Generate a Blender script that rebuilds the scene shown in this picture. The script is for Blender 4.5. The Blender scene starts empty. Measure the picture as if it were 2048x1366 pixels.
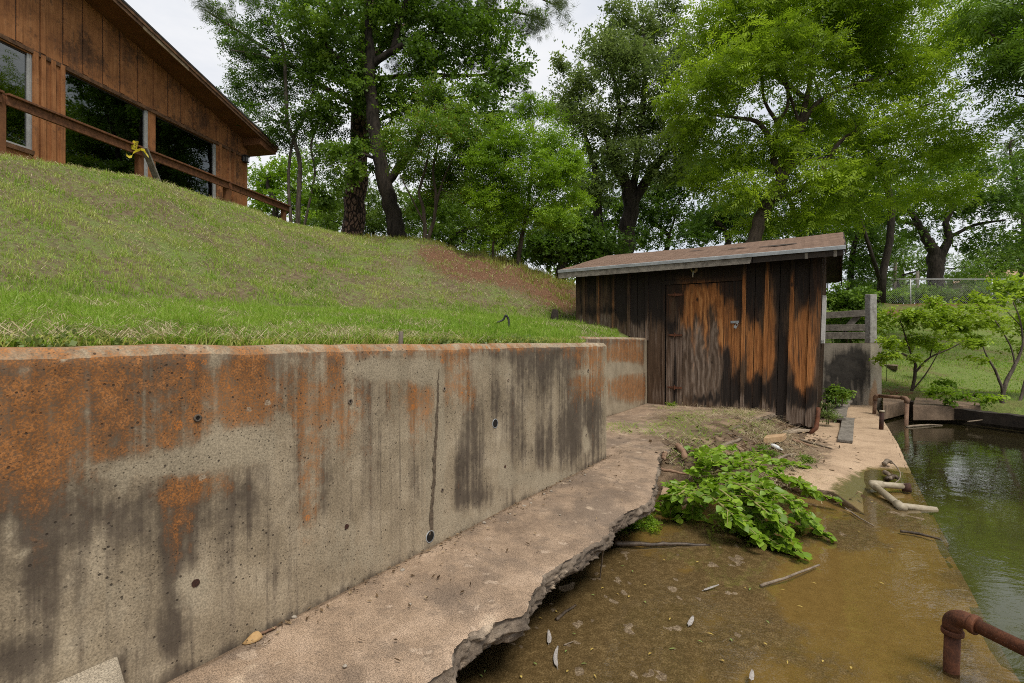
import bpy, math, random
import numpy as np
from mathutils import Vector
random.seed(7)
RNG = np.random.default_rng(11)
SC = bpy.context.scene
COL = SC.collection
CAMZ, F, CX, CY = 1.1, 1000.0, 1024.0, 683.0

# ---------------------------------------------------------------- coordinates
def P(px, py, Y):                     # photo pixel at depth Y -> world
    return Vector(((px - CX) / F * Y, Y, CAMZ - (py - CY) / F * Y))
def G(px, py, z):                     # photo pixel on the level z -> world
    Y = (CAMZ - z) * F / (py - CY)
    return Vector(((px - CX) / F * Y, Y, z))
def W(a, b, z=0.0):                   # along the retaining wall, behind it, up
    return Vector((-1.5225 + .5408 * a - .8411 * b, .979 + .8411 * a + .5408 * b, z))
def AB(v):
    x, y = v[0] + 1.5225, v[1] - .979
    return (.5408 * x + .8411 * y, -.8411 * x + .5408 * y)
def proj(x, y, z):
    return CX + F * x / y, CY - F * (z - CAMZ) / y
def sstep(x):
    x = np.clip(x, 0, 1)
    return x * x * (3 - 2 * x)

# ---------------------------------------------------------------- value noise
def vn(x, y, seed=0):
    x = np.asarray(x, float); y = np.asarray(y, float)
    xi = np.floor(x).astype(np.int64); yi = np.floor(y).astype(np.int64)
    fx = x - xi; fy = y - yi
    fx = fx * fx * (3 - 2 * fx); fy = fy * fy * (3 - 2 * fy)
    def h(i, j):
        n = (i * 374761393 + j * 668265263 + seed * 1442695041) & 0xffffffff
        n = ((n ^ (n >> 13)) * 1274126177) & 0xffffffff
        return ((n ^ (n >> 16)) & 0xffff) / 65535.0
    a = h(xi, yi) * (1 - fx) + h(xi + 1, yi) * fx
    b = h(xi, yi + 1) * (1 - fx) + h(xi + 1, yi + 1) * fx
    return a * (1 - fy) + b * fy
def fbm(x, y, o=4, seed=0):
    s, a, t = 0, .5, 0
    for k in range(o):
        s = s + a * vn(np.asarray(x) * 2 ** k, np.asarray(y) * 2 ** k, seed + k); t += a; a *= .5
    return s / t
def blobs(px, py, L):                 # union of soft ellipses (cx, cy, rx, ry, strength)
    m = np.ones(np.shape(px))
    for cx, cy, rx, ry, s in L:
        d = ((px - cx) / rx) ** 2 + ((py - cy) / ry) ** 2
        m = m * (1 - s * np.exp(-.75 * np.minimum(d, 40)))
    return 1 - m

# ---------------------------------------------------------------- mesh building
class MB:
    def __init__(s): s.v = []; s.f = []
    def add(s, vs, fs):
        o = len(s.v); s.v += [tuple(v) for v in vs]; s.f += [tuple(i + o for i in f) for f in fs]; return s
    def hexa(s, p):                   # 8 corners: bottom ring 0-3, top ring 4-7
        return s.add(p, [(3, 2, 1, 0), (4, 5, 6, 7), (0, 1, 5, 4), (1, 2, 6, 5), (2, 3, 7, 6), (3, 0, 4, 7)])
    def box(s, fr, x0, x1, y0, y1, z0, z1):
        return s.hexa([fr(*q) for q in ((x0, y0, z0), (x1, y0, z0), (x1, y1, z0), (x0, y1, z0), (x0, y0, z1), (x1, y0, z1), (x1, y1, z1), (x0, y1, z1))])
    def prism(s, pts, z0, z1):
        n = len(pts)
        return s.add([(p[0], p[1], z0) for p in pts] + [(p[0], p[1], z1) for p in pts],
                     [tuple(range(n))[::-1], tuple(range(n, 2 * n))] + [(i, (i + 1) % n, n + (i + 1) % n, n + i) for i in range(n)])
    def bar(s, p, q, w, h, up=(0, 0, 1)):   # rectangular bar from p to q
        p, q = Vector(p), Vector(q); d = (q - p).normalized(); u = Vector(up)
        x = d.cross(u).normalized() * w / 2; y = x.cross(d).normalized() * h / 2
        return s.hexa([p - x - y, p + x - y, q + x - y, q - x - y, p - x + y, p + x + y, q + x + y, q - x + y])
    def tube(s, pts, r, seg=8, cap=True, open_r=None):
        pts = [Vector(p) for p in pts]; n = len(pts)
        rs = r if isinstance(r, (list, tuple)) else [r] * n
        o = len(s.v); prev = None
        for i, p in enumerate(pts):
            d = (pts[min(i + 1, n - 1)] - pts[max(i - 1, 0)])
            d = d.normalized() if d.length > 1e-9 else Vector((0, 0, 1))
            if prev is None:
                x = d.cross(Vector((.3, .2, 1)) if abs(d.z) < .9 else Vector((1, .1, 0))).normalized()
            else:
                x = (prev - d * prev.dot(d)).normalized()
            prev = x; y = d.cross(x)
            for k in range(seg):
                t = 2 * math.pi * k / seg
                s.v.append(tuple(p + (x * math.cos(t) + y * math.sin(t)) * rs[i]))
        for i in range(n - 1):
            for k in range(seg):
                a, b = o + i * seg + k, o + i * seg + (k + 1) % seg
                s.f.append((a, b, b + seg, a + seg))
        if cap:
            s.f.append(tuple(range(o, o + seg))[::-1]); s.f.append(tuple(range(o + (n - 1) * seg, o + n * seg)))
        return s
    def disc(s, c, nrm, r, seg=14, th=.004):
        c = Vector(c); n = Vector(nrm).normalized()
        return s.tube([c, c + n * th], r, seg)
    def ring(s, c, axis, r1, r0, ln, seg=18):   # a short open pipe
        c = Vector(c); d = Vector(axis).normalized(); x = d.orthogonal().normalized(); y = d.cross(x); o = len(s.v)
        for (p, r) in ((c, r1), (c + d * ln, r1), (c + d * ln, r0), (c, r0)):
            for k in range(seg):
                t = 2 * math.pi * k / seg; s.v.append(tuple(p + (x * math.cos(t) + y * math.sin(t)) * r))
        for i in range(4):
            for k in range(seg):
                j = (i + 1) % 4; s.f.append((o + i * seg + k, o + i * seg + (k + 1) % seg, o + j * seg + (k + 1) % seg, o + j * seg + k))
        return s
    def rock(s, c, r, seed=0, flat=.6):
        rr = random.Random(seed); c = Vector(c); o = len(s.v); nu, nv = 9, 6; c = Vector(c)
        tw = rr.random() * 6
        for j in range(nv + 1):
            ph = math.pi * j / nv
            for i in range(nu):
                th = 2 * math.pi * i / nu + tw; k = r * (1 + rr.uniform(-.22, .22) * (0 < j < nv))
                s.v.append((c.x + k * math.sin(ph) * math.cos(th), c.y + k * .8 * math.sin(ph) * math.sin(th), c.z + k * flat * math.cos(ph)))
        for j in range(nv):
            for i in range(nu):
                s.f.append((o + j * nu + i, o + (j + 1) * nu + i, o + (j + 1) * nu + (i + 1) % nu, o + j * nu + (i + 1) % nu))
        return s
    def build(s, name, mat, parent=None, smooth=False, bevel=0, masks=None):
        me = bpy.data.meshes.new(name); me.from_pydata(s.v, [], s.f); me.update()
        if smooth:
            me.polygons.foreach_set('use_smooth', [True] * len(me.polygons))
        o = bpy.data.objects.new(name, me); COL.objects.link(o)
        if mat: me.materials.append(mat)
        if parent: o.parent = parent; o.matrix_parent_inverse = Matrix_T(parent)
        if bevel:
            m = o.modifiers.new('bevel', 'BEVEL'); m.width = bevel; m.segments = 2; m.limit_method = 'ANGLE'; m.angle_limit = .6
        if masks is not None: set_mask(o, masks)
        return o
def Matrix_T(parent):
    from mathutils import Matrix
    return Matrix.Translation(-Vector(parent.location))
def set_mask(o, m, name='m'):
    at = o.data.color_attributes.new(name, 'FLOAT_COLOR', 'POINT')
    m = np.asarray(m, float)
    if m.shape[1] == 3: m = np.hstack([m, np.ones((len(m), 1))])
    at.data.foreach_set('color', m.ravel())
def np_mesh(name, co, quads, mat, parent=None, smooth=False, n=4):
    me = bpy.data.meshes.new(name); q = np.asarray(quads, np.int32)
    me.vertices.add(len(co)); me.vertices.foreach_set('co', np.asarray(co, np.float32).ravel())
    me.loops.add(q.size); me.loops.foreach_set('vertex_index', q.ravel())
    me.polygons.add(len(q)); me.polygons.foreach_set('loop_start', np.arange(0, q.size, n, dtype=np.int32))
    if smooth: me.polygons.foreach_set('use_smooth', np.ones(len(q), bool))
    me.update(calc_edges=True)
    o = bpy.data.objects.new(name, me); COL.objects.link(o)
    if mat: me.materials.append(mat)
    if parent: o.parent = parent; o.matrix_parent_inverse = Matrix_T(parent)
    return o
def grid_mesh(name, X, Y, Z, mat, keep=None, parent=None, smooth=True):
    r, c = X.shape; idx = np.arange(r * c).reshape(r, c)
    q = np.stack([idx[:-1, :-1], idx[1:, :-1], idx[1:, 1:], idx[:-1, 1:]], -1).reshape(-1, 4)
    if keep is not None:
        k = (keep[:-1, :-1] & keep[1:, :-1] & keep[1:, 1:] & keep[:-1, 1:]).ravel(); q = q[k]
    co = np.stack([X, Y, Z], -1).reshape(-1, 3)
    # upward faces
    a, b, d = co[q[0, 0]], co[q[0, 1]], co[q[0, 3]]
    if np.cross(b - a, d - a)[2] < 0: q = q[:, ::-1]
    return np_mesh(name, co, q, mat, parent, smooth)
def tag(o, label=None, cat=None, group=None, kind=None):
    if label: o['label'] = label
    if cat: o['category'] = cat
    if group: o['group'] = group
    if kind: o['kind'] = kind
    return o
def empty(name, loc, label=None, cat=None, group=None):
    o = bpy.data.objects.new(name, None); o.location = loc; o.empty_display_size = .2; COL.objects.link(o)
    return tag(o, label, cat, group)

# ---------------------------------------------------------------- materials
class NT:
    def __init__(s, name):
        s.m = bpy.data.materials.new(name); s.m.use_nodes = True; s.t = s.m.node_tree; s.t.nodes.clear()
        s.out = s.t.nodes.new('ShaderNodeOutputMaterial'); s._c = {}
    def n(s, typ, **kw):
        k = s.t.nodes.new(typ)
        for a, b in kw.items(): setattr(k, a, b)
        return k
    def set(s, sock, v):
        if isinstance(v, bpy.types.NodeSocket): s.t.links.new(v, sock)
        elif isinstance(v, (tuple, list)) and len(v) == 3 and sock.type == 'RGBA': sock.default_value = (*v, 1)
        else: sock.default_value = v
    def rot(s):                       # coordinates turned so noise cells do not line up with walls and floors
        m = s.n('ShaderNodeMapping'); s.set(m.inputs[0], s.co()); m.inputs['Rotation'].default_value = (.61, .43, .87); return m.outputs[0]
    def co(s, kind='Object', scale=(1, 1, 1)):
        if kind not in s._c: s._c[kind] = s.n('ShaderNodeTexCoord').outputs[kind]
        if scale == (1, 1, 1): return s._c[kind]
        m = s.n('ShaderNodeMapping'); s.set(m.inputs[0], s._c[kind]); m.inputs['Scale'].default_value = scale
        return m.outputs[0]
    def pos(s): return s.n('ShaderNodeNewGeometry').outputs['Position']
    def noise(s, vec, scale, detail=5, rough=.55, dist=0, out=0):
        k = s.n('ShaderNodeTexNoise'); s.set(k.inputs['Vector'], vec); k.inputs['Scale'].default_value = scale
        k.inputs['Detail'].default_value = detail; k.inputs['Roughness'].default_value = rough; k.inputs['Distortion'].default_value = dist
        return k.outputs[out]
    def voro(s, vec, scale, feature='F1', out='Distance'):
        k = s.n('ShaderNodeTexVoronoi', feature=feature); s.set(k.inputs['Vector'], vec); k.inputs['Scale'].default_value = scale
        return k.outputs[out]
    def wave(s, vec, scale, dist=5, detail=3, dscale=1, direction='X'):
        k = s.n('ShaderNodeTexWave', bands_direction=direction); s.set(k.inputs['Vector'], vec)
        k.inputs['Scale'].default_value = scale; k.inputs['Distortion'].default_value = dist; k.inputs['Detail'].default_value = detail; k.inputs['Detail Scale'].default_value = dscale
        return k.outputs['Fac']
    def ramp(s, f, stops):
        k = s.n('ShaderNodeValToRGB'); s.set(k.inputs[0], f); e = k.color_ramp.elements
        while len(e) < len(stops): e.new(.5)
        for q, (p, c) in zip(e, stops):
            q.position = p; q.color = (*c, 1) if len(c) == 3 else c
        return k.outputs[0]
    def mr(s, f, a, b, c=0., d=1.):
        k = s.n('ShaderNodeMapRange', interpolation_type='SMOOTHSTEP')
        for i, v in enumerate((f, a, b, c, d)): s.set(k.inputs[i], v)
        return k.outputs[0]
    def mix(s, f, a, b, blend='MIX'):
        k = s.n('ShaderNodeMix', data_type='RGBA', blend_type=blend); s.set(k.inputs[0], f); s.set(k.inputs[6], a); s.set(k.inputs[7], b)
        return k.outputs[2]
    def ma(s, op, a, b=0.):
        k = s.n('ShaderNodeMath', operation=op); s.set(k.inputs[0], a); s.set(k.inputs[1], b); return k.outputs[0]
    def attr(s, name='m'):
        k = s.n('ShaderNodeAttribute', attribute_name=name); sp = s.n('ShaderNodeSeparateColor'); s.set(sp.inputs[0], k.outputs['Color'])
        return sp.outputs
    def bump(s, h, strength=.4, dist=.01, nrm=None):
        k = s.n('ShaderNodeBump'); s.set(k.inputs['Height'], h); k.inputs['Strength'].default_value = strength; k.inputs['Distance'].default_value = dist
        if nrm is not None: s.set(k.inputs['Normal'], nrm)
        return k.outputs[0]
    def pbr(s, color, rough=.8, nrm=None, spec=.3, metal=0.):
        k = s.n('ShaderNodeBsdfPrincipled'); s.set(k.inputs['Base Color'], color); s.set(k.inputs['Roughness'], rough)
        k.inputs['Specular IOR Level'].default_value = spec; s.set(k.inputs['Metallic'], metal)
        if nrm is not None: s.set(k.inputs['Normal'], nrm)
        s.set(s.out.inputs[0], k.outputs[0]); return s.m

def simple(name, c1, c2, scale=6, rough=.8, bump=.3, bd=.004, spec=.3, metal=0, stretch=(1, 1, 1)):
    t = NT(name); v = t.co('Object', stretch); n = t.noise(v, scale, 6, .6); n2 = t.noise(v, scale * 7, 4, .6)
    f = t.ma('ADD', t.ma('MULTIPLY', n, .6), t.ma('MULTIPLY', n2, .4))
    return t.pbr(t.ramp(f, [(.36, c1), (.64, c2)]), rough, t.bump(n2, bump, bd), spec, metal)
M = {}
def mat_wall():
    t = NT('stained_concrete'); v = t.rot(); r, g, b = t.attr()[:3]
    streak = t.noise(t.co('Object', (8, 8, .55)), 1.5, 5, .62, .25); thin = t.noise(t.co('Object', (26, 26, .8)), 1.3, 4, .6, .2)
    fine = t.noise(v, 19, 8, .72); mid = t.noise(v, 4.3, 7, .66); grit = t.noise(v, 160, 2, .7); pit = t.voro(v, 36); pit2 = t.voro(v, 75); low = t.noise(v, 1.6, 4)
    base = t.ramp(mid, [(.32, (.20, .158, .105)), (.52, (.295, .238, .163)), (.70, (.385, .32, .228))])
    base = t.mix(t.mr(streak, .48, .7, 0, .5), base, (.17, .135, .098))
    base = t.mix(t.mr(thin, .56, .7, 0, .45), base, (.12, .096, .072))
    dk = t.ma('ADD', g, t.ma('MULTIPLY', t.ma('SUBTRACT', streak, .5), 1.3)); dk = t.ma('ADD', dk, t.ma('MULTIPLY', t.ma('SUBTRACT', thin, .5), .7)); dk = t.ma('ADD', dk, t.ma('MULTIPLY', t.ma('SUBTRACT', fine, .5), 1.0))
    dm = t.ma('MULTIPLY', t.mr(dk, .15, .80), t.mr(grit, .3, .55, .62, .97))
    col = t.mix(dm, base, t.ramp(mid, [(.3, (.046, .035, .027)), (.7, (.105, .082, .061))]))
    og = t.ma('ADD', r, t.ma('MULTIPLY', t.ma('SUBTRACT', streak, .5), 1.5)); og = t.ma('ADD', og, t.ma('MULTIPLY', t.ma('SUBTRACT', fine, .5), 1.25)); og = t.ma('ADD', og, t.ma('MULTIPLY', t.ma('SUBTRACT', thin, .5), .6))
    om = t.ma('MULTIPLY', t.mr(og, .26, .92), t.mr(grit, .36, .6, .45, .95))
    col = t.mix(om, col, t.ramp(fine, [(.34, (.115, .055, .024)), (.52, (.26, .105, .03)), (.70, (.37, .165, .06))]))
    vs = t.voro(v, 15); vc = t.voro(v, 15, out='Color'); sp = t.n('ShaderNodeSeparateColor'); t.set(sp.inputs[0], vc)
    dot = t.ma('MULTIPLY', t.ma('LESS_THAN', t.ma('ADD', vs, t.ma('MULTIPLY', t.ma('SUBTRACT', fine, .5), .7)), .21), t.ma('GREATER_THAN', sp.outputs[0], .62))
    dot = t.ma('MULTIPLY', dot, t.mr(r, .25, .6))
    col = t.mix(t.ma('MULTIPLY', dot, t.mr(grit, .35, .6, .2, .8)), col, t.mix(t.ma('GREATER_THAN', sp.outputs[1], .38), (.32, .27, .2), (.38, .135, .03)))
    pl = t.ma('ADD', b, t.ma('MULTIPLY', t.ma('SUBTRACT', fine, .5), 1.0)); pl = t.ma('ADD', pl, t.ma('MULTIPLY', t.ma('SUBTRACT', thin, .5), .5))
    col = t.mix(t.mr(pl, .35, .65, 0, .88), col, t.ramp(mid, [(.3, (.25, .208, .145)), (.7, (.37, .31, .22))]))
    p1 = t.ma('MULTIPLY', t.mr(pit, .10, .17, 1, 0), t.mr(t.noise(v, 7, 3), .42, .54)); p2 = t.ma('MULTIPLY', t.mr(pit2, .12, .22, 1, 0), t.mr(t.noise(v, 5, 3), .42, .58)); pm = t.ma('MAXIMUM', p1, t.ma('MULTIPLY', p2, .7))
    col = t.mix(t.ma('MULTIPLY', pm, .85), col, (.035, .028, .022))
    k = t.n('ShaderNodeVectorMath', operation='SCALE'); t.set(k.inputs[0], col); t.set(k.inputs[3], t.mr(grit, .3, .7, .72, 1.28))
    h = t.ma('ADD', t.ma('MULTIPLY', fine, .35), t.ma('MULTIPLY', pm, -1.0)); h = t.ma('ADD', h, t.ma('MULTIPLY', grit, .25))
    return t.pbr(k.outputs[0], .92, t.bump(h, .45, .005), .2)
M['wall'] = mat_wall()
def mat_slab(name, c1, c2, c3, sc=1.0, dark=True, attr=False, BUMP=.35):
    t = NT(name); v = t.rot(); big = t.noise(v, 2.2 * sc, 5, .6); mid = t.noise(v, 9 * sc, 6, .7); grit = t.noise(v, 230 * sc, 2, .7); ag = t.voro(v, 150 * sc)
    f = t.ma('ADD', t.ma('MULTIPLY', big, .55), t.ma('MULTIPLY', mid, .45))
    col = t.ramp(f, [(.36, c1), (.5, c2), (.64, c3)])
    if dark:
        col = t.mix(t.mr(t.noise(v, 1.3, 4, .6, .5), .46, .60, 0, .72), col, (.14, .105, .078))
        col = t.mix(t.mr(t.noise(v, 6.5, 6, .7), .5, .66, 0, .55), col, (.16, .12, .088))
        col = t.mix(t.mr(t.noise(v, 11, 3, .6), .63, .70, 0, .5), col, (.46, .36, .27))
        col = t.mix(t.mr(t.noise(v, 4.2, 3, .5, .3), .66, .72, 0, .6), col, (.50, .39, .28))
    sp = t.mr(grit, .3, .7, .5, 1.5)
    k = t.n('ShaderNodeVectorMath', operation='SCALE'); t.set(k.inputs[0], col); t.set(k.inputs[3], sp); col = k.outputs[0]
    col = t.mix(t.mr(ag, .03, .1, .45, 0), col, (.07, .055, .045))
    crack = t.voro(t.mix(.12, v, t.noise(v, 6, 4, .7, out=1)), .9, 'DISTANCE_TO_EDGE')
    cm = t.mr(crack, .0, .006, 1, 0); cm = t.ma('MULTIPLY', cm, t.mr(t.noise(v, 1.1, 2), .48, .56))
    col = t.mix(t.ma('MULTIPLY', cm, .75), col, (.06, .045, .035))
    rough = .92
    if attr:      # r: damp, g: algae, b: soil
        r, g, b = t.attr()[:3]
        w = t.mr(t.ma('ADD', r, t.ma('MULTIPLY', t.ma('SUBTRACT', mid, .5), .9)), .35, .65)
        col = t.mix(w, col, t.mix(t.noise(v, 7, 4), (.12, .085, .03), (.2, .14, .05)))
        al = t.mr(t.ma('ADD', g, t.ma('MULTIPLY', t.ma('SUBTRACT', mid, .5), 1.2)), .4, .7)
        col = t.mix(t.ma('MULTIPLY', al, .75), col, (.09, .085, .025))
        so = t.mr(t.ma('ADD', b, t.ma('MULTIPLY', t.ma('SUBTRACT', mid, .5), 1.3)), .4, .66)
        col = t.mix(t.ma('MULTIPLY', so, .85), col, t.ramp(grit, [(.3, (.07, .045, .028)), (.7, (.2, .14, .09))]))
        rough = t.mr(w, 0, 1, .92, .35)
    h = t.ma('ADD', t.ma('MULTIPLY', mid, .8), t.ma('MULTIPLY', grit, .3)); h = t.ma('SUBTRACT', h, t.ma('MULTIPLY', cm, .6))
    return t.pbr(col, rough, t.bump(h, BUMP, .006), .25)
M['slab'] = mat_slab('worn_concrete', (.18, .128, .088), (.29, .208, .142), (.39, .288, .205), attr=True)
M['ramp'] = mat_slab('sandy_concrete', (.30, .21, .135), (.40, .285, .185), (.47, .345, .23), dark=False, attr=True)
M['bank_slab'] = mat_slab('pinkish_concrete', (.10, .070, .048), (.18, .125, .085), (.27, .19, .13), dark=False)
M['cheek'] = mat_slab('broken_aggregate', (.07, .055, .042), (.16, .125, .093), (.30, .24, .18), 2.0, BUMP=1.0)
def mat_block():
    t = NT('blackened_concrete'); v = t.co(); r, g, b = t.attr()[:3]; mid = t.noise(v, 4, 6, .65); st = t.noise(t.co('Object', (6, 6, .8)), 1.5, 4)
    base = t.ramp(mid, [(.3, (.24, .205, .165)), (.7, (.38, .34, .27))])
    d = t.mr(t.ma('ADD', g, t.ma('MULTIPLY', t.ma('SUBTRACT', t.ma('ADD', mid, st), 1.0), .8)), .3, .65)
    col = t.mix(d, base, t.ramp(mid, [(.3, (.022, .02, .018)), (.7, (.075, .068, .058))]))
    o = t.mr(t.ma('ADD', r, t.ma('MULTIPLY', t.ma('SUBTRACT', mid, .5), .8)), .4, .7); col = t.mix(t.ma('MULTIPLY', o, .7), col, (.30, .16, .075))
    return t.pbr(col, .9, t.bump(t.noise(v, 30, 5, .7), .5, .006), .2)
M['block'] = mat_block()

def mat_shedwood(ply=False):          # r: bare orange wood, g: blackened plus painted eave shade, b: silvered
    t = NT('weathered_plywood' if ply else 'weathered_boards'); v = t.co(); r, g, b = t.attr()[:3]
    if ply:
        gr = t.wave(t.co('Object', (2.4, 2.4, .8)), 1.7, 13, 3, 1.3, 'X'); gr = t.ma('ADD', t.ma('MULTIPLY', gr, .26), t.ma('MULTIPLY', t.noise(t.co('Object', (9, 9, 1.5)), 1.0, 5, .62, 1.6), .74))
        fine = t.noise(t.co('Object', (24, 24, 1.6)), 1.0, 5, .6); fibre = t.noise(t.co('Object', (220, 220, 6)), 1.0, 3, .6)
    else:
        gr = t.noise(t.co('Object', (26, 26, 1.1)), 1.0, 5, .6, .4); fine = t.noise(t.co('Object', (70, 70, 2.2)), 1.0, 4, .65); fibre = t.noise(t.co('Object', (220, 220, 6)), 1.0, 3, .6)
    big = t.noise(t.co('Object', (5, 5, 2.4)), 1.0, 5, .65)
    base = t.ramp(t.ma('ADD', t.ma('MULTIPLY', gr, .5), t.ma('MULTIPLY', fine, .5)), [(.32, (.040, .024, .014)), (.55, (.098, .060, .035)), (.72, (.175, .115, .072))])
    jag = t.ma('ADD', t.ma('MULTIPLY', t.ma('SUBTRACT', gr, .5), 1.5 if not ply else .6), t.ma('MULTIPLY', t.ma('SUBTRACT', fine, .5), .9)); jag = t.ma('ADD', jag, t.ma('MULTIPLY', t.ma('SUBTRACT', big, .5), .6))
    si = t.mr(t.ma('ADD', b, jag), .38, .8)
    col = t.mix(t.ma('MULTIPLY', si, .9), base, t.ramp(t.ma('ADD', t.ma('MULTIPLY', gr, .5), t.ma('MULTIPLY', fine, .5)) if ply else fine, [(.32, (.05, .033, .022)), (.5, (.125, .088, .062)), (.68, (.30, .24, .19))] if ply else [(.32, (.06, .040, .028)), (.5, (.145, .102, .074)), (.7, (.31, .25, .20))]))
    oc = t.ramp(t.ma('ADD', t.ma('MULTIPLY', gr, .6), t.ma('MULTIPLY', fine, .4)), [(.3, (.12, .043, .013)), (.5, (.31, .12, .036)), (.72, (.52, .25, .09))])
    om = t.mr(t.ma('ADD', r, jag), .36, .86); col = t.mix(om, col, oc)
    bm = t.mr(t.ma('ADD', g, t.ma('MULTIPLY', jag, .8)), .32, .66); col = t.mix(t.ma('MULTIPLY', bm, .93), col, (.0125, .0095, .008))
    kn = t.voro(t.co('Object', (3.1, 3.1, 1.6)), 1.0); km = t.mr(kn, .035, .075, 1, 0); col = t.mix(t.ma('MULTIPLY', km, .85), col, (.018, .012, .009))
    fb = t.mr(fibre, .3, .7, .65, 1.3); k = t.n('ShaderNodeVectorMath', operation='SCALE'); t.set(k.inputs[0], col); t.set(k.inputs[3], fb)
    return t.pbr(k.outputs[0], .85, t.bump(t.ma('ADD', fine, t.ma('MULTIPLY', gr, .6)), .6, .006), .25)
M['boards'] = mat_shedwood(); M['ply'] = mat_shedwood(True)
M['greywood'] = simple('grey_weathered_wood', (.08, .07, .058), (.27, .24, .2), 2.2, .88, .6, .006, .2, 0, (6, 6, 6))
M['darkwood'] = simple('dark_rotten_wood', (.014, .011, .009), (.05, .038, .029), 5, .9, .6, .006)
M['palewood'] = simple('pale_split_wood', (.20, .15, .10), (.42, .34, .25), 7, .85, .5, .004)
def mat_house():
    t = NT('brown_painted_siding'); v = t.co(); big = t.noise(v, 2.3, 6, .7); gr = t.noise(t.co('Object', (28, 28, 1.4)), 1.0, 5, .65, .3); fine = t.noise(t.co('Object', (90, 90, 5)), 1.0, 3)
    f = t.ma('ADD', t.ma('MULTIPLY', big, .5), t.ma('MULTIPLY', gr, .5))
    col = t.ramp(f, [(.33, (.14, .056, .023)), (.5, (.30, .126, .047)), (.66, (.42, .192, .08))])
    dk = t.ma('ADD', t.ma('MULTIPLY', t.noise(v, 1.5, 5, .65), .65), t.ma('MULTIPLY', gr, .35)); dk = t.ma('ADD', dk, t.ma('MULTIPLY', t.ma('SUBTRACT', t.noise(v, 14, 5, .7), .5), .3))
    col = t.mix(t.mr(dk, .475, .60, 0, .82), col, t.ramp(gr, [(.35, (.03, .016, .01)), (.65, (.11, .055, .03))]))
    return t.pbr(col, .8, t.bump(t.ma('ADD', gr, fine), .5, .006), .25)
M['siding'] = mat_house()
M['fascia'] = simple('peeling_fascia', (.035, .02, .013), (.20, .105, .055), 4, .85, .6, .006, .25, 0, (2, 2, 2))
M['soffit'] = simple('brown_soffit', (.10, .042, .018), (.19, .08, .032), 3, .85, .3)
M['bareply'] = simple('bare_split_board', (.16, .10, .06), (.40, .31, .21), 5, .85, .4)
M['rail'] = simple('brown_rail_wood', (.06, .026, .013), (.21, .09, .042), 5, .85, .6, .005, .25, 0, (3, 3, 3))
def mat_shingle(name, c1, c2):
    t = NT(name); v = t.co(); br = t.n('ShaderNodeTexBrick'); t.set(br.inputs[0], t.co('Object', (1, 1, 1))); br.inputs['Scale'].default_value = 3.4
    br.inputs['Color1'].default_value = (*c1, 1); br.inputs['Color2'].default_value = (*c2, 1); br.inputs['Mortar'].default_value = (c1[0] * .25, c1[1] * .25, c1[2] * .25, 1)
    br.inputs['Mortar Size'].default_value = .014; br.inputs['Brick Width'].default_value = .5; br.inputs['Row Height'].default_value = .42
    g = t.noise(v, 130, 2, .7); big = t.noise(v, 3, 5, .6)
    k = t.n('ShaderNodeVectorMath', operation='SCALE'); t.set(k.inputs[0], t.mix(t.mr(big, .4, .7, 0, .5), br.outputs[0], c1)); t.set(k.inputs[3], t.mr(g, .3, .7, .6, 1.35))
    return t.pbr(k.outputs[0], .95, t.bump(t.ma('ADD', g, t.ma('MULTIPLY', br.outputs['Fac'], -1.5)), .7, .006), .15)
M['shingle'] = mat_shingle('brown_shingle', (.165, .108, .078), (.225, .15, .11))
M['tarpaper'] = simple('bare_tar_paper', (.012, .012, .012), (.04, .037, .034), 8)
M['darkshingle'] = simple('dark_shingle', (.02, .02, .02), (.06, .055, .05), 20)
M['metal'] = simple('grey_metal', (.20, .21, .215), (.36, .375, .38), 5, .5, .1, .002, .5, .35)
M['alum'] = simple('aluminium_frame', (.30, .30, .29), (.46, .455, .44), 7, .5, .1, .002, .5, .4)
M['galv'] = simple('galvanised_steel', (.36, .37, .37), (.52, .53, .53), 9, .5, .1, .002, .5, .4)
M['rust'] = simple('rusty_iron', (.045, .018, .010), (.17, .062, .028), 16, .75, .7, .003, .35, .15)
M['rustpale'] = simple('scaled_rusty_iron', (.10, .055, .035), (.27, .165, .105), 14, .8, .6, .003)
M['rustdark'] = simple('dark_rust', (.02, .011, .009), (.075, .03, .018), 20, .8, .5, .002)
M['pvc'] = simple('dirty_pvc', (.20, .16, .10), (.42, .36, .26), 5, .55, .2, .002, .4)
M['pvcgrey'] = simple('grey_pvc', (.20, .22, .235), (.38, .40, .42), 9, .5, .1, .002, .4)
M['white'] = simple('chalky_white', (.5, .49, .46), (.72, .71, .68), 9, .6, .2)
M['hole'] = simple('dark_hole', (.006, .005, .004), (.015, .012, .01), 9, .95)
M['clay'] = simple('broken_clay', (.16, .09, .055), (.30, .19, .125), 9, .85)
M['brick'] = simple('tan_brick', (.30, .19, .10), (.45, .31, .18), 14, .9)
M['stone'] = simple('small_stone', (.20, .17, .13), (.38, .33, .27), 14, .9)
M['stick'] = simple('bare_stick', (.10, .075, .052), (.28, .22, .16), 12, .85, .5, .003)
M['wetstick'] = simple('wet_stick', (.025, .018, .012), (.10, .07, .045), 12, .45, .5, .003)
M['feather'] = simple('white_feather', (.16, .135, .115), (.46, .43, .40), 90, .8)
M['dryleaf'] = simple('dry_tan_leaf', (.30, .18, .075), (.48, .31, .14), 12, .8)
M['yellowleaf'] = simple('yellow_leaf', (.26, .17, .04), (.48, .36, .09), 12, .7)
M['greenleaf'] = simple('green_fallen_leaf', (.12, .17, .04), (.22, .30, .08), 12, .7)
M['tape'] = None
M['black'] = simple('black_plastic', (.008, .008, .009), (.03, .03, .032), 12, .5)
M['red'] = simple('red_petals', (.45, .02, .012), (.62, .05, .03), 20, .6)
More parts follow.
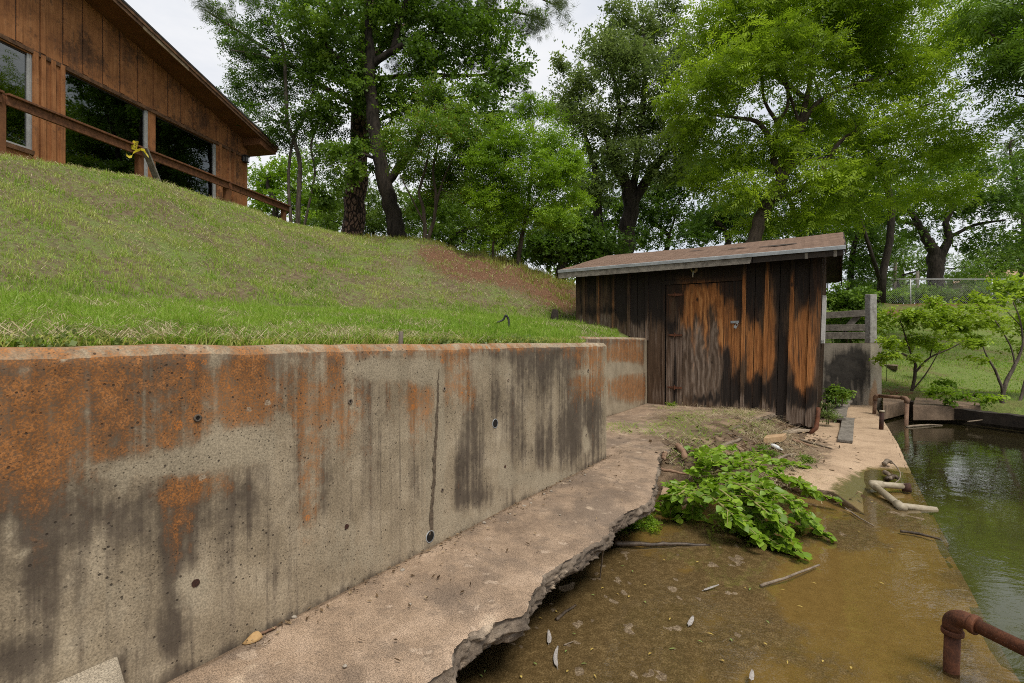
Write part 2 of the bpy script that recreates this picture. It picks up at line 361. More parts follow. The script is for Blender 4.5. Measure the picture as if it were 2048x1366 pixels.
M['plastic'] = simple('clear_dull_plastic', (.45, .46, .46), (.66, .67, .67), 12, .25, .2, .002, .5)
M['lampglass'] = simple('dusty_lamp_glass', (.10, .10, .095), (.2, .2, .19), 8, .3)
def mat_bark(name, c1, c2, plates=False):
    t = NT(name); v = t.co('Object', (9, 9, 2.2) if not plates else (7, 7, 3.2))
    if plates:
        vo = t.voro(t.mix(.15, v, t.noise(v, 2, 3, out=1)), 1.6, 'DISTANCE_TO_EDGE'); f = t.mr(vo, .02, .2); n = t.noise(v, 6, 5, .7)
        col = t.mix(f, (.02, .014, .012), t.ramp(n, [(.3, c1), (.7, c2)])); return t.pbr(col, .92, t.bump(t.ma('ADD', f, t.ma('MULTIPLY', n, .3)), .9, .03), .15)
    n = t.noise(v, 1.2, 6, .7, .6)
    return t.pbr(t.ramp(n, [(.34, c1), (.66, c2)]), .92, t.bump(n, .9, .03), .15)
M['bark_dark'] = mat_bark('dark_bark', (.012, .010, .008), (.055, .044, .035))
M['bark_pine'] = mat_bark('pine_bark', (.09, .055, .04), (.24, .155, .115), True)
M['bark_brown'] = mat_bark('brown_bark', (.03, .023, .017), (.105, .08, .058))
M['bark_grey'] = mat_bark('grey_bark', (.06, .048, .037), (.18, .15, .12))
def mat_leaf(name, dark, mid, light, trans=.48, gloss=.025):
    t = NT(name); r, g, b = t.attr('tint')[:3]
    col = t.ramp(r, [(0., dark), (.5, mid), (1., light)])
    col = t.mix(g, col, (.30, .13, .03))
    d = t.n('ShaderNodeBsdfDiffuse'); t.set(d.inputs[0], col)
    tr = t.n('ShaderNodeBsdfTranslucent'); t.set(tr.inputs[0], t.mix(.25, col, (.42, .55, .03), 'OVERLAY'))
    m = t.n('ShaderNodeMixShader'); m.inputs[0].default_value = trans; t.set(m.inputs[1], d.outputs[0]); t.set(m.inputs[2], tr.outputs[0])
    gl = t.n('ShaderNodeBsdfGlossy'); gl.inputs['Roughness'].default_value = .45; t.set(gl.inputs[0], (.8, .9, .8))
    m2 = t.n('ShaderNodeMixShader'); m2.inputs[0].default_value = gloss; t.set(m2.inputs[1], m.outputs[0]); t.set(m2.inputs[2], gl.outputs[0])
    t.set(t.out.inputs[0], m2.outputs[0]); return t.m
M['lf_dark'] = mat_leaf('dark_leaves', (0.045, 0.088, 0.011), (0.099, 0.182, 0.021), (0.185, 0.286, 0.034))
M['lf_oak'] = mat_leaf('oak_leaves', (0.086, 0.124, 0.034), (0.165, 0.227, 0.062), (0.277, 0.345, 0.1))
M['lf_bright'] = mat_leaf('bright_leaves', (0.099, 0.189, 0.011), (0.198, 0.332, 0.019), (0.33, 0.481, 0.03))
M['lf_pecan'] = mat_leaf('pecan_leaves', (0.112, 0.189, 0.011), (0.251, 0.364, 0.021), (0.422, 0.559, 0.04), .48)
M['lf_mid'] = mat_leaf('mid_green_leaves', (0.073, 0.137, 0.013), (0.145, 0.247, 0.023), (0.251, 0.364, 0.038))
M['lf_pine'] = mat_leaf('pine_needles', (0.053, 0.085, 0.027), (0.106, 0.15, 0.043), (0.172, 0.215, 0.062), .25)
M['lf_far'] = mat_leaf('far_leaves', (0.066, 0.117, 0.017), (0.132, 0.208, 0.028), (0.218, 0.305, 0.048))
M['lf_heart'] = mat_leaf('heart_shaped_leaves', (.11, .20, .012), (.21, .36, .022), (.36, .52, .05), .45, .03)
M['grass'] = mat_leaf('grass_blades', (.13, .25, .022), (.29, .44, .05), (.50, .53, .17), .48, .015)
M['straw'] = mat_leaf('dry_straw', (.20, .14, .08), (.42, .34, .20), (.60, .52, .35), .25, .02)

M['palepost'] = simple('silver_grey_post', (.16, .15, .135), (.42, .40, .37), 2.2, .88, .6, .006, .2, 0, (6, 6, 6))
# ================================================================= world, camera, light
def setup():
    w = bpy.data.worlds.new("World"); SC.world = w; w.use_nodes = True; t = w.node_tree; t.nodes.clear()
    out = t.nodes.new('ShaderNodeOutputWorld'); bg = t.nodes.new('ShaderNodeBackground'); sky = t.nodes.new('ShaderNodeTexSky')
    sky.sky_type = 'NISHITA'; sky.sun_disc = False; sky.sun_elevation = math.radians(SUN_EL); sky.sun_rotation = math.radians(SUN_ROT); sky.air_density = 1.2; sky.dust_density = 2.0
    tc = t.nodes.new('ShaderNodeTexCoord'); mp = t.nodes.new('ShaderNodeMapping'); mp.inputs['Scale'].default_value = (1.0, 1.0, 2.6); mp.inputs['Location'].default_value = (.3, .2, .1)
    t.links.new(tc.outputs['Generated'], mp.inputs[0])
    no = t.nodes.new('ShaderNodeTexNoise'); no.inputs['Scale'].default_value = 2.1; no.inputs['Detail'].default_value = 7; no.inputs['Roughness'].default_value = .55; t.links.new(mp.outputs[0], no.inputs[0])
    cr = t.nodes.new('ShaderNodeValToRGB'); t.links.new(no.outputs[0], cr.inputs[0]); e = cr.color_ramp.elements
    e[0].position = .34; e[0].color = (5.1, 5.5, 6.2, 1); e[1].position = .60; e[1].color = (7.3, 7.3, 7.4, 1)
    mx = t.nodes.new('ShaderNodeMix'); mx.data_type = 'RGBA'; mx.inputs[0].default_value = .93
    t.links.new(sky.outputs[0], mx.inputs[6]); t.links.new(cr.outputs[0], mx.inputs[7])
    t.links.new(mx.outputs[2], bg.inputs[0]); bg.inputs[1].default_value = SKY_STR; t.links.new(bg.outputs[0], out.inputs[0])
    cam = bpy.data.cameras.new('camera'); co = bpy.data.objects.new('camera', cam); COL.objects.link(co)
    cam.sensor_width = 36; cam.lens = F / 2048 * 36; cam.clip_start = .05; cam.clip_end = 2000
    co.location = (0, 0, CAMZ); co.rotation_euler = (math.pi / 2, 0, 0); SC.camera = co
    sun = bpy.data.lights.new('sun', 'SUN'); so = bpy.data.objects.new('sun', sun); COL.objects.link(so)
    sun.energy = SUN_E; sun.angle = math.radians(22); sun.color = (1, .94, .84)
    el, az = math.radians(SUN_EL), math.radians(SUN_ROT)       # az clockwise from +Y
    d = Vector((math.sin(az) * math.cos(el), math.cos(az) * math.cos(el), math.sin(el)))
    so.rotation_euler = d.to_track_quat('Z', 'Y').to_euler(); so.location = d * 40
    SC.view_settings.view_transform = 'Standard'; SC.view_settings.look = 'None'; SC.view_settings.exposure = EXPO; SC.view_settings.gamma = 1
    SC.cycles.filter_width = 1.0; SC.cycles.use_denoising = False
    SC.cycles.max_bounces = 6; SC.cycles.transparent_max_bounces = 12; SC.cycles.transmission_bounces = 4
    SC.cycles.diffuse_bounces = 4; SC.cycles.caustics_reflective = False; SC.cycles.caustics_refractive = False
SUN_EL, SUN_ROT, SUN_E, SKY_STR, EXPO = 60, 150, 2.3, .10, 0.43
setup()

# ================================================================= ground heights
A_END, B2, A_SH = 4.47, .97, 8.76
PXT = [-3000, 0, 300, 430, 500, 570, 700, 850, 1000, 1120, 1150, 3000]
BTOE = [4, 4, 4, 4.1, 4.2, 4.2, 4.2, 4.1, 3.2, 2.7, 2.6, 2.6]
BCR = [8.6, 8.7, 9.3, 10.6, 11.2, 11.3, 9.8, 7.8, 5.8, 4.1, 3.9, 3.9]
ZCR = [3.74, 3.76, 4.04, 4.40, 4.48, 4.36, 4.09, 3.73, 3.19, 2.62, 2.43, 2.4]
BS = [.30, .30, .30, .26, .20, .05, -.02, -.05, -.03, 0, 0, 0]
def Yb(X): return np.interp(X, [6.9, 7.4, 7.9, 8.63, 10, 14, 30, 300], [12.9, 11.3, 10.2, 8.5, 7.2, 5, 0, -40])
def ground_z(X, Y):
    X = np.asarray(X, float); Y = np.asarray(Y, float)
    a = .5408 * (X + 1.5225) + .8411 * (Y - .979); b = -.8411 * (X + 1.5225) + .5408 * (Y - .979)
    px = np.where(Y > .3, CX + F * X / np.maximum(Y, .3), np.where(X < 0, -3000, 3000)); px = np.clip(px, -3000, 3000)
    bt, bc, zc, bs = (np.interp(px, PXT, L) for L in (BTOE, BCR, ZCR, BS))
    zb = 1.055 + np.interp(px, [600, 1050], [.105, .158]) * np.minimum(b, bt)
    u = np.clip((b - bt) / (bc - bt) + (fbm(X * .7, Y * .7, 3, 4) - .5) * .10 * np.clip(b - bt, 0, 1), 0, 1)
    z = zb + (zc - zb) * (.82 * (1 - (1 - u) ** 1.45) + .18 * u * u * (3 - 2 * u))
    z = z + np.clip(b - bc, 0, 2.2) * bs
    z = np.where(b > bt, z, zb)
    z = np.where((a > 4.3) & (b < 1.45), z - .17 * np.clip((1.45 - b) / .38, 0, 1), z)
    far = np.clip((np.hypot(X, Y) - 20) / 25, 0, 1); z = z * (1 - far) + np.minimum(z, 3.4) * far
    z = z + (fbm(X * .9, Y * .9, 4, 3) - .5) * np.where(b > bt, .36, .10) * np.clip((b - .5) / 2, 0, 1)
    z = z + ((fbm(X * 2.6, Y * 2.6, 4, 13) - .45) * .42 + (np.abs(fbm(X * 5, Y * 5, 3, 14) - .5) - .1) * .25) * sstep((px - 780) / 120) * np.clip((b - bt) / .8, 0, 1) * (px < 1300)
    z = z + (fbm(X * 3.5, Y * 3.5, 3, 9) - .5) * .05 * np.clip((b - .2) / .5, 0, 1)
    d = Y - Yb(X)
    zr = -.5 + .55 * sstep(d / .8); zr = np.maximum(zr, np.minimum(-.02 + .195 * (Y - 10.4), 3.15 + .012 * (Y - 26.7)))
    zr = np.where(d < .8, np.minimum(zr, -.5 + .55 * sstep(d / .8) + .1 * np.maximum(d, 0)), zr)
    zr = zr + (fbm(X * .8, Y * .8, 4, 21) - .5) * .12
    w = sstep((px - 1180) / 420) * (b < 2.4)
    w = np.maximum(w, sstep((px - 1500) / 200)) * sstep((a - 10.5) / 2.2)
    return z * (1 - w) + zr * w
def land(a, b, X, Y):
    up = ((b >= .1) & (a <= 4.36)) | (b >= 1.07)
    rt = (a >= 12.8) & (b < 1.07) & ((X < 6.9) | (Y > Yb(X) - .25))
    rt2 = (X > 6.9) & (Y > Yb(X) - .25) & (b < -2.2)
    return up | rt | rt2
def axis(lo, hi, step, far):
    c = np.arange(lo, hi, step); o1 = hi + np.cumsum(step * 1.28 ** np.arange(1, 40)); o1 = o1[o1 < far]
    o0 = lo - np.cumsum(step * 1.28 ** np.arange(1, 40)); o0 = o0[o0 > -far]
    return np.unique(np.round(np.concatenate([o0, c, o1]), 4))
EARTH = [(890, 512, 55, 24, .8), (940, 540, 60, 22, .6), (990, 535, 66, 26, .85), (1080, 558, 56, 34, .95), (1110, 590, 40, 28, .75), (1010, 560, 34, 16, .4), (930, 545, 44, 16, .45), (860, 500, 44, 12, .4), (1135, 612, 26, 18, .7),
         (1850, 601, 130, 10, .9), (1790, 626, 30, 10, .8), (1900, 605, 70, 8, .8), (1790, 785, 50, 16, .6), (1950, 800, 100, 10, .5)]
def make_ground():
    A = axis(-8, 28, .13, 330); B = axis(-14, 13, .13, 330)
    for L, v in ((A, 4.36), (A, 12.8), (B, .1), (B, 1.07)):
        L[np.argmin(abs(L - v))] = v
    a, b = np.meshgrid(A, B, indexing='ij')
    X = -1.5225 + .5408 * a - .8411 * b; Y = .979 + .8411 * a + .5408 * b
    keep = land(a, b, X, Y); Z = ground_z(X, Y)
    o = grid_mesh('ground', X, Y, Z, None, keep)
    px = np.where(Y > .5, CX + F * X / np.maximum(Y, .5), -999); py = CY - F * (Z - CAMZ) / np.maximum(Y, .5)
    m = np.zeros((X.size, 3)); m[:, 0] = blobs(px, py, EARTH).ravel() * (Y > 3).ravel()
    pxx = np.clip(np.where(Y > .3, px, -3000), -3000, 3000); m[:, 1] = np.maximum((b < -1) | (np.hypot(X, Y) > 22), np.clip((np.interp(pxx, PXT, BTOE) + .25 - b) / .3, 0, 1)).ravel()
    bankd = np.where(X > 6.5, Y - Yb(X), 9); m[:, 2] = np.clip(1 - bankd / .55, 0, 1).ravel()
    set_mask(o, m); o['kind'] = 'structure'
    t = NT('hillside_soil'); v = t.co(); r, g, bl = t.attr()[:3]; n = t.noise(v, 1.1, 6, .65); f = t.noise(v, 14, 5, .7); ff = t.noise(v, 60, 3, .7)
    soil = t.ramp(f, [(.3, (.09, .068, .042)), (.7, (.22, .165, .105))])
    lush = t.ramp(ff, [(.3, (.09, .13, .03)), (.7, (.2, .25, .08))])
    col = t.mix(t.mr(t.ma('ADD', t.ma('MULTIPLY', n, .5), t.ma('MULTIPLY', f, .5)), .43, .62), soil, lush)
    lawn = t.ramp(t.ma('ADD', t.ma('MULTIPLY', f, .5), t.ma('MULTIPLY', ff, .5)), [(.35, (.085, .135, .03)), (.5, (.15, .20, .05)), (.65, (.24, .265, .09))])
    lawn = t.mix(t.mr(n, .46, .62, 0, .6), lawn, (.15, .115, .06))
    col = t.mix(g, col, lawn)
    em = t.mr(t.ma('ADD', r, t.ma('MULTIPLY', t.ma('SUBTRACT', f, .5), 1.8)), .36, .7)
    col = t.mix(em, col, t.ramp(ff, [(.34, (.05, .028, .017)), (.5, (.145, .076, .044)), (.68, (.27, .155, .092))]))
    col = t.mix(t.mr(t.ma('ADD', bl, t.ma('MULTIPLY', t.ma('SUBTRACT', f, .5), .6)), .3, .6), col, t.ramp(f, [(.3, (.03, .022, .015)), (.7, (.10, .07, .045))]))
    o.data.materials.append(t.pbr(col, .95, t.bump(t.ma('ADD', f, t.ma('MULTIPLY', ff, .5)), .9, .03), .1))
    return o
make_ground()

# ================================================================= water and what lies under it
ZW = -.35
def make_water():
    t = NT('pond_water'); v = t.co(); 
    n = t.noise(t.co('Object', (1, 1.6, 1)), 3.2, 4, .6, .6); n2 = t.noise(v, .7, 3)
    bp = t.bump(n, .10, .03)
    fr = t.n('ShaderNodeFresnel'); fr.inputs[0].default_value = 1.33; t.set(fr.inputs[1], bp)
    gl = t.n('ShaderNodeBsdfGlossy'); gl.inputs['Roughness'].default_value = .03; t.set(gl.inputs['Normal'], bp); t.set(gl.inputs[0], (.95, .97, .95))
    tr = t.n('ShaderNodeBsdfTransparent'); t.set(tr.inputs[0], (.93, .87, .72))
    df = t.n('ShaderNodeBsdfDiffuse'); t.set(df.inputs[0], t.ramp(n2, [(.35, (.10, .085, .032)), (.65, (.125, .095, .042))]))
    m1 = t.n('ShaderNodeMixShader'); m1.inputs[0].default_value = .18; t.set(m1.inputs[1], tr.outputs[0]); t.set(m1.inputs[2], df.outputs[0])
    m2 = t.n('ShaderNodeMixShader'); t.set(m2.inputs[0], t.ma('MULTIPLY', fr.outputs[0], 1.15)); t.set(m2.inputs[1], m1.outputs[0]); t.set(m2.inputs[2], gl.outputs[0])
    t.set(t.out.inputs[0], m2.outputs[0])
    o = MB().add([W(-320, -320, ZW), W(320, -320, ZW), W(320, .12, ZW), W(-320, .12, ZW)], [(0, 1, 2, 3)]).build('water', t.m); o['kind'] = 'structure'
    bed = simple('murky_bed', (.038, .060, .010), (.065, .092, .018), 1.2, .9)
    o = MB().add([W(-320, -320, -1.7), W(320, -320, -1.7), W(320, 3, -1.7), W(-320, 3, -1.7)], [(0, 1, 2, 3)]).build('lake_bed', bed); o['kind'] = 'structure'
make_water()
SCUM = [(1000, 1300, 260, 130, 1), (1250, 1150, 190, 90, .9), (1500, 1300, 190, 90, .95), (1480, 1180, 120, 50, .7), (1290, 1240, 120, 90, .8), (1400, 1090, 130, 50, .8), (1560, 1040, 80, 40, .5),
        (1720, 1080, 90, 16, .75), (1640, 1130, 60, 18, .55), (1620, 1240, 70, 60, .6), (1720, 1330, 60, 30, .5), (1120, 1200, 90, 60, .9), (1760, 1250, 40, 10, .4), (1850, 1045, 120, 18, .5)]
OCHRE = [(1290, 1090, 60, 24, .9), (1345, 1140, 60, 20, .6), (1420, 1200, 25, 60, .5), (1395, 1320, 20, 60, .7), (1700, 1180, 130, 60, 1), (1560, 1355, 60, 25, .8), (1800, 1260, 100, 90, .9), (1600, 1160, 50, 40, .6), (1640, 1060, 30, 20, .6)]
def make_mud():
    A = np.arange(-3.5, 8.2, .022); B = np.arange(-2.5, .06, .022); a, b = np.meshgrid(A, B, indexing='ij')
    X = -1.5225 + .5408 * a - .8411 * b; Y = .979 + .8411 * a + .5408 * b
    Ys = np.maximum(Y, .3); px = CX + F * X / Ys; py = CY - F * (ZW - CAMZ) / Ys
    n = fbm(X * 2.2 + fbm(X * 1.5, Y * 1.5, 3, 5), Y * 1.4, 5, 40); n2 = fbm(X * 8, Y * 8, 5, 60)
    sc = blobs(px, py, SCUM) - .8 * blobs(px, py, OCHRE); sc = np.where(Y < .4, .5, sc)
    fl = fbm((X * .75 + Y * .66) * 1.1, (X * .66 - Y * .75) * 4.2, 4, 44); k = sc * .75 + .05 + (n - .5) * 1.0 + (fl - .5) * 1.5 + (n2 - .5) * .35
    h = np.clip(k, -.25, .75)
    n4 = fbm(X * 17, Y * 17, 3, 61); Z = ZW - .030 + .038 * np.clip(h + .1, -.2, .75) + (n2 - .5) * .014 * np.clip(h + .3, .2, 1) + (n4 - .5) * .009 * np.clip(h + .2, 0, 1)
    Z = np.minimum(Z, ZW - .001 + np.maximum(n4 - .62, 0) * .03)
    Z = np.where(b < -2.44, Z - .03, Z)
    o = grid_mesh('mud', X, Y, Z, None); m = np.zeros((X.size, 3)); m[:, 0] = np.clip(k + .2, 0, 1).ravel(); m[:, 1] = np.clip((Z - ZW + .006) / .008, 0, 1).ravel()
    set_mask(o, m); o['kind'] = 'structure'
    t = NT('silty_mud'); v = t.co(); r, g, b_ = t.attr()[:3]; f = t.noise(v, 22, 6, .75); ff = t.noise(v, 120, 3, .75)
    e = t.ma('ADD', r, t.ma('MULTIPLY', t.ma('SUBTRACT', f, .5), 1.1))
    scum = t.ramp(t.ma('ADD', t.ma('MULTIPLY', f, .45), t.ma('MULTIPLY', ff, .55)), [(.34, (.075, .052, .028)), (.5, (.19, .135, .08)), (.64, (.46, .36, .24))])
    ochre = t.ramp(f, [(.3, (.25, .165, .055)), (.7, (.37, .26, .10))])
    col = t.mix(t.mr(e, .32, .60), ochre, scum)
    k2 = t.n('ShaderNodeVectorMath', operation='SCALE'); t.set(k2.inputs[0], col); t.set(k2.inputs[3], t.mr(g, 0, 1, 1, .85)); col = k2.outputs[0]
    sp = t.voro(v, 55); col = t.mix(t.mr(sp, .03, .07, .55, 0), col, (.38, .31, .2))
    o.data.materials.append(t.pbr(col, .8, t.bump(t.ma('ADD', f, ff), .8, .012), .12))
    s = MB()  # the submerged edge of the slip, as a wall going down
    q = s.hexa([W(-3.5, -2.5, -1.7), W(8.2, -2.5, -1.7), W(8.2, -2.40, -1.7), W(-3.5, -2.40, -1.7), W(-3.5, -2.5, ZW - .05), W(8.2, -2.5, ZW - .05), W(8.2, -2.40, ZW - .05), W(-3.5, -2.40, ZW - .05)])
    o = q.build('slip_edge', simple('algae_concrete', (.05, .05, .015), (.11, .095, .03), 4)); o['kind'] = 'structure'
make_mud()

# ----------------------------------------------------------------- right hand slab running down into the water
def densify(pts, step, amp, freq, seed):
    out = []
    for i in range(len(pts) - 1):
        p, q = np.array(pts[i], float), np.array(pts[i + 1], float); n = max(1, int(np.hypot(*(q - p)) / step))
        d = (q - p) / max(1e-9, np.hypot(*(q - p))); nn = np.array([-d[1], d[0]])
        for k in range(n):
            c = p + (q - p) * k / n
            out.append(c + nn * amp * (fbm(c[0] * freq + 7, c[1] * freq + 3, 4, seed) - .5) * 2)
    out.append(np.array(pts[-1], float)); return np.array(out)
def ramp_z(a, b):
    z = np.interp(a, [-3, 3, 4.5, 6.0, 7.2, 8.4, 13, 20], [-.43, -.43, -.41, -.385, -.34, -.268, -.25, -.25])
    return z + .125 * sstep((b + 2.2) / .4) * sstep((7.6 - a) / 1.6) + .03 * np.clip((b + 1.6) / .6, 0, 1)
def make_ramp():
    edge = [AB(G(*q)) for q in ((1440, 925, -.27), (1478, 940, -.275), (1560, 957, -.28), (1605, 975, -.285), (1655, 988, -.31), (1740, 1042, -.4), (1900, 1093, -.43))]
    edge = [(edge[0][0] + .3, -.5)] + edge + [(edge[-1][0] - .1, -2.5)]
    E = densify(edge, .02, .02, 9, 4); n = len(E); rows = []
    fr = np.linspace(0, 1, 60) ** 1.5
    for (a, b) in E:       # from the broken edge back under the shed
        aa = a + (13.2 - a) * fr; bb = np.full_like(aa, b); rows.append(np.stack([aa, bb], -1))
    R = np.array(rows); a, b = R[..., 0], R[..., 1]; X = -1.5225 + .5408 * a - .8411 * b; Y = .979 + .8411 * a + .5408 * b
    Z = ramp_z(a, b) + (fbm(X * 2, Y * 2, 4, 71) - .5) * .022
    # extra rows: the broken cheek of the edge
    c = []
    for k, (dz, off) in enumerate(((-.012, .012), (-.035, .008), (-.06, .014), (-.085, -.01), (-.2, -.06))):
        ja = fbm(E[:, 0] * 14 + k * 9, E[:, 1] * 14, 3, 81) - .5
        aa = E[:, 0] - off - ja * .03; c.append(np.stack([-1.5225 + .5408 * aa - .8411 * E[:, 1], .979 + .8411 * aa + .5408 * E[:, 1], Z[:, 0] + dz], -1))
    c = c[::-1]; X = np.concatenate([np.stack([q[:, 0] for q in c], 1), X], 1); Y = np.concatenate([np.stack([q[:, 1] for q in c], 1), Y], 1); Z = np.concatenate([np.stack([q[:, 2] for q in c], 1), Z], 1)
    o = grid_mesh('ramp', X, Y, Z, M['ramp']); px, py = proj(X, Y, Z)
    m = np.zeros((X.size, 3)); m[:, 0] = (np.clip((ZW + .012 - Z) / .03, 0, 1) + blobs(px, py, [(1760, 985, 90, 45, .7), (1700, 970, 30, 20, .5), (1830, 930, 30, 60, .4), (1700, 1010, 60, 20, .7)])).clip(0, 1).ravel()
    m[:, 1] = blobs(px, py, [(1735, 970, 60, 30, .8), (1790, 975, 60, 40, .6), (1690, 985, 40, 20, .5)]).ravel()
    m[:, 2] = blobs(px, py, [(1560, 905, 90, 30, .75), (1500, 890, 60, 30, .8), (1600, 925, 60, 25, .5), (1690, 840, 25, 25, .5), (1440, 900, 60, 40, .9), (1640, 890, 40, 20, .4)]).ravel()
    m[:, 2] = np.maximum(m[:, 2], (np.arange(X.size) % X.shape[1] < 5) * .9)
    set_mask(o, m); o['kind'] = 'structure'
make_ramp()

# ----------------------------------------------------------------- the ledge (broken slab at the foot of the wall)
LEDGE = [(840, 1372), (862, 1351), (901, 1324), (908, 1301), (926, 1279), (934, 1260), (963, 1246), (1006, 1236), (1045, 1226), (1063, 1207), (1063, 1186), (1078, 1166), (1084, 1145), (1106, 1133), (1129, 1121), (1162, 1101), (1200, 1080), (1219, 1058), (1217, 1040), (1240, 1029), (1275, 1010), (1299, 1000), (1306, 975), (1314, 950), (1317, 925), (1319, 905)]
def make_ledge():
    pts = [(-3.5, -.62), (-1, -.68), (.5, -.72)] + [AB(G(x, y, 0)) for x, y in LEDGE] + [(5.35, -.38), (6.1, -.52), (6.9, -.72), (7.7, -.82), (8.5, -1.0), (9.2, -1.1)]
    E = densify(pts, .011, .020, 7, 14); E[:, 1] += (fbm(E[:, 0] * 16, E[:, 1] * 16, 2, 16) > .5) * .010 + (fbm(E[:, 0] * 34, E[:, 1] * 34, 3, 15) - .5) * .026
    n = len(E); bi = np.where(E[:, 0] < A_END - .02, .03, B2 + .03); ai = np.maximum.accumulate(E[:, 0]); fr = np.linspace(0, 1, 40)
    a = ai[:, None] + (E[:, 0] - ai)[:, None] * fr; b = bi[:, None] + (E[:, 1] - bi)[:, None] * fr
    X = -1.5225 + .5408 * a - .8411 * b; Y = .979 + .8411 * a + .5408 * b
    Z = (fbm(X * 1.5, Y * 1.5, 4, 31) - .5) * .02 + (fbm(X * 14, Y * 14, 3, 32) - .5) * .004 - .012 * fr[None, :] ** 8
    o = grid_mesh('ledge', X, Y, Z, M['slab']); px, py = proj(X, np.maximum(Y, .3), Z); m = np.zeros((X.size, 3))
    m[:, 2] = np.maximum(blobs(px, py, [(1400, 850, 90, 22, .6), (1300, 880, 60, 20, .5), (1480, 860, 60, 20, .8), (1340, 835, 110, 12, .5), (1390, 880, 50, 22, .8)]), np.clip(1.5 - np.abs(b - bi[:, None]) / .055, 0, 1) * .8).ravel()
    set_mask(o, m); o['kind'] = 'structure'
    th = .075 + .05 * fbm(E[:, 0] * 3, E[:, 1] * 3, 3, 17)
    XX, YY, ZZ = [], [], []
    for k in range(14):
        u = k / 12; j = fbm(E[:, 0] * 34 + 11 * k, E[:, 1] * 34, 2, 91 + k) - .5; j2 = np.round(fbm(E[:, 0] * 10 + 2.2 * u, E[:, 1] * 10 + 3 * u, 3, 99) * 5) / 5 - .5
        off = (0 if k == 0 else .022 * math.sin(u * 2.6) + .034 * j + .075 * j2 - .03 * u) if k < 13 else -.35
        bb = E[:, 1] - off * (1 if k else 0); aa = E[:, 0]; z = Z[:, -1] - th * min(u, 1) + (.014 * j if 0 < k < 13 else 0)
        XX.append(-1.5225 + .5408 * aa - .8411 * bb); YY.append(.979 + .8411 * aa + .5408 * bb); ZZ.append(z)
    o2 = grid_mesh('ledge_broken_edge', np.array(XX).T, np.array(YY).T, np.array(ZZ).T, M['cheek'], smooth=False); o2['kind'] = 'structure'
    # soil bank behind the void, under the ledge
    v = []
    for k, (off, z) in enumerate(((.40, -.05), (.36, -.2), (.30, -.42))):
        bb = np.minimum(E[:, 1] + off, .03) + .05 * (fbm(E[:, 0] * 5, E[:, 1] * 5 + k, 3, 77) - .5); v.append((-1.5225 + .5408 * E[:, 0] - .8411 * bb, .979 + .8411 * E[:, 0] + .5408 * bb, np.full(n, z)))
    o3 = grid_mesh('ledge_soil', np.array([q[0] for q in v]).T, np.array([q[1] for q in v]).T, np.array([q[2] for q in v]).T, simple('damp_soil', (.012, .009, .006), (.05, .035, .022), 8, .95, .8, .01)); o3['kind'] = 'structure'
make_ledge()

def dirt_z(a, b):
    s = np.clip((-.30 - .09 * np.clip(a - 5, 0, 4) - b) / (.75 + .1 * np.clip(a - 5, 0, 3)), 0, 1)
    z = .018 - .303 * sstep(s) - .12 * np.clip((b - (-.20 - .15 * np.clip(a - 5.2, 0, 4))) / .16, 0, 1)
    z = np.where(a < 5.6, z - .10 * sstep((5.6 - a) / .9), z)
    return z + (fbm(a * 2.4, b * 2.4, 4, 51) - .5) * .09 + (fbm(a * 9, b * 9, 3, 52) - .5) * .03
def make_dirt():
    A = np.arange(4.5, 9.0, .035); B = np.arange(-1.75, -.15, .035); a, b = np.meshgrid(A, B, indexing='ij')
    X = -1.5225 + .5408 * a - .8411 * b; Y = .979 + .8411 * a + .5408 * b
    keep = (b < -.05) & (b > -1.2 - .14 * (a - 5))
    Z = dirt_z(a, b) - .12 * np.clip((-1.0 - .14 * (a - 5) - b) / .25, 0, 1) - .25 * np.clip((5.35 - a) / .55, 0, 1) ** 1.5
    o = grid_mesh('soil', X, Y, Z, None, keep); o['kind'] = 'structure'
    t = NT('littered_soil'); v = t.co(); f = t.noise(v, 16, 6, .75); ff = t.noise(v, 90, 3, .75); n = t.noise(v, 2.5, 4)
    col = t.ramp(t.ma('ADD', t.ma('MULTIPLY', f, .5), t.ma('MULTIPLY', ff, .5)), [(.34, (.05, .034, .022)), (.52, (.145, .10, .064)), (.68, (.30, .22, .145))])
    col = t.mix(t.mr(n, .48, .6, 0, .75), col, t.ramp(ff, [(.3, (.25, .17, .11)), (.7, (.40, .29, .19))]))
    o.data.materials.append(t.pbr(col, .95, t.bump(t.ma('ADD', f, ff), .9, .02), .1))
make_dirt()

# ================================================================= retaining wall
OR = [(150, 770, 230, 75, .72), (80, 860, 130, 90, .8), (60, 960, 110, 70, .5), (120, 800, 40, 100, .8), (200, 900, 60, 40, .55), (270, 840, 30, 60, .5), (420, 770, 60, 50, .75), (345, 880, 50, 70, .7), (360, 985, 42, 70, .8), (350, 1090, 20, 60, .35), (470, 830, 60, 50, .8), (520, 800, 50, 70, .8), (430, 950, 40, 40, .7),
      (625, 800, 40, 60, .75), (622, 900, 26, 100, .85), (620, 1050, 16, 90, .5), (690, 830, 26, 80, .55), (655, 740, 40, 30, .6), (840, 800, 42, 60, .95), (850, 760, 40, 30, .6), (800, 760, 35, 18, .5), (740, 710, 60, 12, .4), (880, 705, 50, 14, .7), (910, 745, 30, 40, .7), (940, 780, 30, 40, .5), (990, 697, 60, 10, .7), (860, 860, 20, 60, .4),
      (1185, 730, 28, 50, .8), (1165, 760, 20, 40, .6), (1200, 770, 15, 30, .6), (1140, 705, 40, 10, .5), (700, 880, 20, 60, .3)]
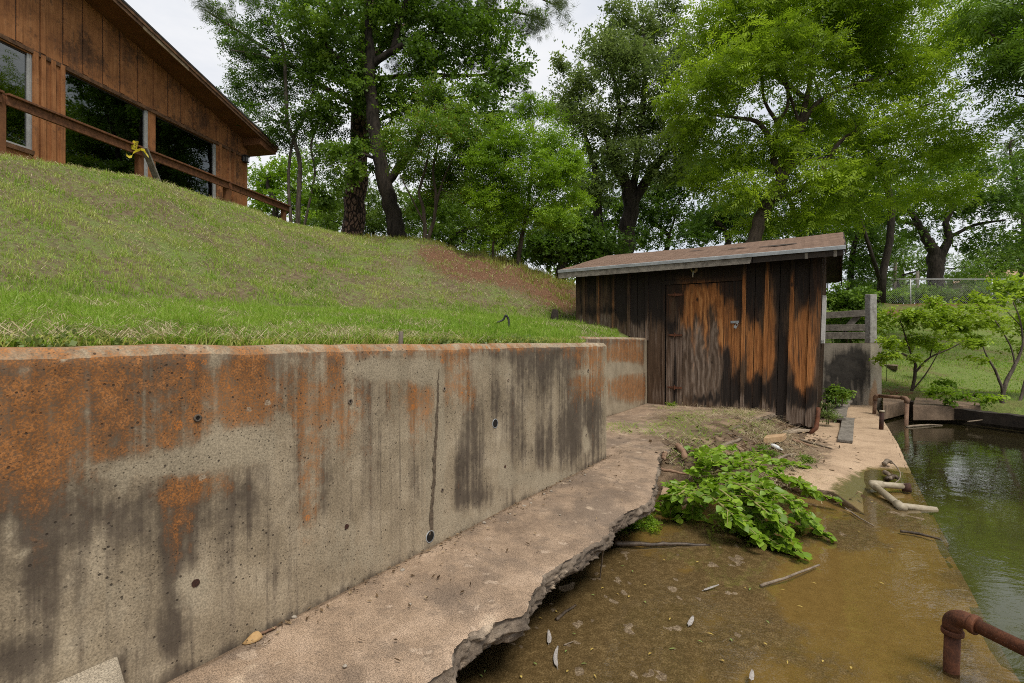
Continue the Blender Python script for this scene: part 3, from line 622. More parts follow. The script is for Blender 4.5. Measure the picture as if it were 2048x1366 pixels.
DK = [(100, 1000, 170, 100, .42), (430, 1000, 130, 70, .28), (290, 1060, 60, 70, .34), (570, 1010, 90, 70, .26), (60, 1180, 90, 80, .34), (460, 1110, 40, 60, .22), (230, 725, 50, 40, .8), (215, 790, 40, 60, .7), (250, 840, 60, 60, .55), (300, 770, 40, 60, .4), (410, 745, 30, 40, .5), (130, 1040, 150, 70, .35), (30, 1060, 70, 90, .45), (365, 1120, 45, 120, .62), (345, 1250, 45, 80, .85), (330, 1200, 22, 90, .6), (250, 1030, 14, 60, .5), (150, 1200, 60, 50, .4), (30, 1330, 60, 50, .9), (110, 1290, 40, 30, .5),
      (240, 1340, 20, 40, .7), (560, 780, 30, 60, .4), (590, 900, 12, 80, .4), (560, 1120, 20, 60, .35), (540, 1160, 40, 20, .3), (655, 960, 10, 90, .4), (700, 990, 10, 80, .3), (720, 760, 30, 40, .3), (935, 930, 32, 75, .62), (960, 990, 40, 30, .6), (920, 1000, 22, 20, .5), (950, 840, 18, 90, .5), (1000, 780, 14, 80, .45), (1060, 720, 60, 40, .55), (1110, 720, 40, 60, .5), (1030, 880, 30, 60, .4), (1080, 900, 40, 50, .5), (1155, 860, 45, 60, .7), (1190, 830, 18, 70, .75), (1130, 890, 30, 40, .5), (1010, 960, 20, 30, .4), (1040, 800, 60, 50, .3), (1150, 720, 16, 60, .5), (835, 960, 14, 60, .3), (480, 1000, 20, 60, .25)]
PL = [(270, 938, 85, 15, 1), (370, 920, 60, 20, 1), (440, 900, 50, 28, 1), (505, 885, 52, 34, 1), (240, 975, 30, 25, .6), (55, 747, 18, 10, 1), (125, 720, 8, 6, .9), (430, 720, 18, 22, .6), (780, 740, 60, 26, .75), (850, 745, 30, 22, .9), (735, 735, 40, 20, .6), (880, 850, 12, 130, .75), (866, 960, 24, 100, .6), (960, 730, 35, 25, .6), (1010, 745, 20, 25, .5), (1060, 850, 10, 30, .5), (1085, 830, 14, 30, .4), (1172, 880, 8, 26, .9), (1165, 745, 25, 10, .6), (390, 1165, 30, 26, .8), (690, 1053, 26, 22, .7), (230, 1200, 130, 60, .5), (420, 1230, 60, 60, .4), (700, 1110, 130, 40, .6), (900, 1050, 60, 30, .6), (1100, 960, 120, 22, .8), (15, 1060, 20, 40, .6), (40, 1110, 26, 14, .7), (550, 960, 16, 60, .4), (1000, 900, 16, 40, .3), (1010, 935, 14, 35, .8), (640, 740, 10, 40, .6), (590, 720, 30, 20, .5), (1010, 1030, 80, 20, .6), (1215, 720, 4, 120, .6)]
OR2 = [(1235, 715, 30, 26, 1), (1268, 715, 22, 26, .95), (1245, 772, 34, 26, 1), (1272, 768, 16, 28, .95)]; DK2 = [(1285, 690, 8, 60, .8), (1284, 770, 7, 40, .8), (1230, 690, 30, 8, .5), (1240, 800, 20, 10, .5), (1258, 700, 8, 40, .4)]
PL2 = [(1252, 738, 34, 11, 1), (1224, 744, 14, 14, 1), (1291, 740, 3, 90, .9), (1250, 818, 40, 14, .9)]
def wall_section(a0, a1, b0, top, parent, ors, dks, pls, z0=-.30, step=.028):
    A = np.arange(a0, a1 + 1e-6, (a1 - a0) / round((a1 - a0) / step)); zs = np.linspace(z0, top - .031, 48)
    prof = [(0, z) for z in zs] + [(.0015, top - .0295), (.012, top - .016), (.03, top), (.12, top + .002), (.21, top), (.21, z0)]
    pb = np.array([q[0] for q in prof]); pz = np.array([q[1] for q in prof]); a, b = np.meshgrid(A, pb, indexing='ij'); _, z = np.meshgrid(A, pz, indexing='ij')
    edge = np.zeros(len(prof)); edge[47:52] = 1
    b = b0 + b + edge * (vn(a * 22, z * 22, 5) - .5) * .010; z = z + edge * (fbm(a * 9, z * 0, 3, 6) - .5) * .012
    X = -1.5225 + .5408 * a - .8411 * b; Y = .979 + .8411 * a + .5408 * b
    r, c = X.shape; idx = np.arange(r * c).reshape(r, c); q = np.stack([idx[:-1, :-1], idx[1:, :-1], idx[1:, 1:], idx[:-1, 1:]], -1).reshape(-1, 4)
    co = np.stack([X, Y, z], -1).reshape(-1, 3)
    o = np_mesh('wall_section', co, q, M['wall'], parent, False)
    me = o.data   # end caps
    px, py = proj(X, np.maximum(Y, .25), z); m = np.zeros((X.size, 3)); wob = (fbm(px / 40, py / 90, 3, 8) - .5) * 30; wob2 = (fbm(px / 60 + 9, py / 60, 3, 9) - .5) * 26
    m[:, 0] = blobs(px + wob, py + wob2, ors).ravel(); m[:, 1] = blobs(px + wob, py + wob2, dks).ravel(); m[:, 2] = blobs(px + wob * .5, py + wob2 * .5, pls).ravel()
    ch = np.zeros_like(X); ch[:, 48:] = 1; ch = ch.ravel(); lim = (px < 1060).ravel()
    m[:, 0] = np.where(ch > 0, np.where(lim, .52, .35), m[:, 0]); m[:, 1] = np.where(ch > 0, .12, m[:, 1]); m[:, 2] = np.where(ch > 0, np.clip((vn(a * 7, z * 0, 77) - .45) * 1.6, 0, .55).ravel(), m[:, 2])
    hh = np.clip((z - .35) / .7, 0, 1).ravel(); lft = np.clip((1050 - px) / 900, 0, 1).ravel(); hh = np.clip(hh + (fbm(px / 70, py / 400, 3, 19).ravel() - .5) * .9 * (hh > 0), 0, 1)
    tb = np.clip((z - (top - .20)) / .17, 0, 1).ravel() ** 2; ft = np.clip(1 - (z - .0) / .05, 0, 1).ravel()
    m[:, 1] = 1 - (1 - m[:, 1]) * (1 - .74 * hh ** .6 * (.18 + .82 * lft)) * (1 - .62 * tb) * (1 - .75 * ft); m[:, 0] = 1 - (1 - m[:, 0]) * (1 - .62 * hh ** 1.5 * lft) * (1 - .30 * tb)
    m[:, 1] *= 1 - .8 * m[:, 2]; m[:, 0] *= 1 - .8 * m[:, 2]
    chm = ch > 0; m[chm, 0] = np.where(lim, .66, .42)[chm]; m[chm, 1] = .16; m[chm, 2] = np.clip((vn(a * 7, z * 0, 77) - .55) * 1.4, 0, .45).ravel()[chm]
    set_mask(o, m)
    cap = MB(); nn = len(prof)
    cap.add([co[(r - 1) * c + i] for i in range(nn)], [tuple(range(nn))[::-1]]); cap.add([co[i] for i in range(nn)], [tuple(range(nn))])
    return o, cap
def make_wall():
    w = empty('retaining_wall', W(2, .1, 0), 'low concrete retaining wall stained with orange lichen, holding back the grass bank', 'wall')
    o, cap = wall_section(-3.5, A_END, 0, 1.085, w, OR, DK, PL); c = cap.build('end_face', M['wall'], w); set_mask(c, np.tile([0, .3, .3], (len(cap.v), 1)))
    s2, cap2 = wall_section(4.3, 8.74, B2, 1.165, w, OR2, DK2, PL2); tag(s2, 'recessed length of wall beside the shed'); c = cap2.build('end_face', M['wall'], w); set_mask(c, np.tile([0, .3, .3], (len(cap2.v), 1)))
    b = MB().hexa([W(A_END - .2, .212, -.3), W(A_END - .002, .212, -.3), W(A_END - .002, B2 + .1, -.3), W(A_END - .2, B2 + .1, -.3), W(A_END - .2, .212, 1.083), W(A_END - .002, .212, 1.083), W(A_END - .002, B2 + .1, 1.083), W(A_END - .2, B2 + .1, 1.083)])
    r = b.build('return_wall', M['wall'], w, masks=np.tile([.2, .3, .3], (8, 1)))
    def wp(px, py, off=0.0):       # a point on the wall face seen at a pixel
        t = (px - CX) / F; Y = 2.152 / (.643 - t); X = .643 * Y - 2.152; q = Vector((X, Y, CAMZ - (py - CY) / F * Y)); return q + Vector((.8411, -.5408, 0)) * off
    nrm = Vector((.8411, -.5408, 0))
    # cold joint: rough eroded seam
    s = MB(); pts = [wp(878, 738, .002), wp(876, 765, .002), wp(875, 800, .002), wp(872, 860, .003), wp(869, 910, .003), wp(867, 960, .003), wp(864, 1000, .003), wp(861, 1082, .003)]
    rr = random.Random(3); P2 = []
    for i in range(len(pts) - 1):
        for k in range(6): P2.append(pts[i].lerp(pts[i + 1], k / 6) + Vector((.5408, .8411, 0)) * rr.uniform(-.004, .004))
    v = []; 
    for i, p in enumerate(P2):
        wd = (.0025 + .0105 * min(1, i / 26)) * rr.uniform(.65, 1.3); v += [p - Vector((.5408, .8411, 0)) * wd, p + Vector((.5408, .8411, 0)) * wd]
    s.add(v, [(2 * i, 2 * i + 1, 2 * i + 3, 2 * i + 2) for i in range(len(P2) - 1)]); s.build('joint_seam', simple('eroded_joint', (.045, .032, .022), (.25, .19, .13), 70, .95, .9, .01), w)
    for px, py, r in ((990, 847, .030), (860, 1073, .032)):
        p = wp(px, py, -.10); pipe = MB().ring(p, nrm, r, r - .0035, .103).build('weep_pipe', M['pvcgrey'], w, True)
        MB().disc(wp(px, py, .001), nrm, r * .86, 18, .002).build('pipe_bore', M['hole'], pipe)
    for px, py, r in ((391, 1166, .013), (693, 1053, .011), (1010, 933, .009)):
        MB().disc(wp(px, py, -.003), nrm, r, 12, .006).build('rust_plug', M['rustdark'], w)
    for px, py, r in ((395, 836, .013), (700, 803, .012), (888, 778, .012), (1176, 741, .016), (1172, 870, .012), (884, 980, .010), (1016, 760, .009)):
        q = MB().ring(wp(px, py, -.004), nrm, r, r * .5, .008).build('tie_hole', M['cheek'], w, True); MB().disc(wp(px, py, -.001), nrm, r * .52, 10, .003).build('hole_centre', M['hole'], q)
make_wall()
pts = [G(-140, 1474, .158), G(235, 1310, .158), G(253, 1372, .158), G(268, 1440, .158), G(60, 1640, .158)]
tag(MB().prism(pts, .004, .158).build('concrete_block', M['bank_slab'], bevel=.006), 'plain concrete block at the foot of the retaining wall, bottom left corner', 'block').data.materials.clear()
bpy.data.objects['concrete_block'].data.materials.append(mat_slab('grey_block', (.26, .22, .165), (.33, .28, .21), (.38, .33, .255), dark=False))

def make_block_wall():
    C = G(1741, 812, -.255); t = Vector((-.8411, .5408, 0)); r = Vector((.95, .30, 0)).normalized(); L = 1.1
    Bk = C + t * L; D = C + r * .32; top = 1.062
    w = empty('dock_wall', C, 'blackened concrete wall with a pale end, right of the shed', 'wall')
    def face(p, q, nu, nz, msk):
        us = np.linspace(0, 1, nu); zs = np.linspace(-.5, top, nz); U, Z = np.meshgrid(us, zs, indexing='ij')
        X = p.x + (q.x - p.x) * U; Y = p.y + (q.y - p.y) * U; px, py = proj(X, Y, Z)
        idx = np.arange(nu * nz).reshape(nu, nz); qd = np.stack([idx[:-1, :-1], idx[1:, :-1], idx[1:, 1:], idx[:-1, 1:]], -1).reshape(-1, 4)
        o = np_mesh('wall_face', np.stack([X, Y, Z], -1).reshape(-1, 3), qd, M['block'], w); m = np.zeros((X.size, 3)); m[:, 1] = msk(px, py).ravel(); m[:, 0] = blobs(px, py, [(1746, 800, 10, 25, .9), (1750, 770, 5, 40, .5)]).ravel(); set_mask(o, m)
    face(Bk, C, 40, 40, lambda px, py: blobs(px, py, [(1690, 740, 46, 42, 1), (1670, 800, 60, 40, .7), (1715, 720, 22, 30, .8)]) * .85)
    face(C, D, 12, 40, lambda px, py: blobs(px, py, [(1762, 720, 6, 60, .25)]))
    nb = Vector((.5408, .8411, 0)) * .3
    MB().prism([C, D, Bk + nb, Bk], top - .001, top + .004).build('wall_top', M['bank_slab'], w)
    MB().prism([C + Vector((.004, .006, 0)), D + Vector((-.004, .006, 0)), Bk + nb, Bk + Vector((0, .004, 0))], -.5, top - .004).build('wall_core', M['bank_slab'], w)
    g = empty('dock_railing', C + Vector((0, 0, top)), 'grey weathered timber rail fence with a thick end post on the dock wall', 'railing')
    c = C.lerp(D, .5) + t * .10 + Vector((.0, .1, 0))
    ps = [C + Vector((.012, .02, 0)), C + r * .19, C + r * .19 + t * .10 + nb * .3, C + t * .10 + nb * .3]
    MB().prism(ps, top + .006, CAMZ + (683 - 588) / 1000 * C.y)  .build('end_post', M['palepost'], g, bevel=.01)
    for y0, y1, th in ((626, 633, .14), (655, 655, .14), (671, 671, .15)):
        p = C + t * .09 + nb * .17; q = p + t * 1.6; p.z = CAMZ + (683 - y0) / 1000 * p.y; q.z = CAMZ + (683 - y1) / 1000 * p.y
        MB().bar(p, q, .045, th).build('rail', M['greywood'], g, bevel=.006)
    p = C + t * .2 + nb * .35; q = p + t * .28; p.z = top + .60; q.z = top + .25; MB().bar(p, q, .05, .12).build('brace', M['greywood'], g)
    p = C + t * .30 + nb * .4; MB().box(lambda x, y, z: p + Vector((x, y, z)), -.2, .02, 0, .06, .125, .25).build('bracket', M['white'], g)
make_block_wall()
# ================================================================= shed
def SH(s, k, z):                      # along the front, into the shed, up; the front leans a little
    s2 = s - .032 * max(s, 0) / 2.6 * (2.45 - z)
    return Vector((2.4 + .841 * s2 + .541 * k, 8.87 - .541 * s2 + .841 * k, z))
def S(px, k=0.0):
    t = (px - CX) / F; return (8.87 * t - 2.4 + k * (.841 * t - .541)) / (.841 + .541 * t)
def SZ(s, py): return CAMZ - (py - CY) / F * (8.87 - .541 * s)
SOR = [(1360, 580, 9, 90, .2), (1337, 622, 6, 45, .85), (1362, 630, 5, 50, .75), (1390, 585, 22, 30, .9), (1415, 585, 44, 28, .9), (1440, 610, 8, 50, .7), (1412, 640, 9, 30, .7), (1383, 620, 14, 40, .9), (1442, 640, 8, 66, .95), (1412, 690, 6, 50, .5), (1388, 700, 5, 40, .45), (1400, 575, 46, 20, .9), (1462, 640, 5, 60, .5), (1466, 690, 8, 90, .9), (1479, 700, 6, 60, .8), (1455, 660, 6, 60, .55), (1490, 610, 4, 80, .85), (1508, 680, 14, 80, .85), (1520, 710, 12, 60, .95), (1500, 730, 6, 40, .7), (1536, 610, 5, 120, .9), (1545, 690, 8, 70, .8), (1562, 630, 12, 60, .35), (1574, 700, 6, 40, .7), (1586, 650, 5, 130, .9), (1610, 680, 24, 100, 1.0), (1606, 740, 20, 40, .95), (1634, 560, 9, 70, .9), (1640, 630, 5, 50, .5), (1226, 600, 3, 60, .5), (1158, 590, 6, 80, .35), (1197, 580, 3, 60, .35), (1328, 600, 4, 60, .6)]
SBK = [(1230, 570, 90, 50, .6), (1300, 580, 50, 70, .75), (1230, 625, 80, 14, .6), (1420, 530, 280, 32, .9), (1510, 590, 22, 55, .9), (1520, 780, 40, 26, .75), (1560, 620, 10, 90, .7), (1563, 760, 16, 70, .95), (1605, 560, 30, 60, .85), (1340, 655, 10, 20, .9), (1362, 590, 4, 40, .7), (1453, 750, 7, 40, .9), (1452, 720, 5, 30, .6), (1460, 570, 20, 30, .8), (1500, 790, 60, 22, .7), (1600, 795, 40, 22, .8), (1470, 770, 20, 30, .6), (1640, 720, 8, 90, .4), (1400, 800, 36, 10, .5), (1350, 760, 6, 60, .6), (1475, 600, 8, 60, .4), (1585, 760, 6, 40, .7), (1265, 610, 20, 14, .5), (1372, 575, 2, 30, .3)]  # top strip mixes black mildew with painted shade under the eave
SSI = [(1220, 660, 90, 30, .6), (1210, 600, 4, 60, .7), (1275, 655, 14, 30, .8), (1310, 720, 20, 120, .55), (1345, 740, 22, 80, .4), (1400, 720, 40, 90, .7), (1420, 760, 40, 40, .95), (1405, 680, 36, 40, .75), (1390, 770, 20, 20, 1), (1440, 740, 20, 60, .7), (1470, 820, 30, 30, .95), (1530, 830, 60, 30, .95), (1595, 838, 40, 30, .95), (1632, 780, 10, 120, .6), (1320, 790, 20, 40, .5), (1350, 790, 24, 30, .6)]
def shed_masks(mb):
    v = np.array(mb.v); px, py = proj(v[:, 0], v[:, 1], v[:, 2]); w = (fbm(px / 9, py / 26, 3, 5) - .5) * 10; w2 = (fbm(px / 7, py / 40, 3, 6) - .5) * 60
    m = np.stack([blobs(px + w, py + w2, SOR), blobs(px + w, py + w2 * .7, SBK), blobs(px + w, py + w2, SSI)], -1); st = [q[0] for q in mb.bd] + [len(v)]
    for q, e in zip(mb.bd, st[1:]): m[q[0]:e] += np.array(q[1:]) * np.array([np.clip(m[q[0]:e, 0].max(), 0, 1), 1, 1])
    return m
def front_board(mb, s0, s1, z0a, z0b, z1a, z1b, k0, k1, nz=56, ns=4, rag=.0, rr=None):   # one vertical board, finely divided
    rr = rr or random; mb.bd = getattr(mb, 'bd', []); mb.bd.append((len(mb.v), rr.uniform(-.13, .13), rr.uniform(-.16, .16), rr.uniform(-.2, .2))); z0 = [z0a + (z0b - z0a) * i / ns + rr.uniform(-rag, rag) for i in range(ns + 1)]
    o = len(mb.v)
    for i in range(ns + 1):
        for j in range(nz + 1):
            f = j / nz; zt = z1a + (z1b - z1a) * i / ns; mb.v.append(tuple(SH(s0 + (s1 - s0) * i / ns, k0, z0[i] + (zt - z0[i]) * f)))
    for i in range(ns):
        for j in range(nz):
            a = o + i * (nz + 1) + j; mb.f.append((a, a + nz + 1, a + nz + 2, a + 1))
    o2 = len(mb.v)   # sides and back
    c = [SH(s0, k0, z0[0]), SH(s1, k0, z0[-1]), SH(s1, k0, z1b), SH(s0, k0, z1a)]; d = [SH(s0, k1, z0[0]), SH(s1, k1, z0[-1]), SH(s1, k1, z1b), SH(s0, k1, z1a)]
    mb.add(c + d, [(0, 3, 7, 4), (1, 5, 6, 2), (0, 4, 5, 1), (3, 2, 6, 7), (4, 7, 6, 5)])
def zbot(s): return float(np.interp(s, [-1.42, -.02, 0, .9, 1.5, 2.62], [1.2, 1.1, -.02, -.06, -.10, -.175]))
def make_shed():
    sh = empty('wooden_shed', SH(.6, 2, 0), 'dark weathered board and batten shed with a brown shingle roof beside the wall', 'shed')
    rr = random.Random(5); ztop = lambda k: 2.45 + .2585 * (min(k, 4.8 - k) + .35) - .085
    sl, sr = S(1151), S(1646) + .0
    f = MB(); BT = []; zt = ztop(0)
    # boards of the front, leaving the doorway
    seams = [sl, S(1197), S(1229), S(1258), S(1275), S(1294.5), S(1329)]
    for i in range(len(seams) - 1):
        a, b = seams[i], seams[i + 1]; zz = zbot((a + b) / 2 - .02) if b < .02 else -.03
        front_board(f, a + .005, b - .005, zz, zz - .01, zt, zt, rr.uniform(-.006, .004), .022, rag=.012, rr=rr)
    front_board(f, S(1329) + .002, S(1489) - .002, SZ(S(1380), 563), SZ(S(1460), 560), zt, zt, 0.0, .022, 20)
    seams = [S(1489), S(1512), S(1536), S(1562), S(1587), S(1622)]
    for i in range(len(seams) - 1):
        a, b = seams[i], seams[i + 1]; front_board(f, a + .005, b - .005, zbot(a), zbot(b), zt, zt, rr.uniform(-.006, .004), .022, rag=.022, rr=rr)
    for px, z in ((1169, 1.2), (1197, 1.2), (1228, 1.2), (1258, 1.2), (1294.5, 1.12), (1490.5, None), (1536, None), (1587, None)):
        s = S(px); zz = z if z else zbot(s) + rr.uniform(0, .04); bt = MB(); BT.append(bt); front_board(bt, s - .028, s + .028, zz, zz, zt, zt, -.036, -.007, 56, 2, .01, rr)
    s = S(1329); front_board(f, s - .03, s + .012, -.04, -.04, zt, zt, -.024, -.006, 56, 2, .01, rr)
    front_board(f, S(1329), S(1489), SZ(S(1400), 566) - .0, SZ(S(1400), 566), SZ(S(1400), 558), SZ(S(1400), 558), -.03, -.002, 4)
    f.build('front_wall', M['boards'], sh, masks=shed_masks(f))
    for bt in BT:
      bm = shed_masks(bt); vz = np.array(bt.v); vpx, vpy = proj(vz[:, 0], vz[:, 1], vz[:, 2]); bm[:, 0] += .30 * np.clip((740 - vpy) / 40, 0, 1) * np.clip((vpy - 525) / 30, 0, 1); bm[:, 1] -= .25; bt.build('batten', M['boards'], sh, masks=bm)
    c = MB(); a = S(1622); front_board(c, a + .002, sr, zbot(a), zbot(sr) - .01, zt, zt, -.03, .07, 60, 3, .02, rr); c.build('corner_board', M['boards'], sh, masks=shed_masks(c))
    # other walls
    def wall_mask(mb, r, g, b): return np.tile([r, g, b], (len(mb.v), 1))
    q = MB(); n = 12
    for i in range(n):
        k0, k1 = .072 + (4.05 - .072) * i / n, .072 + (4.05 - .072) * (i + 1) / n - .006; zc = min(ztop(k0), ztop(k1)) - .0
        q.hexa([SH(sr - .035, k0, -.2), SH(sr - .012, k0, -.2), SH(sr - .012, k1, -.2), SH(sr - .035, k1, -.2), SH(sr - .035, k0, ztop(k0)), SH(sr - .012, k0, ztop(k0)), SH(sr - .012, k1, ztop(k1)), SH(sr - .035, k1, ztop(k1))])
        q.hexa([SH(sr - .012, k1 - .03, -.18), SH(sr + .008, k1 - .03, -.18), SH(sr + .008, k1 + .02, -.18), SH(sr - .012, k1 + .02, -.18), SH(sr - .012, k1 - .03, ztop(k1)), SH(sr + .008, k1 - .03, ztop(k1)), SH(sr + .008, k1 + .02, ztop(k1)), SH(sr - .012, k1 + .02, ztop(k1))])
    q.build('side_wall', M['boards'], sh, masks=wall_mask(q, .15, .45, .3))
    q = MB()
    for i in range(n):
        k0, k1 = .03 + 4.02 * i / n, .03 + 4.02 * (i + 1) / n - .006
        q.hexa([SH(sl, k0, .9), SH(sl + .022, k0, .9), SH(sl + .022, k1, .9), SH(sl, k1, .9), SH(sl, k0, ztop(k0)), SH(sl + .022, k0, ztop(k0)), SH(sl + .022, k1, ztop(k1)), SH(sl, k1, ztop(k1))])
    q.build('side_wall', M['boards'], sh, masks=wall_mask(q, .1, .5, .2))
    q = MB().box(SH, sl + .03, sr - .045, 4.03, 4.05, -.2, ztop(4.04)); q.build('back_wall', M['boards'], sh, masks=wall_mask(q, .1, .5, .2))
    # door
    dr = empty('door', SH(S(1400), 0, 0), None); dr.parent = sh; dr.matrix_parent_inverse = Matrix_T(sh)
    dr2 = MB(); zt2 = SZ(S(1400), 567); s0 = S(1331)
    front_board(dr2, S(1333.5), S(1350), -.035, -.035, zt2, zt2, -.006, .02, 60, 2, .006, rr); front_board(dr2, S(1351), S(1367), -.04, -.04, zt2, zt2, -.004, .02, 60, 2, .006, rr)
    front_board(dr2, S(1450), S(1468), -.09, -.09, zt2, zt2, -.004, .02, 60, 2, .008, rr); front_board(dr2, S(1469), S(1486), -.10, -.10, zt2, zt2, -.006, .02, 60, 2, .008, rr)
    front_board(dr2, S(1467), S(1471), -.09, -.09, zt2, zt2, -.016, -.007, 60, 1, .0, rr)
    bpy.data.objects.remove(dr); door = dr2.build('door', M['boards'], sh, masks=shed_masks(dr2))
    p = MB(); front_board(p, S(1367) + .004, S(1449.5), -.05, -.085, zt2 - .005, zt2 - .005, -.014, .016, 90, 24, .012, rr); tag(p.build('plywood_panel', M['ply'], door, masks=shed_masks(p)), 'swirly grained plywood patch, orange above and grey below')
    h = MB(); front_board(h, S(1366), S(1452), -.10, -.13, -.03, -.06, -.02, .01, 6, 12, .02, rr); h.build('kick_board', simple('rotten_red_board', (.05, .028, .02), (.17, .10, .075), 9), door)
    for y in (589, 670, 776):        # strap hinges
        g = MB(); s = S(1366); z = SZ(s, y)
        g.add([SH(S(1336), -.012, z + .014), SH(S(1352), -.020, z + .022), SH(s, -.014, z + .016), SH(s, -.014, z - .016), SH(S(1352), -.020, z - .020), SH(S(1338), -.012, z - .008),
               SH(S(1336), -.022, z + .014), SH(S(1352), -.030, z + .022), SH(s, -.024, z + .016), SH(s, -.024, z - .016), SH(S(1352), -.030, z - .020), SH(S(1338), -.022, z - .008)],
              [(6, 7, 10, 11), (7, 8, 9, 10), (0, 1, 7, 6), (1, 2, 8, 7), (3, 4, 10, 9), (4, 5, 11, 10), (2, 3, 9, 8), (5, 0, 6, 11)])
        g.tube([SH(S(1351), -.03, z - .04), SH(S(1351), -.03, z + .04)], .008, 8); g.build('hinge', M['rust'], door)
    s = S(1472); z = SZ(s, 644); g = MB().box(SH, S(1464), S(1481), -.03, -.016, z - .022, z + .018); g.box(SH, S(1476), S(1480), -.05, -.03, z - .02, z + .016); hp = g.build('hasp', M['metal'], door, bevel=.003)
    g = MB(); c = SH(S(1477), -.055, SZ(s, 650)); x = Vector((.841, -.541, 0))
    def lk(a, b, d): ang = -.5; return c + x * (a * math.cos(ang) - b * math.sin(ang)) + Vector((0, 0, a * math.sin(ang) + b * math.cos(ang))) + Vector((-.541, -.841, 0)) * d
    g.hexa([lk(-.024, -.06, -.01), lk(.024, -.06, -.01), lk(.024, -.06, .014), lk(-.024, -.06, .014), lk(-.024, -.015, -.01), lk(.024, -.015, -.01), lk(.024, -.015, .014), lk(-.024, -.015, .014)])
    pl = g.build('padlock', M['metal'], door, bevel=.004); MB().tube([lk(-.016, -.015, 0), lk(-.016, .012, 0), lk(-.008, .024, 0), (lk(.008, .024, 0)), lk(.016, .012, 0), lk(.016, -.015, 0)], .004, 8).build('shackle', M['galv'], hp, True)
    # bare lamp holder above the door
    c = SH(S(1389), -.005, SZ(S(1389), 539)); out = Vector((-.541, -.841, 0)); lh = MB().tube([c, c + out * .03, c + out * .055], [.062, .056, .03], 18).build('lamp_holder', M['pvc'], sh, True)
    MB().tube([c + out * .055, c + out * .075 + Vector((0, 0, -.01))], .028, 14).build('lamp_socket', M['hole'], lh, True); MB().tube([c + out * .06 - Vector((0, 0, .02)), c + out * .066 - Vector((.01, 0, .10)), c + out * .05 - Vector((.012, 0, .135))], .008, 8).build('pull_cord', M['white'], lh, True)
    # roof
    e0, e1 = -1.585, 2.92; KE, KR, KB = -.35, 2.05, 4.45
    def zr(k): return 2.45 + .2585 * ((k - KE) if k < KR else (2 * KR - KE - k))
    rf = MB()
    for (ka, kb) in ((KE - .01, KR), (KR, KB)):
        ns, nk = 44, 16; o = len(rf.v)
        for i in range(ns + 1):
            for j in range(nk + 1):
                s = e0 + (e1 - e0) * i / ns; k = ka + (kb - ka) * j / nk; sag = -.02 * math.sin(math.pi * i / ns) + .012 * (vn(i * .7, j * .5, 3) - .5)
                rf.v.append(tuple(Vector((2.4 + .841 * s + .541 * k, 8.87 - .541 * s + .841 * k, zr(k) + .0 + sag))))
        for i in range(ns):
            for j in range(nk):
                a = o + i * (nk + 1) + j; rf.f.append((a, a + nk + 1, a + nk + 2, a + 1))
    R = lambda s, k, dz: Vector((2.4 + .841 * s + .541 * k, 8.87 - .541 * s + .841 * k, zr(k) + dz))
    roof = rf.build('roof', M['shingle'], sh); so = roof.modifiers.new('thick', 'SOLIDIFY'); so.thickness = .022; so.offset = -1
    # shingles need their own coordinates: rotate through an object-space trick is avoided, the brick node follows world axes turned by the mesh
    d = MB()
    for (ka, kb) in ((KE + .03, KR), (KR, KB - .02)):
        d.hexa([R(e0 + .03, ka, -.05), R(e1 - .03, ka, -.05), R(e1 - .03, kb, -.05), R(e0 + .03, kb, -.05), R(e0 + .03, ka, -.027), R(e1 - .03, ka, -.027), R(e1 - .03, kb, -.027), R(e0 + .03, kb, -.027)])
    d.build('roof_deck', M['darkwood'], roof)
    ml = [(e0 - .004, .6), (.6, 1.35), (1.35, e1 + .004)]; d = MB()
    for i, (a, b) in enumerate(ml): d.hexa([R(a, KE - .022 - .003 * i, -.052), R(b, KE - .022 - .003 * i, -.052), R(b, KE - .012, -.052), R(a, KE - .012, -.052), R(a, KE - .022 - .003 * i, -.004), R(b, KE - .022 - .003 * i, -.004), R(b, KE - .012, .002), R(a, KE - .012, .002)])
    d.build('drip_edge', M['metal'], roof)
    d = MB()
    for (ka, kb) in ((KE, KR), (KR, KB)): d.hexa([R(e1 - .01, ka, -.12), R(e1 + .012, ka, -.12), R(e1 + .012, kb, -.12), R(e1 - .01, kb, -.12), R(e1 - .01, ka, .0), R(e1 + .012, ka, .0), R(e1 + .012, kb, .0), R(e1 - .01, kb, .0)])
    d.build('rake_board', M['darkwood'], roof)
    sE = S(1500, KE); d = MB(); d.hexa([R(e0, KE - .008, -.16), R(sE, KE - .008, -.155), R(sE, KE + .028, -.155), R(e0, KE + .028, -.16), R(e0, KE - .008, -.05), R(sE + .03, KE - .008, -.05), R(sE + .03, KE + .028, -.05), R(e0, KE + .028, -.05)])
    d.build('fascia_board', M['greywood'], sh)
    d = MB(); d.hexa([R(sE + .04, KE + .0, -.15), R(e1 - .02, KE + .0, -.14), R(e1 - .02, KE + .02, -.14), R(sE + .04, KE + .02, -.15), R(sE + .04, KE, -.056), R(e1 - .02, KE, -.056), R(e1 - .02, KE + .02, -.056), R(sE + .04, KE + .02, -.056)]); d.build('sub_fascia', M['darkwood'], sh)
    for s in (sE + .01, sr - .2, e1 - .12):
        d = MB(); d.hexa([R(s - .02, KE + .0, -.15), R(s + .02, KE + .0, -.15), R(s + .02, .35, -.15), R(s - .02, .35, -.15), R(s - .02, KE - .006, -.06), R(s + .02, KE - .006, -.06), R(s + .02, .35, -.06), R(s - .02, .35, -.06)]); d.build('rafter_end', M['greywood'] if s > 2 else M['darkwood'], sh)
    rr2 = random.Random(9)
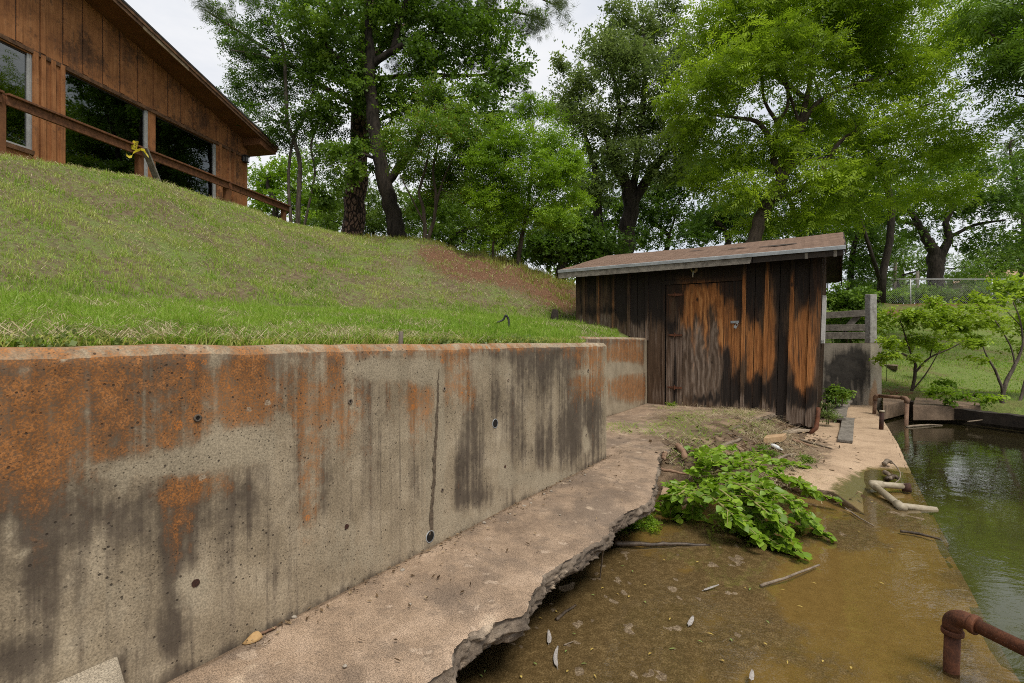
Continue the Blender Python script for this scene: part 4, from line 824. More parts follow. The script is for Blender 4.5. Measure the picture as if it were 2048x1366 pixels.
    for s, k, ls, lk_ in ((1.35, .85, .55, .14), (2.0, .62, .62, .18), (.55, 1.2, .4, .1)):
        pts = []
        for i in range(12):
            t = 2 * math.pi * i / 12; q = rr2.uniform(.6, 1.1); pts.append(R(s + ls / 2 * math.cos(t) * q, k + lk_ / 2 * math.sin(t) * q, .006 - .02 * math.sin(math.pi * (s - e0) / (e1 - e0)) + .008))
        MB().add(pts, [tuple(range(12))]).build('bare_patch', M['tarpaper'], roof)
    # side window frame, down pipe
    w = MB()
    k0, k1 = .55, 1.3; za, zb = 1.07, 1.83
    for (p, q) in (((k0, za), (k0 + .05, zb)), ((k1, za), (k1 + .05, zb)), ((k0, zb - .05), (k1 + .05, zb)), ((k0, za), (k1 + .05, za + .05))): w.box(SH, sr + .006, sr + .055, p[0], q[0], p[1], q[1])
    fr = w.build('window', M['white'], sh); MB().box(SH, sr + .02, sr + .026, k0 + .05, k1, za + .05, zb - .05).build('pane', M['hole'], fr)
    MB().tube([SH(sr + .02, -.045, .12), SH(sr + .015, -.045, -.04), SH(sr - .0, -.10, -.18), SH(sr - .08, -.16, -.26)], [.03, .03, .033, .03], 12).build('downpipe', M['rust'], sh, True)
    MB().box(SH, sl + .05, sr - .06, .1, 3.95, -.35, -.18).build('floor', M['darkwood'], sh)
    MB().box(SH, sl + .04, sr - .06, .045, .055, -.1, ztop(0) - .06).build('added_backing', M['darkwood'], sh)  # dark backing added to stop light showing through gaps in the front
    # collapsed sill under the right front
    g = MB(); g.bar(SH(S(1490), -.03, -.13), SH(S(1622), -.05, -.25), .05, .05); g.build('sill_beam', M['greywood'], sh)
make_shed()
# ================================================================= house on the hill
HK = Vector((-7.9, 14.93, 0))
def HP(s, q, z):                      # s along the gable wall from the right corner, q out of the wall, up
    return Vector((HK.x - .2037 * s + .979 * q, HK.y - .979 * s - .2037 * q, z))
def HS(px, c=11.0):
    t = (px - CX) / F; return (14.93 - c / (.208 - t)) / .979
def make_house():
    ho = empty('brown_house', HP(4, -4, 4.6), 'brown board and batten house with large dark windows on top of the grass hill', 'house')
    ZB = 3.9; HD = 6.60; top = lambda s: 7.03 + .244 * min(s, 17.0 - s)
    wins = [(HS(66), 7.35, 4.70, 6.50), (HS(297), HS(130), 4.55, 6.52), (HS(433), HS(311.5), 4.55, 6.52)]   # right, left, sill, head
    edges = sorted({0.0, 17.0} | {w[0] for w in wins} | {w[1] for w in wins}); w = MB(); D = .12
    def slab(s0, s1, z0, z1a, z1b, q0=-D, q1=0.0, mb=w): mb.hexa([HP(s0, q0, z0), HP(s1, q0, z0), HP(s1, q1, z0), HP(s0, q1, z0), HP(s0, q0, z1a), HP(s1, q0, z1b), HP(s1, q1, z1b), HP(s0, q1, z1a)])
    for a, b in zip(edges[:-1], edges[1:]):
        win = next((x for x in wins if abs(x[0] - a) < 1e-6), None)
        if win: slab(a, b, ZB, win[2], win[2]); slab(a, b, win[3], HD, HD)
        else: slab(a, b, ZB, HD, HD)
    for a, b in ((0, 8.5), (8.5, 17)): slab(a, b, HD + .001, top(a), top(b))
    rr = random.Random(4)
    for px in (38, 86, 131, 170, 210, 244, 279, 310, 339, 365, 389, 415, 435, 458, 478):
        s = HS(px); slab(s - .045, s + .045, HD + .02, top(s - .045) - .02, top(s + .045) - .02, .0, .022 + rr.uniform(0, .004))
    for k in range(20): s = HS(38) + .42 * (k + 1); (s < 16.8) and slab(s - .045, s + .045, HD + .02, top(s) - .02, top(s) - .02, .0, .024)
    for s in (HS(490), HS(468), HS(458) + .0, HS(440), HS(70), HS(85), HS(124), HS(105)): slab(s - .04, s + .04, ZB, HD - .02, HD - .02, .0, .04)
    for k in range(22): s = 7.6 + .42 * k; (s < 16.8) and slab(s - .045, s + .045, ZB, HD - .02, HD - .02, .0, .024)
    w.build('wall', M['siding'], ho)
    for px in (38, 86, 131, 170, 210, 244, 279, 310, 339, 365, 389, 415, 435, 458, 478):  # dark strips put beside each batten as its shadow line, with edge grime
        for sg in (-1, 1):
            sm = MB(); s = HS(px) + sg * .050; sm.hexa([HP(s - .0035, .0, HD + .02), HP(s + .0035, .0, HD + .02), HP(s + .0035, .003, HD + .02), HP(s - .0035, .003, HD + .02), HP(s - .0035, .0, top(s) - .03), HP(s + .0035, .0, top(s) - .03), HP(s + .0035, .003, top(s) - .03), HP(s - .0035, .003, top(s) - .03)]); sm.build('batten_shadow', M['darkwood'], ho)
    b = MB(); s = 0.0
    while s < 9: e = s + rr.uniform(.8, 1.5); b.hexa([HP(s, 0, HD - .075), HP(e, 0, HD - .075), HP(e, .03, HD - .075), HP(s, .03, HD - .075), HP(s, 0, HD + .012), HP(e, 0, HD + .012), HP(e, .034, HD + .0), HP(s, .034, HD + .0)]); s = e + .004
    b.build('header_trim', M['fascia'], ho)
    o = MB(); o.hexa([HP(0.0, -9, ZB), HP(.0, -D - .002, ZB), HP(.1, -D - .002, ZB), HP(.1, -9, ZB), HP(0, -9, top(0)), HP(0, -D - .002, top(0)), HP(.1, -D - .002, top(.1)), HP(.1, -9, top(.1))])
    o.hexa([HP(16.9, -9, ZB), HP(16.9, -D - .002, ZB), HP(17, -D - .002, ZB), HP(17, -9, ZB), HP(16.9, -9, top(0)), HP(16.9, -D - .002, top(0)), HP(17, -D - .002, top(0)), HP(17, -9, top(0))])
    o.hexa([HP(.1, -9, ZB), HP(16.9, -9, ZB), HP(16.9, -8.9, ZB), HP(.1, -8.9, ZB), HP(.1, -9, 7), HP(16.9, -9, 7), HP(16.9, -8.9, 7), HP(.1, -8.9, 7)])
    tag(o.build('wall', M['siding'], ho), 'plain outer walls away from the windows')
    fl = MB(); fl.box(HP, .11, 16.89, -8.88, -D - .01, 4.40, 4.52); fl.build('floor', M['darkwood'], ho); ce = MB(); ce.box(HP, .11, 16.89, -8.88, -D - .01, 6.98, 7.0); ce.build('ceiling', M['darkwood'], ho)
    gl = NT('dark_window_glass'); g1 = gl.n('ShaderNodeBsdfGlossy'); g1.inputs['Roughness'].default_value = .015; gl.set(g1.inputs[0], (.8, .85, .85)); tr = gl.n('ShaderNodeBsdfTransparent'); gl.set(tr.inputs[0], (.42, .40, .36))
    fr = gl.n('ShaderNodeFresnel'); fr.inputs[0].default_value = 1.5; mx = gl.n('ShaderNodeMixShader'); gl.set(mx.inputs[0], gl.ma('ADD', gl.ma('MULTIPLY', fr.outputs[0], 1.5), .06)); gl.set(mx.inputs[1], tr.outputs[0]); gl.set(mx.inputs[2], g1.outputs[0]); gl.set(gl.out.inputs[0], mx.outputs[0])
    for (s0, s1, z0, z1) in wins:
        f = MB(); wv = .085
        for (a, b_, c, d) in ((s0, s0 + wv, z0, z1), (s0 + wv, s1 - .03, z0, z0 + .04)): f.hexa([HP(a, -.07, c), HP(b_, -.07, c), HP(b_, -.012, c), HP(a, -.012, c), HP(a, -.07, d), HP(b_, -.07, d), HP(b_, -.012, d), HP(a, -.012, d)])
        f.hexa([HP(s0 + .03, -.012, z0), HP(s0 + .045, -.012, z0), HP(s0 + .045, -.002, z0), HP(s0 + .03, -.002, z0), HP(s0 + .03, -.012, z1), HP(s0 + .045, -.012, z1), HP(s0 + .045, -.002, z1), HP(s0 + .03, -.002, z1)])
        wo = f.build('window', M['alum'], ho); dk = MB(); [dk.hexa([HP(a, -.07, c), HP(b_, -.07, c), HP(b_, -.03, c), HP(a, -.03, c), HP(a, -.07, d), HP(b_, -.07, d), HP(b_, -.03, d), HP(a, -.03, d)]) for (a, b_, c, d) in ((s1 - .03, s1, z0, z1), (s0 + wv, s1 - .03, z1 - .035, z1))]; dk.build('stop_bead', M['darkwood'], wo); p = MB(); p.hexa([HP(s0 + wv, -.045, z0 + .04), HP(s1 - .03, -.045, z0 + .04), HP(s1 - .03, -.039, z0 + .04), HP(s0 + wv, -.039, z0 + .04), HP(s0 + wv, -.045, z1 - .035), HP(s1 - .03, -.045, z1 - .035), HP(s1 - .03, -.039, z1 - .035), HP(s0 + wv, -.039, z1 - .035)]); p.build('pane', gl.m, wo)
        q = MB(); q.hexa([HP(s0, .0, z0 - .09), HP(s1, .0, z0 - .09), HP(s1, .04, z0 - .09), HP(s0, .04, z0 - .09), HP(s0, -.01, z0 - .0), HP(s1, -.01, z0 - .0), HP(s1, .05, z0 - .01), HP(s0, .05, z0 - .01)]); q.build('sill', M['fascia'], wo)
    # roof
    OV = .66; zr = lambda s: 7.03 + .244 * min(s, 17 - s); e = -.48
    def RP(s, q, dz): return HP(s, q, 7.03 + .244 * (s if s <= 8.5 else 17 - s) + dz)
    r = MB()
    for a, b_ in ((e, 8.5), (8.5, 17.48)): r.hexa([RP(a, -9.4, .10), RP(b_, -9.4, .10), RP(b_, OV + .03, .10), RP(a, OV + .03, .10), RP(a, -9.4, .145), RP(b_, -9.4, .145), RP(b_, OV + .03, .145), RP(a, OV + .03, .145)])
    ro = r.build('roof', M['darkshingle'], ho)
    r = MB()
    for a, b_ in ((e + .05, 8.5), (8.5, 17.43)): r.hexa([RP(a, -9.35, .0), RP(b_, -9.35, .0), RP(b_, OV - .035, .0), RP(a, OV - .035, .0), RP(a, -9.35, .098), RP(b_, -9.35, .098), RP(b_, OV - .035, .098), RP(a, OV - .035, .098)])
    r.build('soffit', M['soffit'], ro)
    r = MB()
    for a, b_ in ((e, 2.75), (3.95, 8.5), (8.5, 17.48)): r.hexa([RP(a, OV - .03, -.05), RP(b_, OV - .03, -.05), RP(b_, OV, -.05), RP(a, OV, -.05), RP(a, OV - .03, .095), RP(b_, OV - .03, .095), RP(b_, OV, .095), RP(a, OV, .095)])
    r.hexa([RP(e, OV + .002, .03), RP(8.5, OV + .002, .03), RP(8.5, OV + .022, .03), RP(e, OV + .022, .03), RP(e, OV + .002, .097), RP(8.5, OV + .002, .097), RP(8.5, OV + .022, .097), RP(e, OV + .022, .097)])
    r.build('fascia_board', M['fascia'], ro)
    r = MB(); a, b_ = 2.755, 3.945; r.hexa([RP(a, OV - .03, -.05), RP(b_, OV - .03, -.05), RP(b_, OV - .004, -.05), RP(a, OV - .004, -.05), RP(a, OV - .03, .095), RP(b_, OV - .03, .095), RP(b_, OV - .004, .095), RP(a, OV - .004, .095)])
    tag(r.build('fascia_board', M['bareply'], ro), 'stripped length of rake board showing bare split wood')
    x = MB(); x.hexa([HP(e + .02, -9, 6.80), HP(.0, -9, 6.80), HP(.0, OV - .04, 6.80), HP(e + .02, OV - .04, 6.80), RP(e + .02, -9, -.01), RP(0, -9, -.01), RP(0, OV - .04, -.01), RP(e + .02, OV - .04, -.01)])
    x.hexa([HP(.0, .04, 6.80), HP(.22, .04, 6.86), HP(.22, OV - .04, 6.86), HP(.0, OV - .04, 6.80), RP(0, .04, -.01), RP(.22, .04, -.01), RP(.22, OV - .04, -.01), RP(0, OV - .04, -.01)]); x.build('eave_box', M['soffit'], ro)
    # wall lamp
    s = HS(486); z = CAMZ + (683 - 318) / 1000 * (14.93 - .979 * s)
    la = empty('wl', HP(s, 0, z)); bpy.data.objects.remove(la)
    l = MB().box(HP, s - .06, s + .06, .0, .03, z - .06, z + .11); l.box(HP, s - .09, s + .09, .03, .17, z + .06, z + .09); l.box(HP, s - .075, s + .075, .04, .16, z - .105, z - .085)
    for a in (-.075, .06):
        for q in (.045, .145): l.box(HP, s + a, s + a + .015, q, q + .015, z - .09, z + .06)
    lo = l.build('wall_lamp', M['black'], ho); MB().box(HP, s - .055, s + .055, .06, .14, z - .085, z + .06).build('lamp_glass', M['lampglass'], lo)
make_house()

def make_rail():
    def RL(px, z, dy=0): t = (px - CX) / F; Y = 9.5 / (.208 - t); return Vector((t * Y, Y, z))
    g = empty('timber_railing', RL(280, 4.3), 'brown timber handrail on stub posts running along the crest before the house', 'railing')
    zt = lambda px, y: CAMZ + (CY - y) / F * (9.5 / (.208 - (px - CX) / F))
    xs = [(-260, 83), (0, 186), (281, 297), (455, 365), (576, 413)]
    d = Vector((.2037, .979, 0)); n = Vector((.979, -.2037, 0))
    for (xa, ya), (xb, yb) in zip(xs[:-1], xs[1:]):
        p, q = RL(xa, zt(xa, ya)), RL(xb, zt(xb, yb)); p = p + d * .05; q = q - d * .003
        MB().bar(p, q, .20, .035).build('cap_rail', M['rail'], g, bevel=.004)
        MB().bar(p - Vector((0, 0, .09)) + n * .03, q - Vector((0, 0, .09)) + n * .03, .045, .14).build('side_rail', M['rail'], g, bevel=.004)
    for (x, y) in ((0, 186), (281, 297), (455, 365), (569, 409)):
        p = RL(x + (2 if x == 0 else 0), 0); gz = float(ground_z(p.x, p.y)); z = zt(x, y) - .02
        wd = .055; nn = n * wd; dd = d * wd; c = p - n * .03
        MB().prism([c - nn - dd, c + nn - dd, c + nn + dd, c - nn + dd], gz - .3, z).build('post', M['soffit'], g, bevel=.006)
    p = RL(281, 0) + n * .09; gz = float(ground_z(p.x, p.y))
    q = P(318, 366, p.y + .5); tag(MB().bar(P(289, 296, p.y - .08), P(318, 368, p.y + .3), .04, .12, (1, 0, 0)).build('prop_board', M['greywood'], g), 'pale diagonal board propping the middle post')
    # caution tape
    t = NT('caution_tape'); v = t.co(); wv = t.noise(v, 9, 3); t.pbr(t.mix(t.mr(wv, .52, .56), (.56, .46, .03), (.40, .32, .02)), .4, None, .4); M['tape'] = t.m
    c = RL(281, zt(281, 297)) + n * .12
    tp = empty('caution_tape', c, 'yellow caution tape tied round the middle post of the brown handrail', 'tape')
    def ribbon(pts, w, name='tape_strip'):
        mb = MB(); vs = []
        for i, p in enumerate(pts):
            u = Vector((.25 * math.sin(i * 1.7), .1, 1)).normalized(); vs += [Vector(p) - u * w / 2, Vector(p) + u * w / 2]
        mb.add(vs, [(2 * i, 2 * i + 2, 2 * i + 3, 2 * i + 1) for i in range(len(pts) - 1)]); o = mb.build(name, M['tape'], tp); s = o.modifiers.new('t', 'SOLIDIFY'); s.thickness = .002; return o
    Y = c.y - .22
    r0 = MB().add([P(260, 298, Y), P(273, 300, Y), P(277, 283, Y), P(266, 281, Y)], [(0, 1, 2, 3)]).build('tape_strip', M['tape'], tp); r0.modifiers.new('t', 'SOLIDIFY').thickness = .002
    ribbon([P(263, 292, Y), P(253, 300, Y - .03), P(252, 309, Y - .05), P(258, 314, Y - .04), P(264, 313, Y - .02), P(266, 306, Y), P(272, 302, Y), P(280, 299, Y - .03)], .05)
    ribbon([P(281, 298, Y), P(288, 300, Y - .04), P(292, 307, Y - .06), P(297, 313, Y - .04)], .05)
    # the word on the tape, running up the strip
    try:
        cu = bpy.data.curves.new('lettering', 'FONT'); cu.body = 'CAUT'; cu.size = .075; cu.extrude = .001; to = bpy.data.objects.new('lettering', cu); COL.objects.link(to)
        dg = bpy.context.evaluated_depsgraph_get(); me = bpy.data.meshes.new_from_object(to.evaluated_get(dg)); bpy.data.objects.remove(to)
        lo = bpy.data.objects.new('lettering', me); COL.objects.link(lo); me.materials.clear(); me.materials.append(M['black']); lo.parent = tp
        from mathutils import Matrix
        pos = P(271, 299, Y - .02); lo.matrix_parent_inverse = Matrix_T(tp); lo.rotation_euler = (math.pi / 2, -math.radians(74), 0); lo.location = pos
    except Exception as ex: print('text', ex)
make_rail()
# ================================================================= foliage
def leaf(base, tip, w, fold=.12, nrm=(0, 0, 1)):       # one diamond leaf
    b, t = np.array(base, float), np.array(tip, float); d = t - b; L = np.linalg.norm(d); n = np.array(nrm, float); s = np.cross(d, n); s /= (np.linalg.norm(s) + 1e-9)
    m = b + d * .45 - n * fold * w
    return [b, m + s * w / 2, t, m - s * w / 2]
def tmpl(kind):
    r = random.Random(hash(kind) % 1000 if False else len(kind) * 7); L = []
    if kind == 'pinnate':              # drooping compound leaf
        pts = [np.array((0, u * .30, -.10 * u * u)) for u in (0.25, .45, .65, .85)]
        for i, p in enumerate(pts):
            for sx in (-1, 1): L.append(leaf(p, p + np.array((sx * .08, .06, -.03 + r.uniform(-.01, .01))), .034))
        L.append(leaf((0, .28, -.09), (0, .38, -.14), .036))
    elif kind == 'oak':
        for k in range(7):
            a = 2 * math.pi * k / 7 + r.uniform(-.3, .3); b = np.array((0, .03 * (k % 3), .02 * k)); l = r.uniform(.06, .09)
            L.append(leaf(b, b + np.array((math.cos(a) * l, math.sin(a) * l, r.uniform(-.03, .03))), .038))
    elif kind == 'small':
        for k in range(9):
            a = k * 2.4; b = np.array((0, .022 * k, 0)); l = .05
            L.append(leaf(b, b + np.array((math.cos(a) * l, .03 + .01 * math.sin(a), math.sin(a) * l * .5)), .026))
    elif kind == 'broad':
        for k in range(6):
            a = k * 2.2 + r.uniform(-.3, .3); b = np.array((0, .035 * k, 0)); l = .085
            L.append(leaf(b, b + np.array((math.cos(a) * l, .03, math.sin(a) * l * .4 - .03)), .07, .08))
    elif kind == 'needle':
        for k in range(22):
            a = k * 2.4; e = .35 + .9 * (k % 5) / 5; d = np.array((math.cos(a) * math.sin(e), math.cos(e), math.sin(a) * math.sin(e)))
            L.append(leaf(np.array((0, .0, 0)), d * .19, .006, 0, (d[1], -d[0] + .01, .3)))
    elif kind == 'far':
        for k in range(6):
            a = 2 * math.pi * k / 6 + r.uniform(-.4, .4); b = np.array((r.uniform(-.06, .06), r.uniform(-.06, .06), r.uniform(-.05, .05))); l = r.uniform(.11, .17)
            L.append(leaf(b, b + np.array((math.cos(a) * l, math.sin(a) * l, r.uniform(-.07, .05))), .085))
    return np.array(L)
TM = {k: tmpl(k) for k in ('pinnate', 'oak', 'small', 'broad', 'needle', 'far')}
def rand_rot(n, rng, up=.55):          # random frames, the leaf plane leaning upward
    th = rng.uniform(0, 2 * np.pi, n); y = np.stack([np.cos(th), np.sin(th), rng.normal(-.12, .45, n)], -1); y /= np.linalg.norm(y, axis=1)[:, None]
    z = rng.normal(0, 1, (n, 3)) * (1 - up) + np.array((0, 0, 1)) * up; z -= y * (z * y).sum(1)[:, None]; z /= np.linalg.norm(z, axis=1)[:, None]
    return np.stack([np.cross(y, z), y, z], -1)
def spray_mesh(name, pos, tint, kind, scale, mat, parent, rng, up=.55, autumn=0.0):
    T = TM[kind]; n = len(pos); R = rand_rot(n, rng, up); sc = scale * rng.uniform(.75, 1.3, n)
    V = np.einsum('nij,klj->nkli', R, T) * sc[:, None, None, None] + pos[:, None, None, :]
    k = T.shape[0]; co = V.reshape(-1, 3); q = np.arange(len(co)).reshape(-1, 4)
    o = np_mesh(name, co, q, mat, parent)
    tt = np.clip(tint[:, None] + rng.normal(0, .065, (n, k)), 0, 1); au = (rng.random((n, k)) < autumn) * rng.uniform(.3, .9, (n, k))
    m = np.stack([np.repeat(tt.ravel(), 4), np.repeat(au.ravel(), 4), np.zeros(n * k * 4)], -1); set_mask(o, m, 'tint')
    return o
def crown_points(lobes, Y, nspray, rng, clump=.34, fill=1.9):
    """clumps in soft ellipsoids (px, py, rx, ry[, depth offset]) at depth Y; returns spray positions, tints, clump centres"""
    ar = np.array([l[2] * l[3] for l in lobes], float); ar /= ar.sum(); pos, tint, cen = [], [], []
    for l, f in zip(lobes, ar):
        n = max(10, int(nspray * f)); dy = l[4] if len(l) > 4 else rng.uniform(-.8, .8); yy = Y + dy; c = np.array(P(l[0], l[1], yy)); rx, rz = l[2] * yy / F, l[3] * yy / F; ry = .85 * max(rx, rz)
        per = rng.integers(14, 34); nc = max(3, int(n / per))
        u = rng.normal(0, 1, (nc, 3)); u /= np.linalg.norm(u, axis=1)[:, None]; u *= (rng.random(nc) ** (1 / fill))[:, None]
        cc = c + u * np.array((rx, ry, rz)); ct = rng.normal(.47, .19, nc) + .12 * u[:, 2]
        sg = clump * .82 * rng.uniform(.5, 1.3, nc) * min(1.0, (rx + rz) / 1.6)
        idx = rng.integers(0, nc, n); p = cc[idx] + rng.normal(0, 1, (n, 3)) * sg[idx][:, None] * np.array((1, 1, .62))
        pos.append(p); tint.append(ct[idx]); cen.append(cc)
    return np.concatenate(pos), np.concatenate(tint), np.concatenate(cen)
def wobble(pts, amp, rr):
    out = []
    for i, p in enumerate(pts):
        out.append(p if i in (0,) else p + Vector((rr.uniform(-1, 1), rr.uniform(-1, 1), rr.uniform(-.4, .4))) * amp)
    return out
def smooth_line(pts, n=4):            # Catmull-Rom through the points
    P_ = [pts[0]] + list(pts) + [pts[-1]]; out = []
    for i in range(1, len(P_) - 2):
        for k in range(n):
            t = k / n; a, b, c, d = P_[i - 1], P_[i], P_[i + 1], P_[i + 2]
            out.append(.5 * ((2 * b) + (c - a) * t + (2 * a - 5 * b + 4 * c - d) * t * t + (3 * b - a - 3 * c + d) * t ** 3))
    out.append(pts[-1]); return out
def tree(name, label, Y, stems, lobes, nspray, kind, scale, lmat, bmat, seed, cat='tree', group=None, clump=.34, up=.55, autumn=0, twigs=1.0, fill=1.9, limb_r=.5, tint_shift=0, parts=('trunk', 'crown')):
    rng = np.random.default_rng(seed); rr = random.Random(seed)
    base = P(stems[0][0][0], stems[0][0][1], Y); root = empty(name, base, label, cat, group)
    mb = MB(); nodes = []
    for st in stems:
        pts, rs = [], []
        for q in st:
            x, y, r = q[:3]; dy = q[3] if len(q) > 3 else 0; pts.append(P(x, y, Y + dy)); rs.append(r)
        if st is stems[0] or len(st[0]) < 4 or True:
            n = 4; sp = smooth_line(pts, n); rad = np.interp(np.linspace(0, len(pts) - 1, len(sp)), range(len(rs)), rs)
        sp = [p + Vector((rr.uniform(-1, 1), rr.uniform(-1, 1), 0)) * .18 * float(r) * (0 if i == 0 else 1) for i, (p, r) in enumerate(zip(sp, rad))]
        if sp[0].z < base.z + .4 and rad[0] > .06: rad[0] *= 1.35; sp[0].z -= .35
        else: sp[0].z -= .1 if sp[0].z < base.z + .4 else 0
        mb.tube(sp, [float(r) for r in rad], 10 if max(rad) > .1 else 6); nodes += [(p, float(r)) for p, r in zip(sp, rad)]
    pos, tint, cen = crown_points(lobes, Y, nspray, rng, clump, fill)
    N = np.array([tuple(p) for p, r in nodes]); NR = [r for p, r in nodes]
    order = np.argsort(((cen[:, None, :] - N[None, ::3, :]) ** 2).sum(-1).min(1)); keep = int(len(order) * twigs)
    nd = [Vector(x) for x in N]; nr = list(NR); V = N.copy()
    for i in order[:keep]:
        c = Vector(cen[i]); d2 = ((V - cen[i]) ** 2).sum(1) + np.where(V[:, 2] > cen[i][2] + .5, 2.0, 0); j = int(d2.argmin()); p = nd[j]; L = (c - p).length
        if L < .12: continue
        r0 = min(nr[j] * .6, .012 + .016 * L * limb_r * 2); r1 = max(.004, r0 * .3); m1 = p.lerp(c, .4) + Vector((rr.uniform(-1, 1), rr.uniform(-1, 1), rr.uniform(-.3, 1.2))) * L * .13; m2 = p.lerp(c, .75) + Vector((rr.uniform(-1, 1), rr.uniform(-1, 1), rr.uniform(-.2, .8))) * L * .10
        line = [p, m1, m2, c]; rad = [r0, r0 * .75, r0 * .5, r1]; mb.tube(line, rad, 5, False)
        new = [m1, m2, c]; nd += new; nr += [r0 * .75, r0 * .5, r1]; V = np.vstack([V, np.array([tuple(x) for x in new])])
    mb.build(parts[0], bmat, root, True)
    spray_mesh(parts[1], pos, np.clip(tint + tint_shift, 0, 1), kind, scale, lmat, root, rng, up, autumn)
    return root
def make_trees():
    T = tree
    # slender many-stemmed tree by the end of the rail
    T('slender_tree', 'slender many-stemmed tree with thin grey stems beside the end of the brown handrail', 15.3,
      [[(594, 452, .075), (598, 390, .07), (600, 330, .065), (590, 285, .06), (575, 245, .055), (572, 170, .05), (566, 90, .04), (540, 30, .025)],
       [(583, 448, .05), (577, 380, .045), (580, 310, .04), (590, 270, .035), (610, 230, .03), (630, 170, .02)],
       [(607, 458, .04), (622, 390, .036), (630, 340, .032), (622, 290, .03), (640, 240, .02)],
       [(572, 130, .035), (520, 110, .025), (460, 100, .012)], [(575, 250, .03), (540, 240, .022), (490, 250, .012)], [(590, 285, .03), (560, 235, .025), (530, 200, .015)]],
      [(480, 105, 62, 36), (470, 165, 56, 26), (560, 50, 90, 60), (520, 195, 60, 44), (600, 165, 80, 70), (640, 70, 70, 60), (500, 245, 60, 34), (565, 265, 46, 30), (640, 260, 60, 50), (450, 40, 40, 30), (600, -40, 120, 60), (545, 130, 50, 36), (660, 330, 40, 40)],
      5600, 'small', 1.35, M['lf_dark'], M['bark_grey'], 101, clump=.26, tint_shift=-.12)
    T('pine_tree', 'tall pine with a thick plated reddish-grey trunk behind the slender stems', 16.2,
      [[(706, 478, .36), (711, 400, .33), (717, 310, .31), (724, 220, .29), (732, 120, .27), (742, 20, .24), (750, -120, .2), (755, -300, .12)],
       [(732, 130, .12), (800, 60, .10), (870, 30, .07), (1000, 20, .04), (1090, 40, .02)], [(724, 220, .10), (640, 170, .08), (520, 90, .05), (410, 20, .02)], [(740, 10, .1), (860, -60, .07), (1010, -30, .04), (1110, 10, .02)], [(728, 160, .09), (840, 150, .07), (960, 150, .04), (1050, 130, .02)], [(736, 60, .08), (620, 0, .06), (480, -20, .03), (400, 0, .012)], [(720, 260, .07), (830, 210, .05), (960, 190, .03), (1040, 200, .015)]],
      [(1090, 30, 46, 30), (1050, 60, 40, 26), (1030, 150, 40, 30), (1050, 200, 26, 20), (440, 30, 50, 22), (500, 80, 40, 24), (540, -10, 60, 24), (900, 40, 90, 40), (830, 110, 70, 40), (960, 120, 60, 30), (880, 180, 70, 30), (640, 110, 60, 36), (560, 160, 40, 24), (780, -40, 160, 50), (1000, -40, 90, 30), (590, 380, 0.1, .1), (820, 230, 50, 24)],
      2300, 'needle', 1.4, M['lf_pine'], M['bark_pine'], 102, clump=.34, up=.3, twigs=.9)
    T('leaning_tree', 'big broadleaf tree with a dark leaning forked trunk on the brow of the hill', 14.4,
      [[(797, 482, .27), (789, 440, .25), (774, 380, .22), (760, 320, .20), (750, 260, .19), (742, 190, .17), (740, 110, .14), (736, 30, .10), (742, -80, .06)],
       [(772, 372, .12), (800, 330, .11), (826, 300, .10), (840, 265, .08), (856, 210, .06), (890, 150, .03)], [(742, 130, .10), (780, 105, .10), (815, 85, .08), (862, 68, .05), (920, 60, .02)], [(785, 100, .09), (800, 40, .08), (820, -20, .05)], [(745, 200, .07), (690, 130, .05), (640, 80, .03)], [(760, 320, .05), (700, 300, .035), (650, 290, .02)]],
      [(660, 50, 110, 60), (760, 30, 130, 60), (880, 50, 110, 66), (980, 60, 70, 74), (1010, 140, 46, 56), (960, 200, 66, 50), (860, 120, 70, 44), (700, 170, 70, 60), (650, 230, 60, 46), (690, 330, 50, 46), (740, 210, 40, 70), (800, 190, 60, 44), (650, 385, 40, 30), (760, 300, 34, 50), (1000, 240, 40, 30), (850, -40, 260, 60), (620, 130, 60, 40), (920, 260, 50, 30)],
      8600, 'broad', 1.1, M['lf_mid'], M['bark_dark'], 103, clump=.27, tint_shift=-.12)
    T('young_tree', 'small tree with twisting thin stems and reddish leaf tips on the brow of the hill', 13.2,
      [[(848, 496, .06), (850, 450, .055), (845, 410, .05), (838, 385, .04), (850, 340, .03), (860, 290, .02)], [(852, 494, .06), (868, 440, .05), (872, 390, .045), (866, 340, .035), (880, 270, .025), (890, 210, .015)], [(868, 440, .035), (880, 380, .03), (900, 330, .022), (930, 280, .012)], [(850, 450, .03), (825, 400, .022), (800, 350, .014)]],
      [(880, 205, 56, 46), (920, 260, 60, 56), (850, 270, 56, 50), (930, 335, 60, 46), (830, 330, 46, 44), (880, 350, 50, 40), (960, 390, 50, 36), (1000, 300, 30, 30), (850, 400, 34, 26), (790, 280, 36, 34), (960, 300, 40, 40)],
      4600, 'small', 1.3, M['lf_mid'], M['bark_brown'], 104, clump=.24, autumn=.05, tint_shift=.06)
    T('bushy_tree', 'dense bright green bushy tree standing on the red earth bank left of the shed', 12.9,
      [[(1035, 530, .07), (1043, 480, .06), (1052, 430, .055), (1060, 370, .045), (1068, 290, .03), (1064, 240, .02)], [(985, 524, .04), (988, 480, .035), (1000, 440, .03), (1010, 400, .02)], [(1052, 430, .035), (1090, 380, .03), (1120, 330, .02)], [(992, 478, .02), (975, 440, .018), (965, 400, .012)]],
      [(1062, 225, 40, 36), (1040, 290, 66, 50), (1110, 290, 50, 46), (1010, 365, 66, 50), (1090, 365, 76, 50), (1150, 405, 40, 26), (1060, 425, 80, 30), (975, 420, 56, 40), (968, 320, 40, 40), (1128, 340, 40, 40), (1110, 440, 50, 22), (1010, 460, 50, 20)],
      7600, 'small', 1.1, M['lf_bright'], M['bark_brown'], 105, clump=.22, tint_shift=.08)
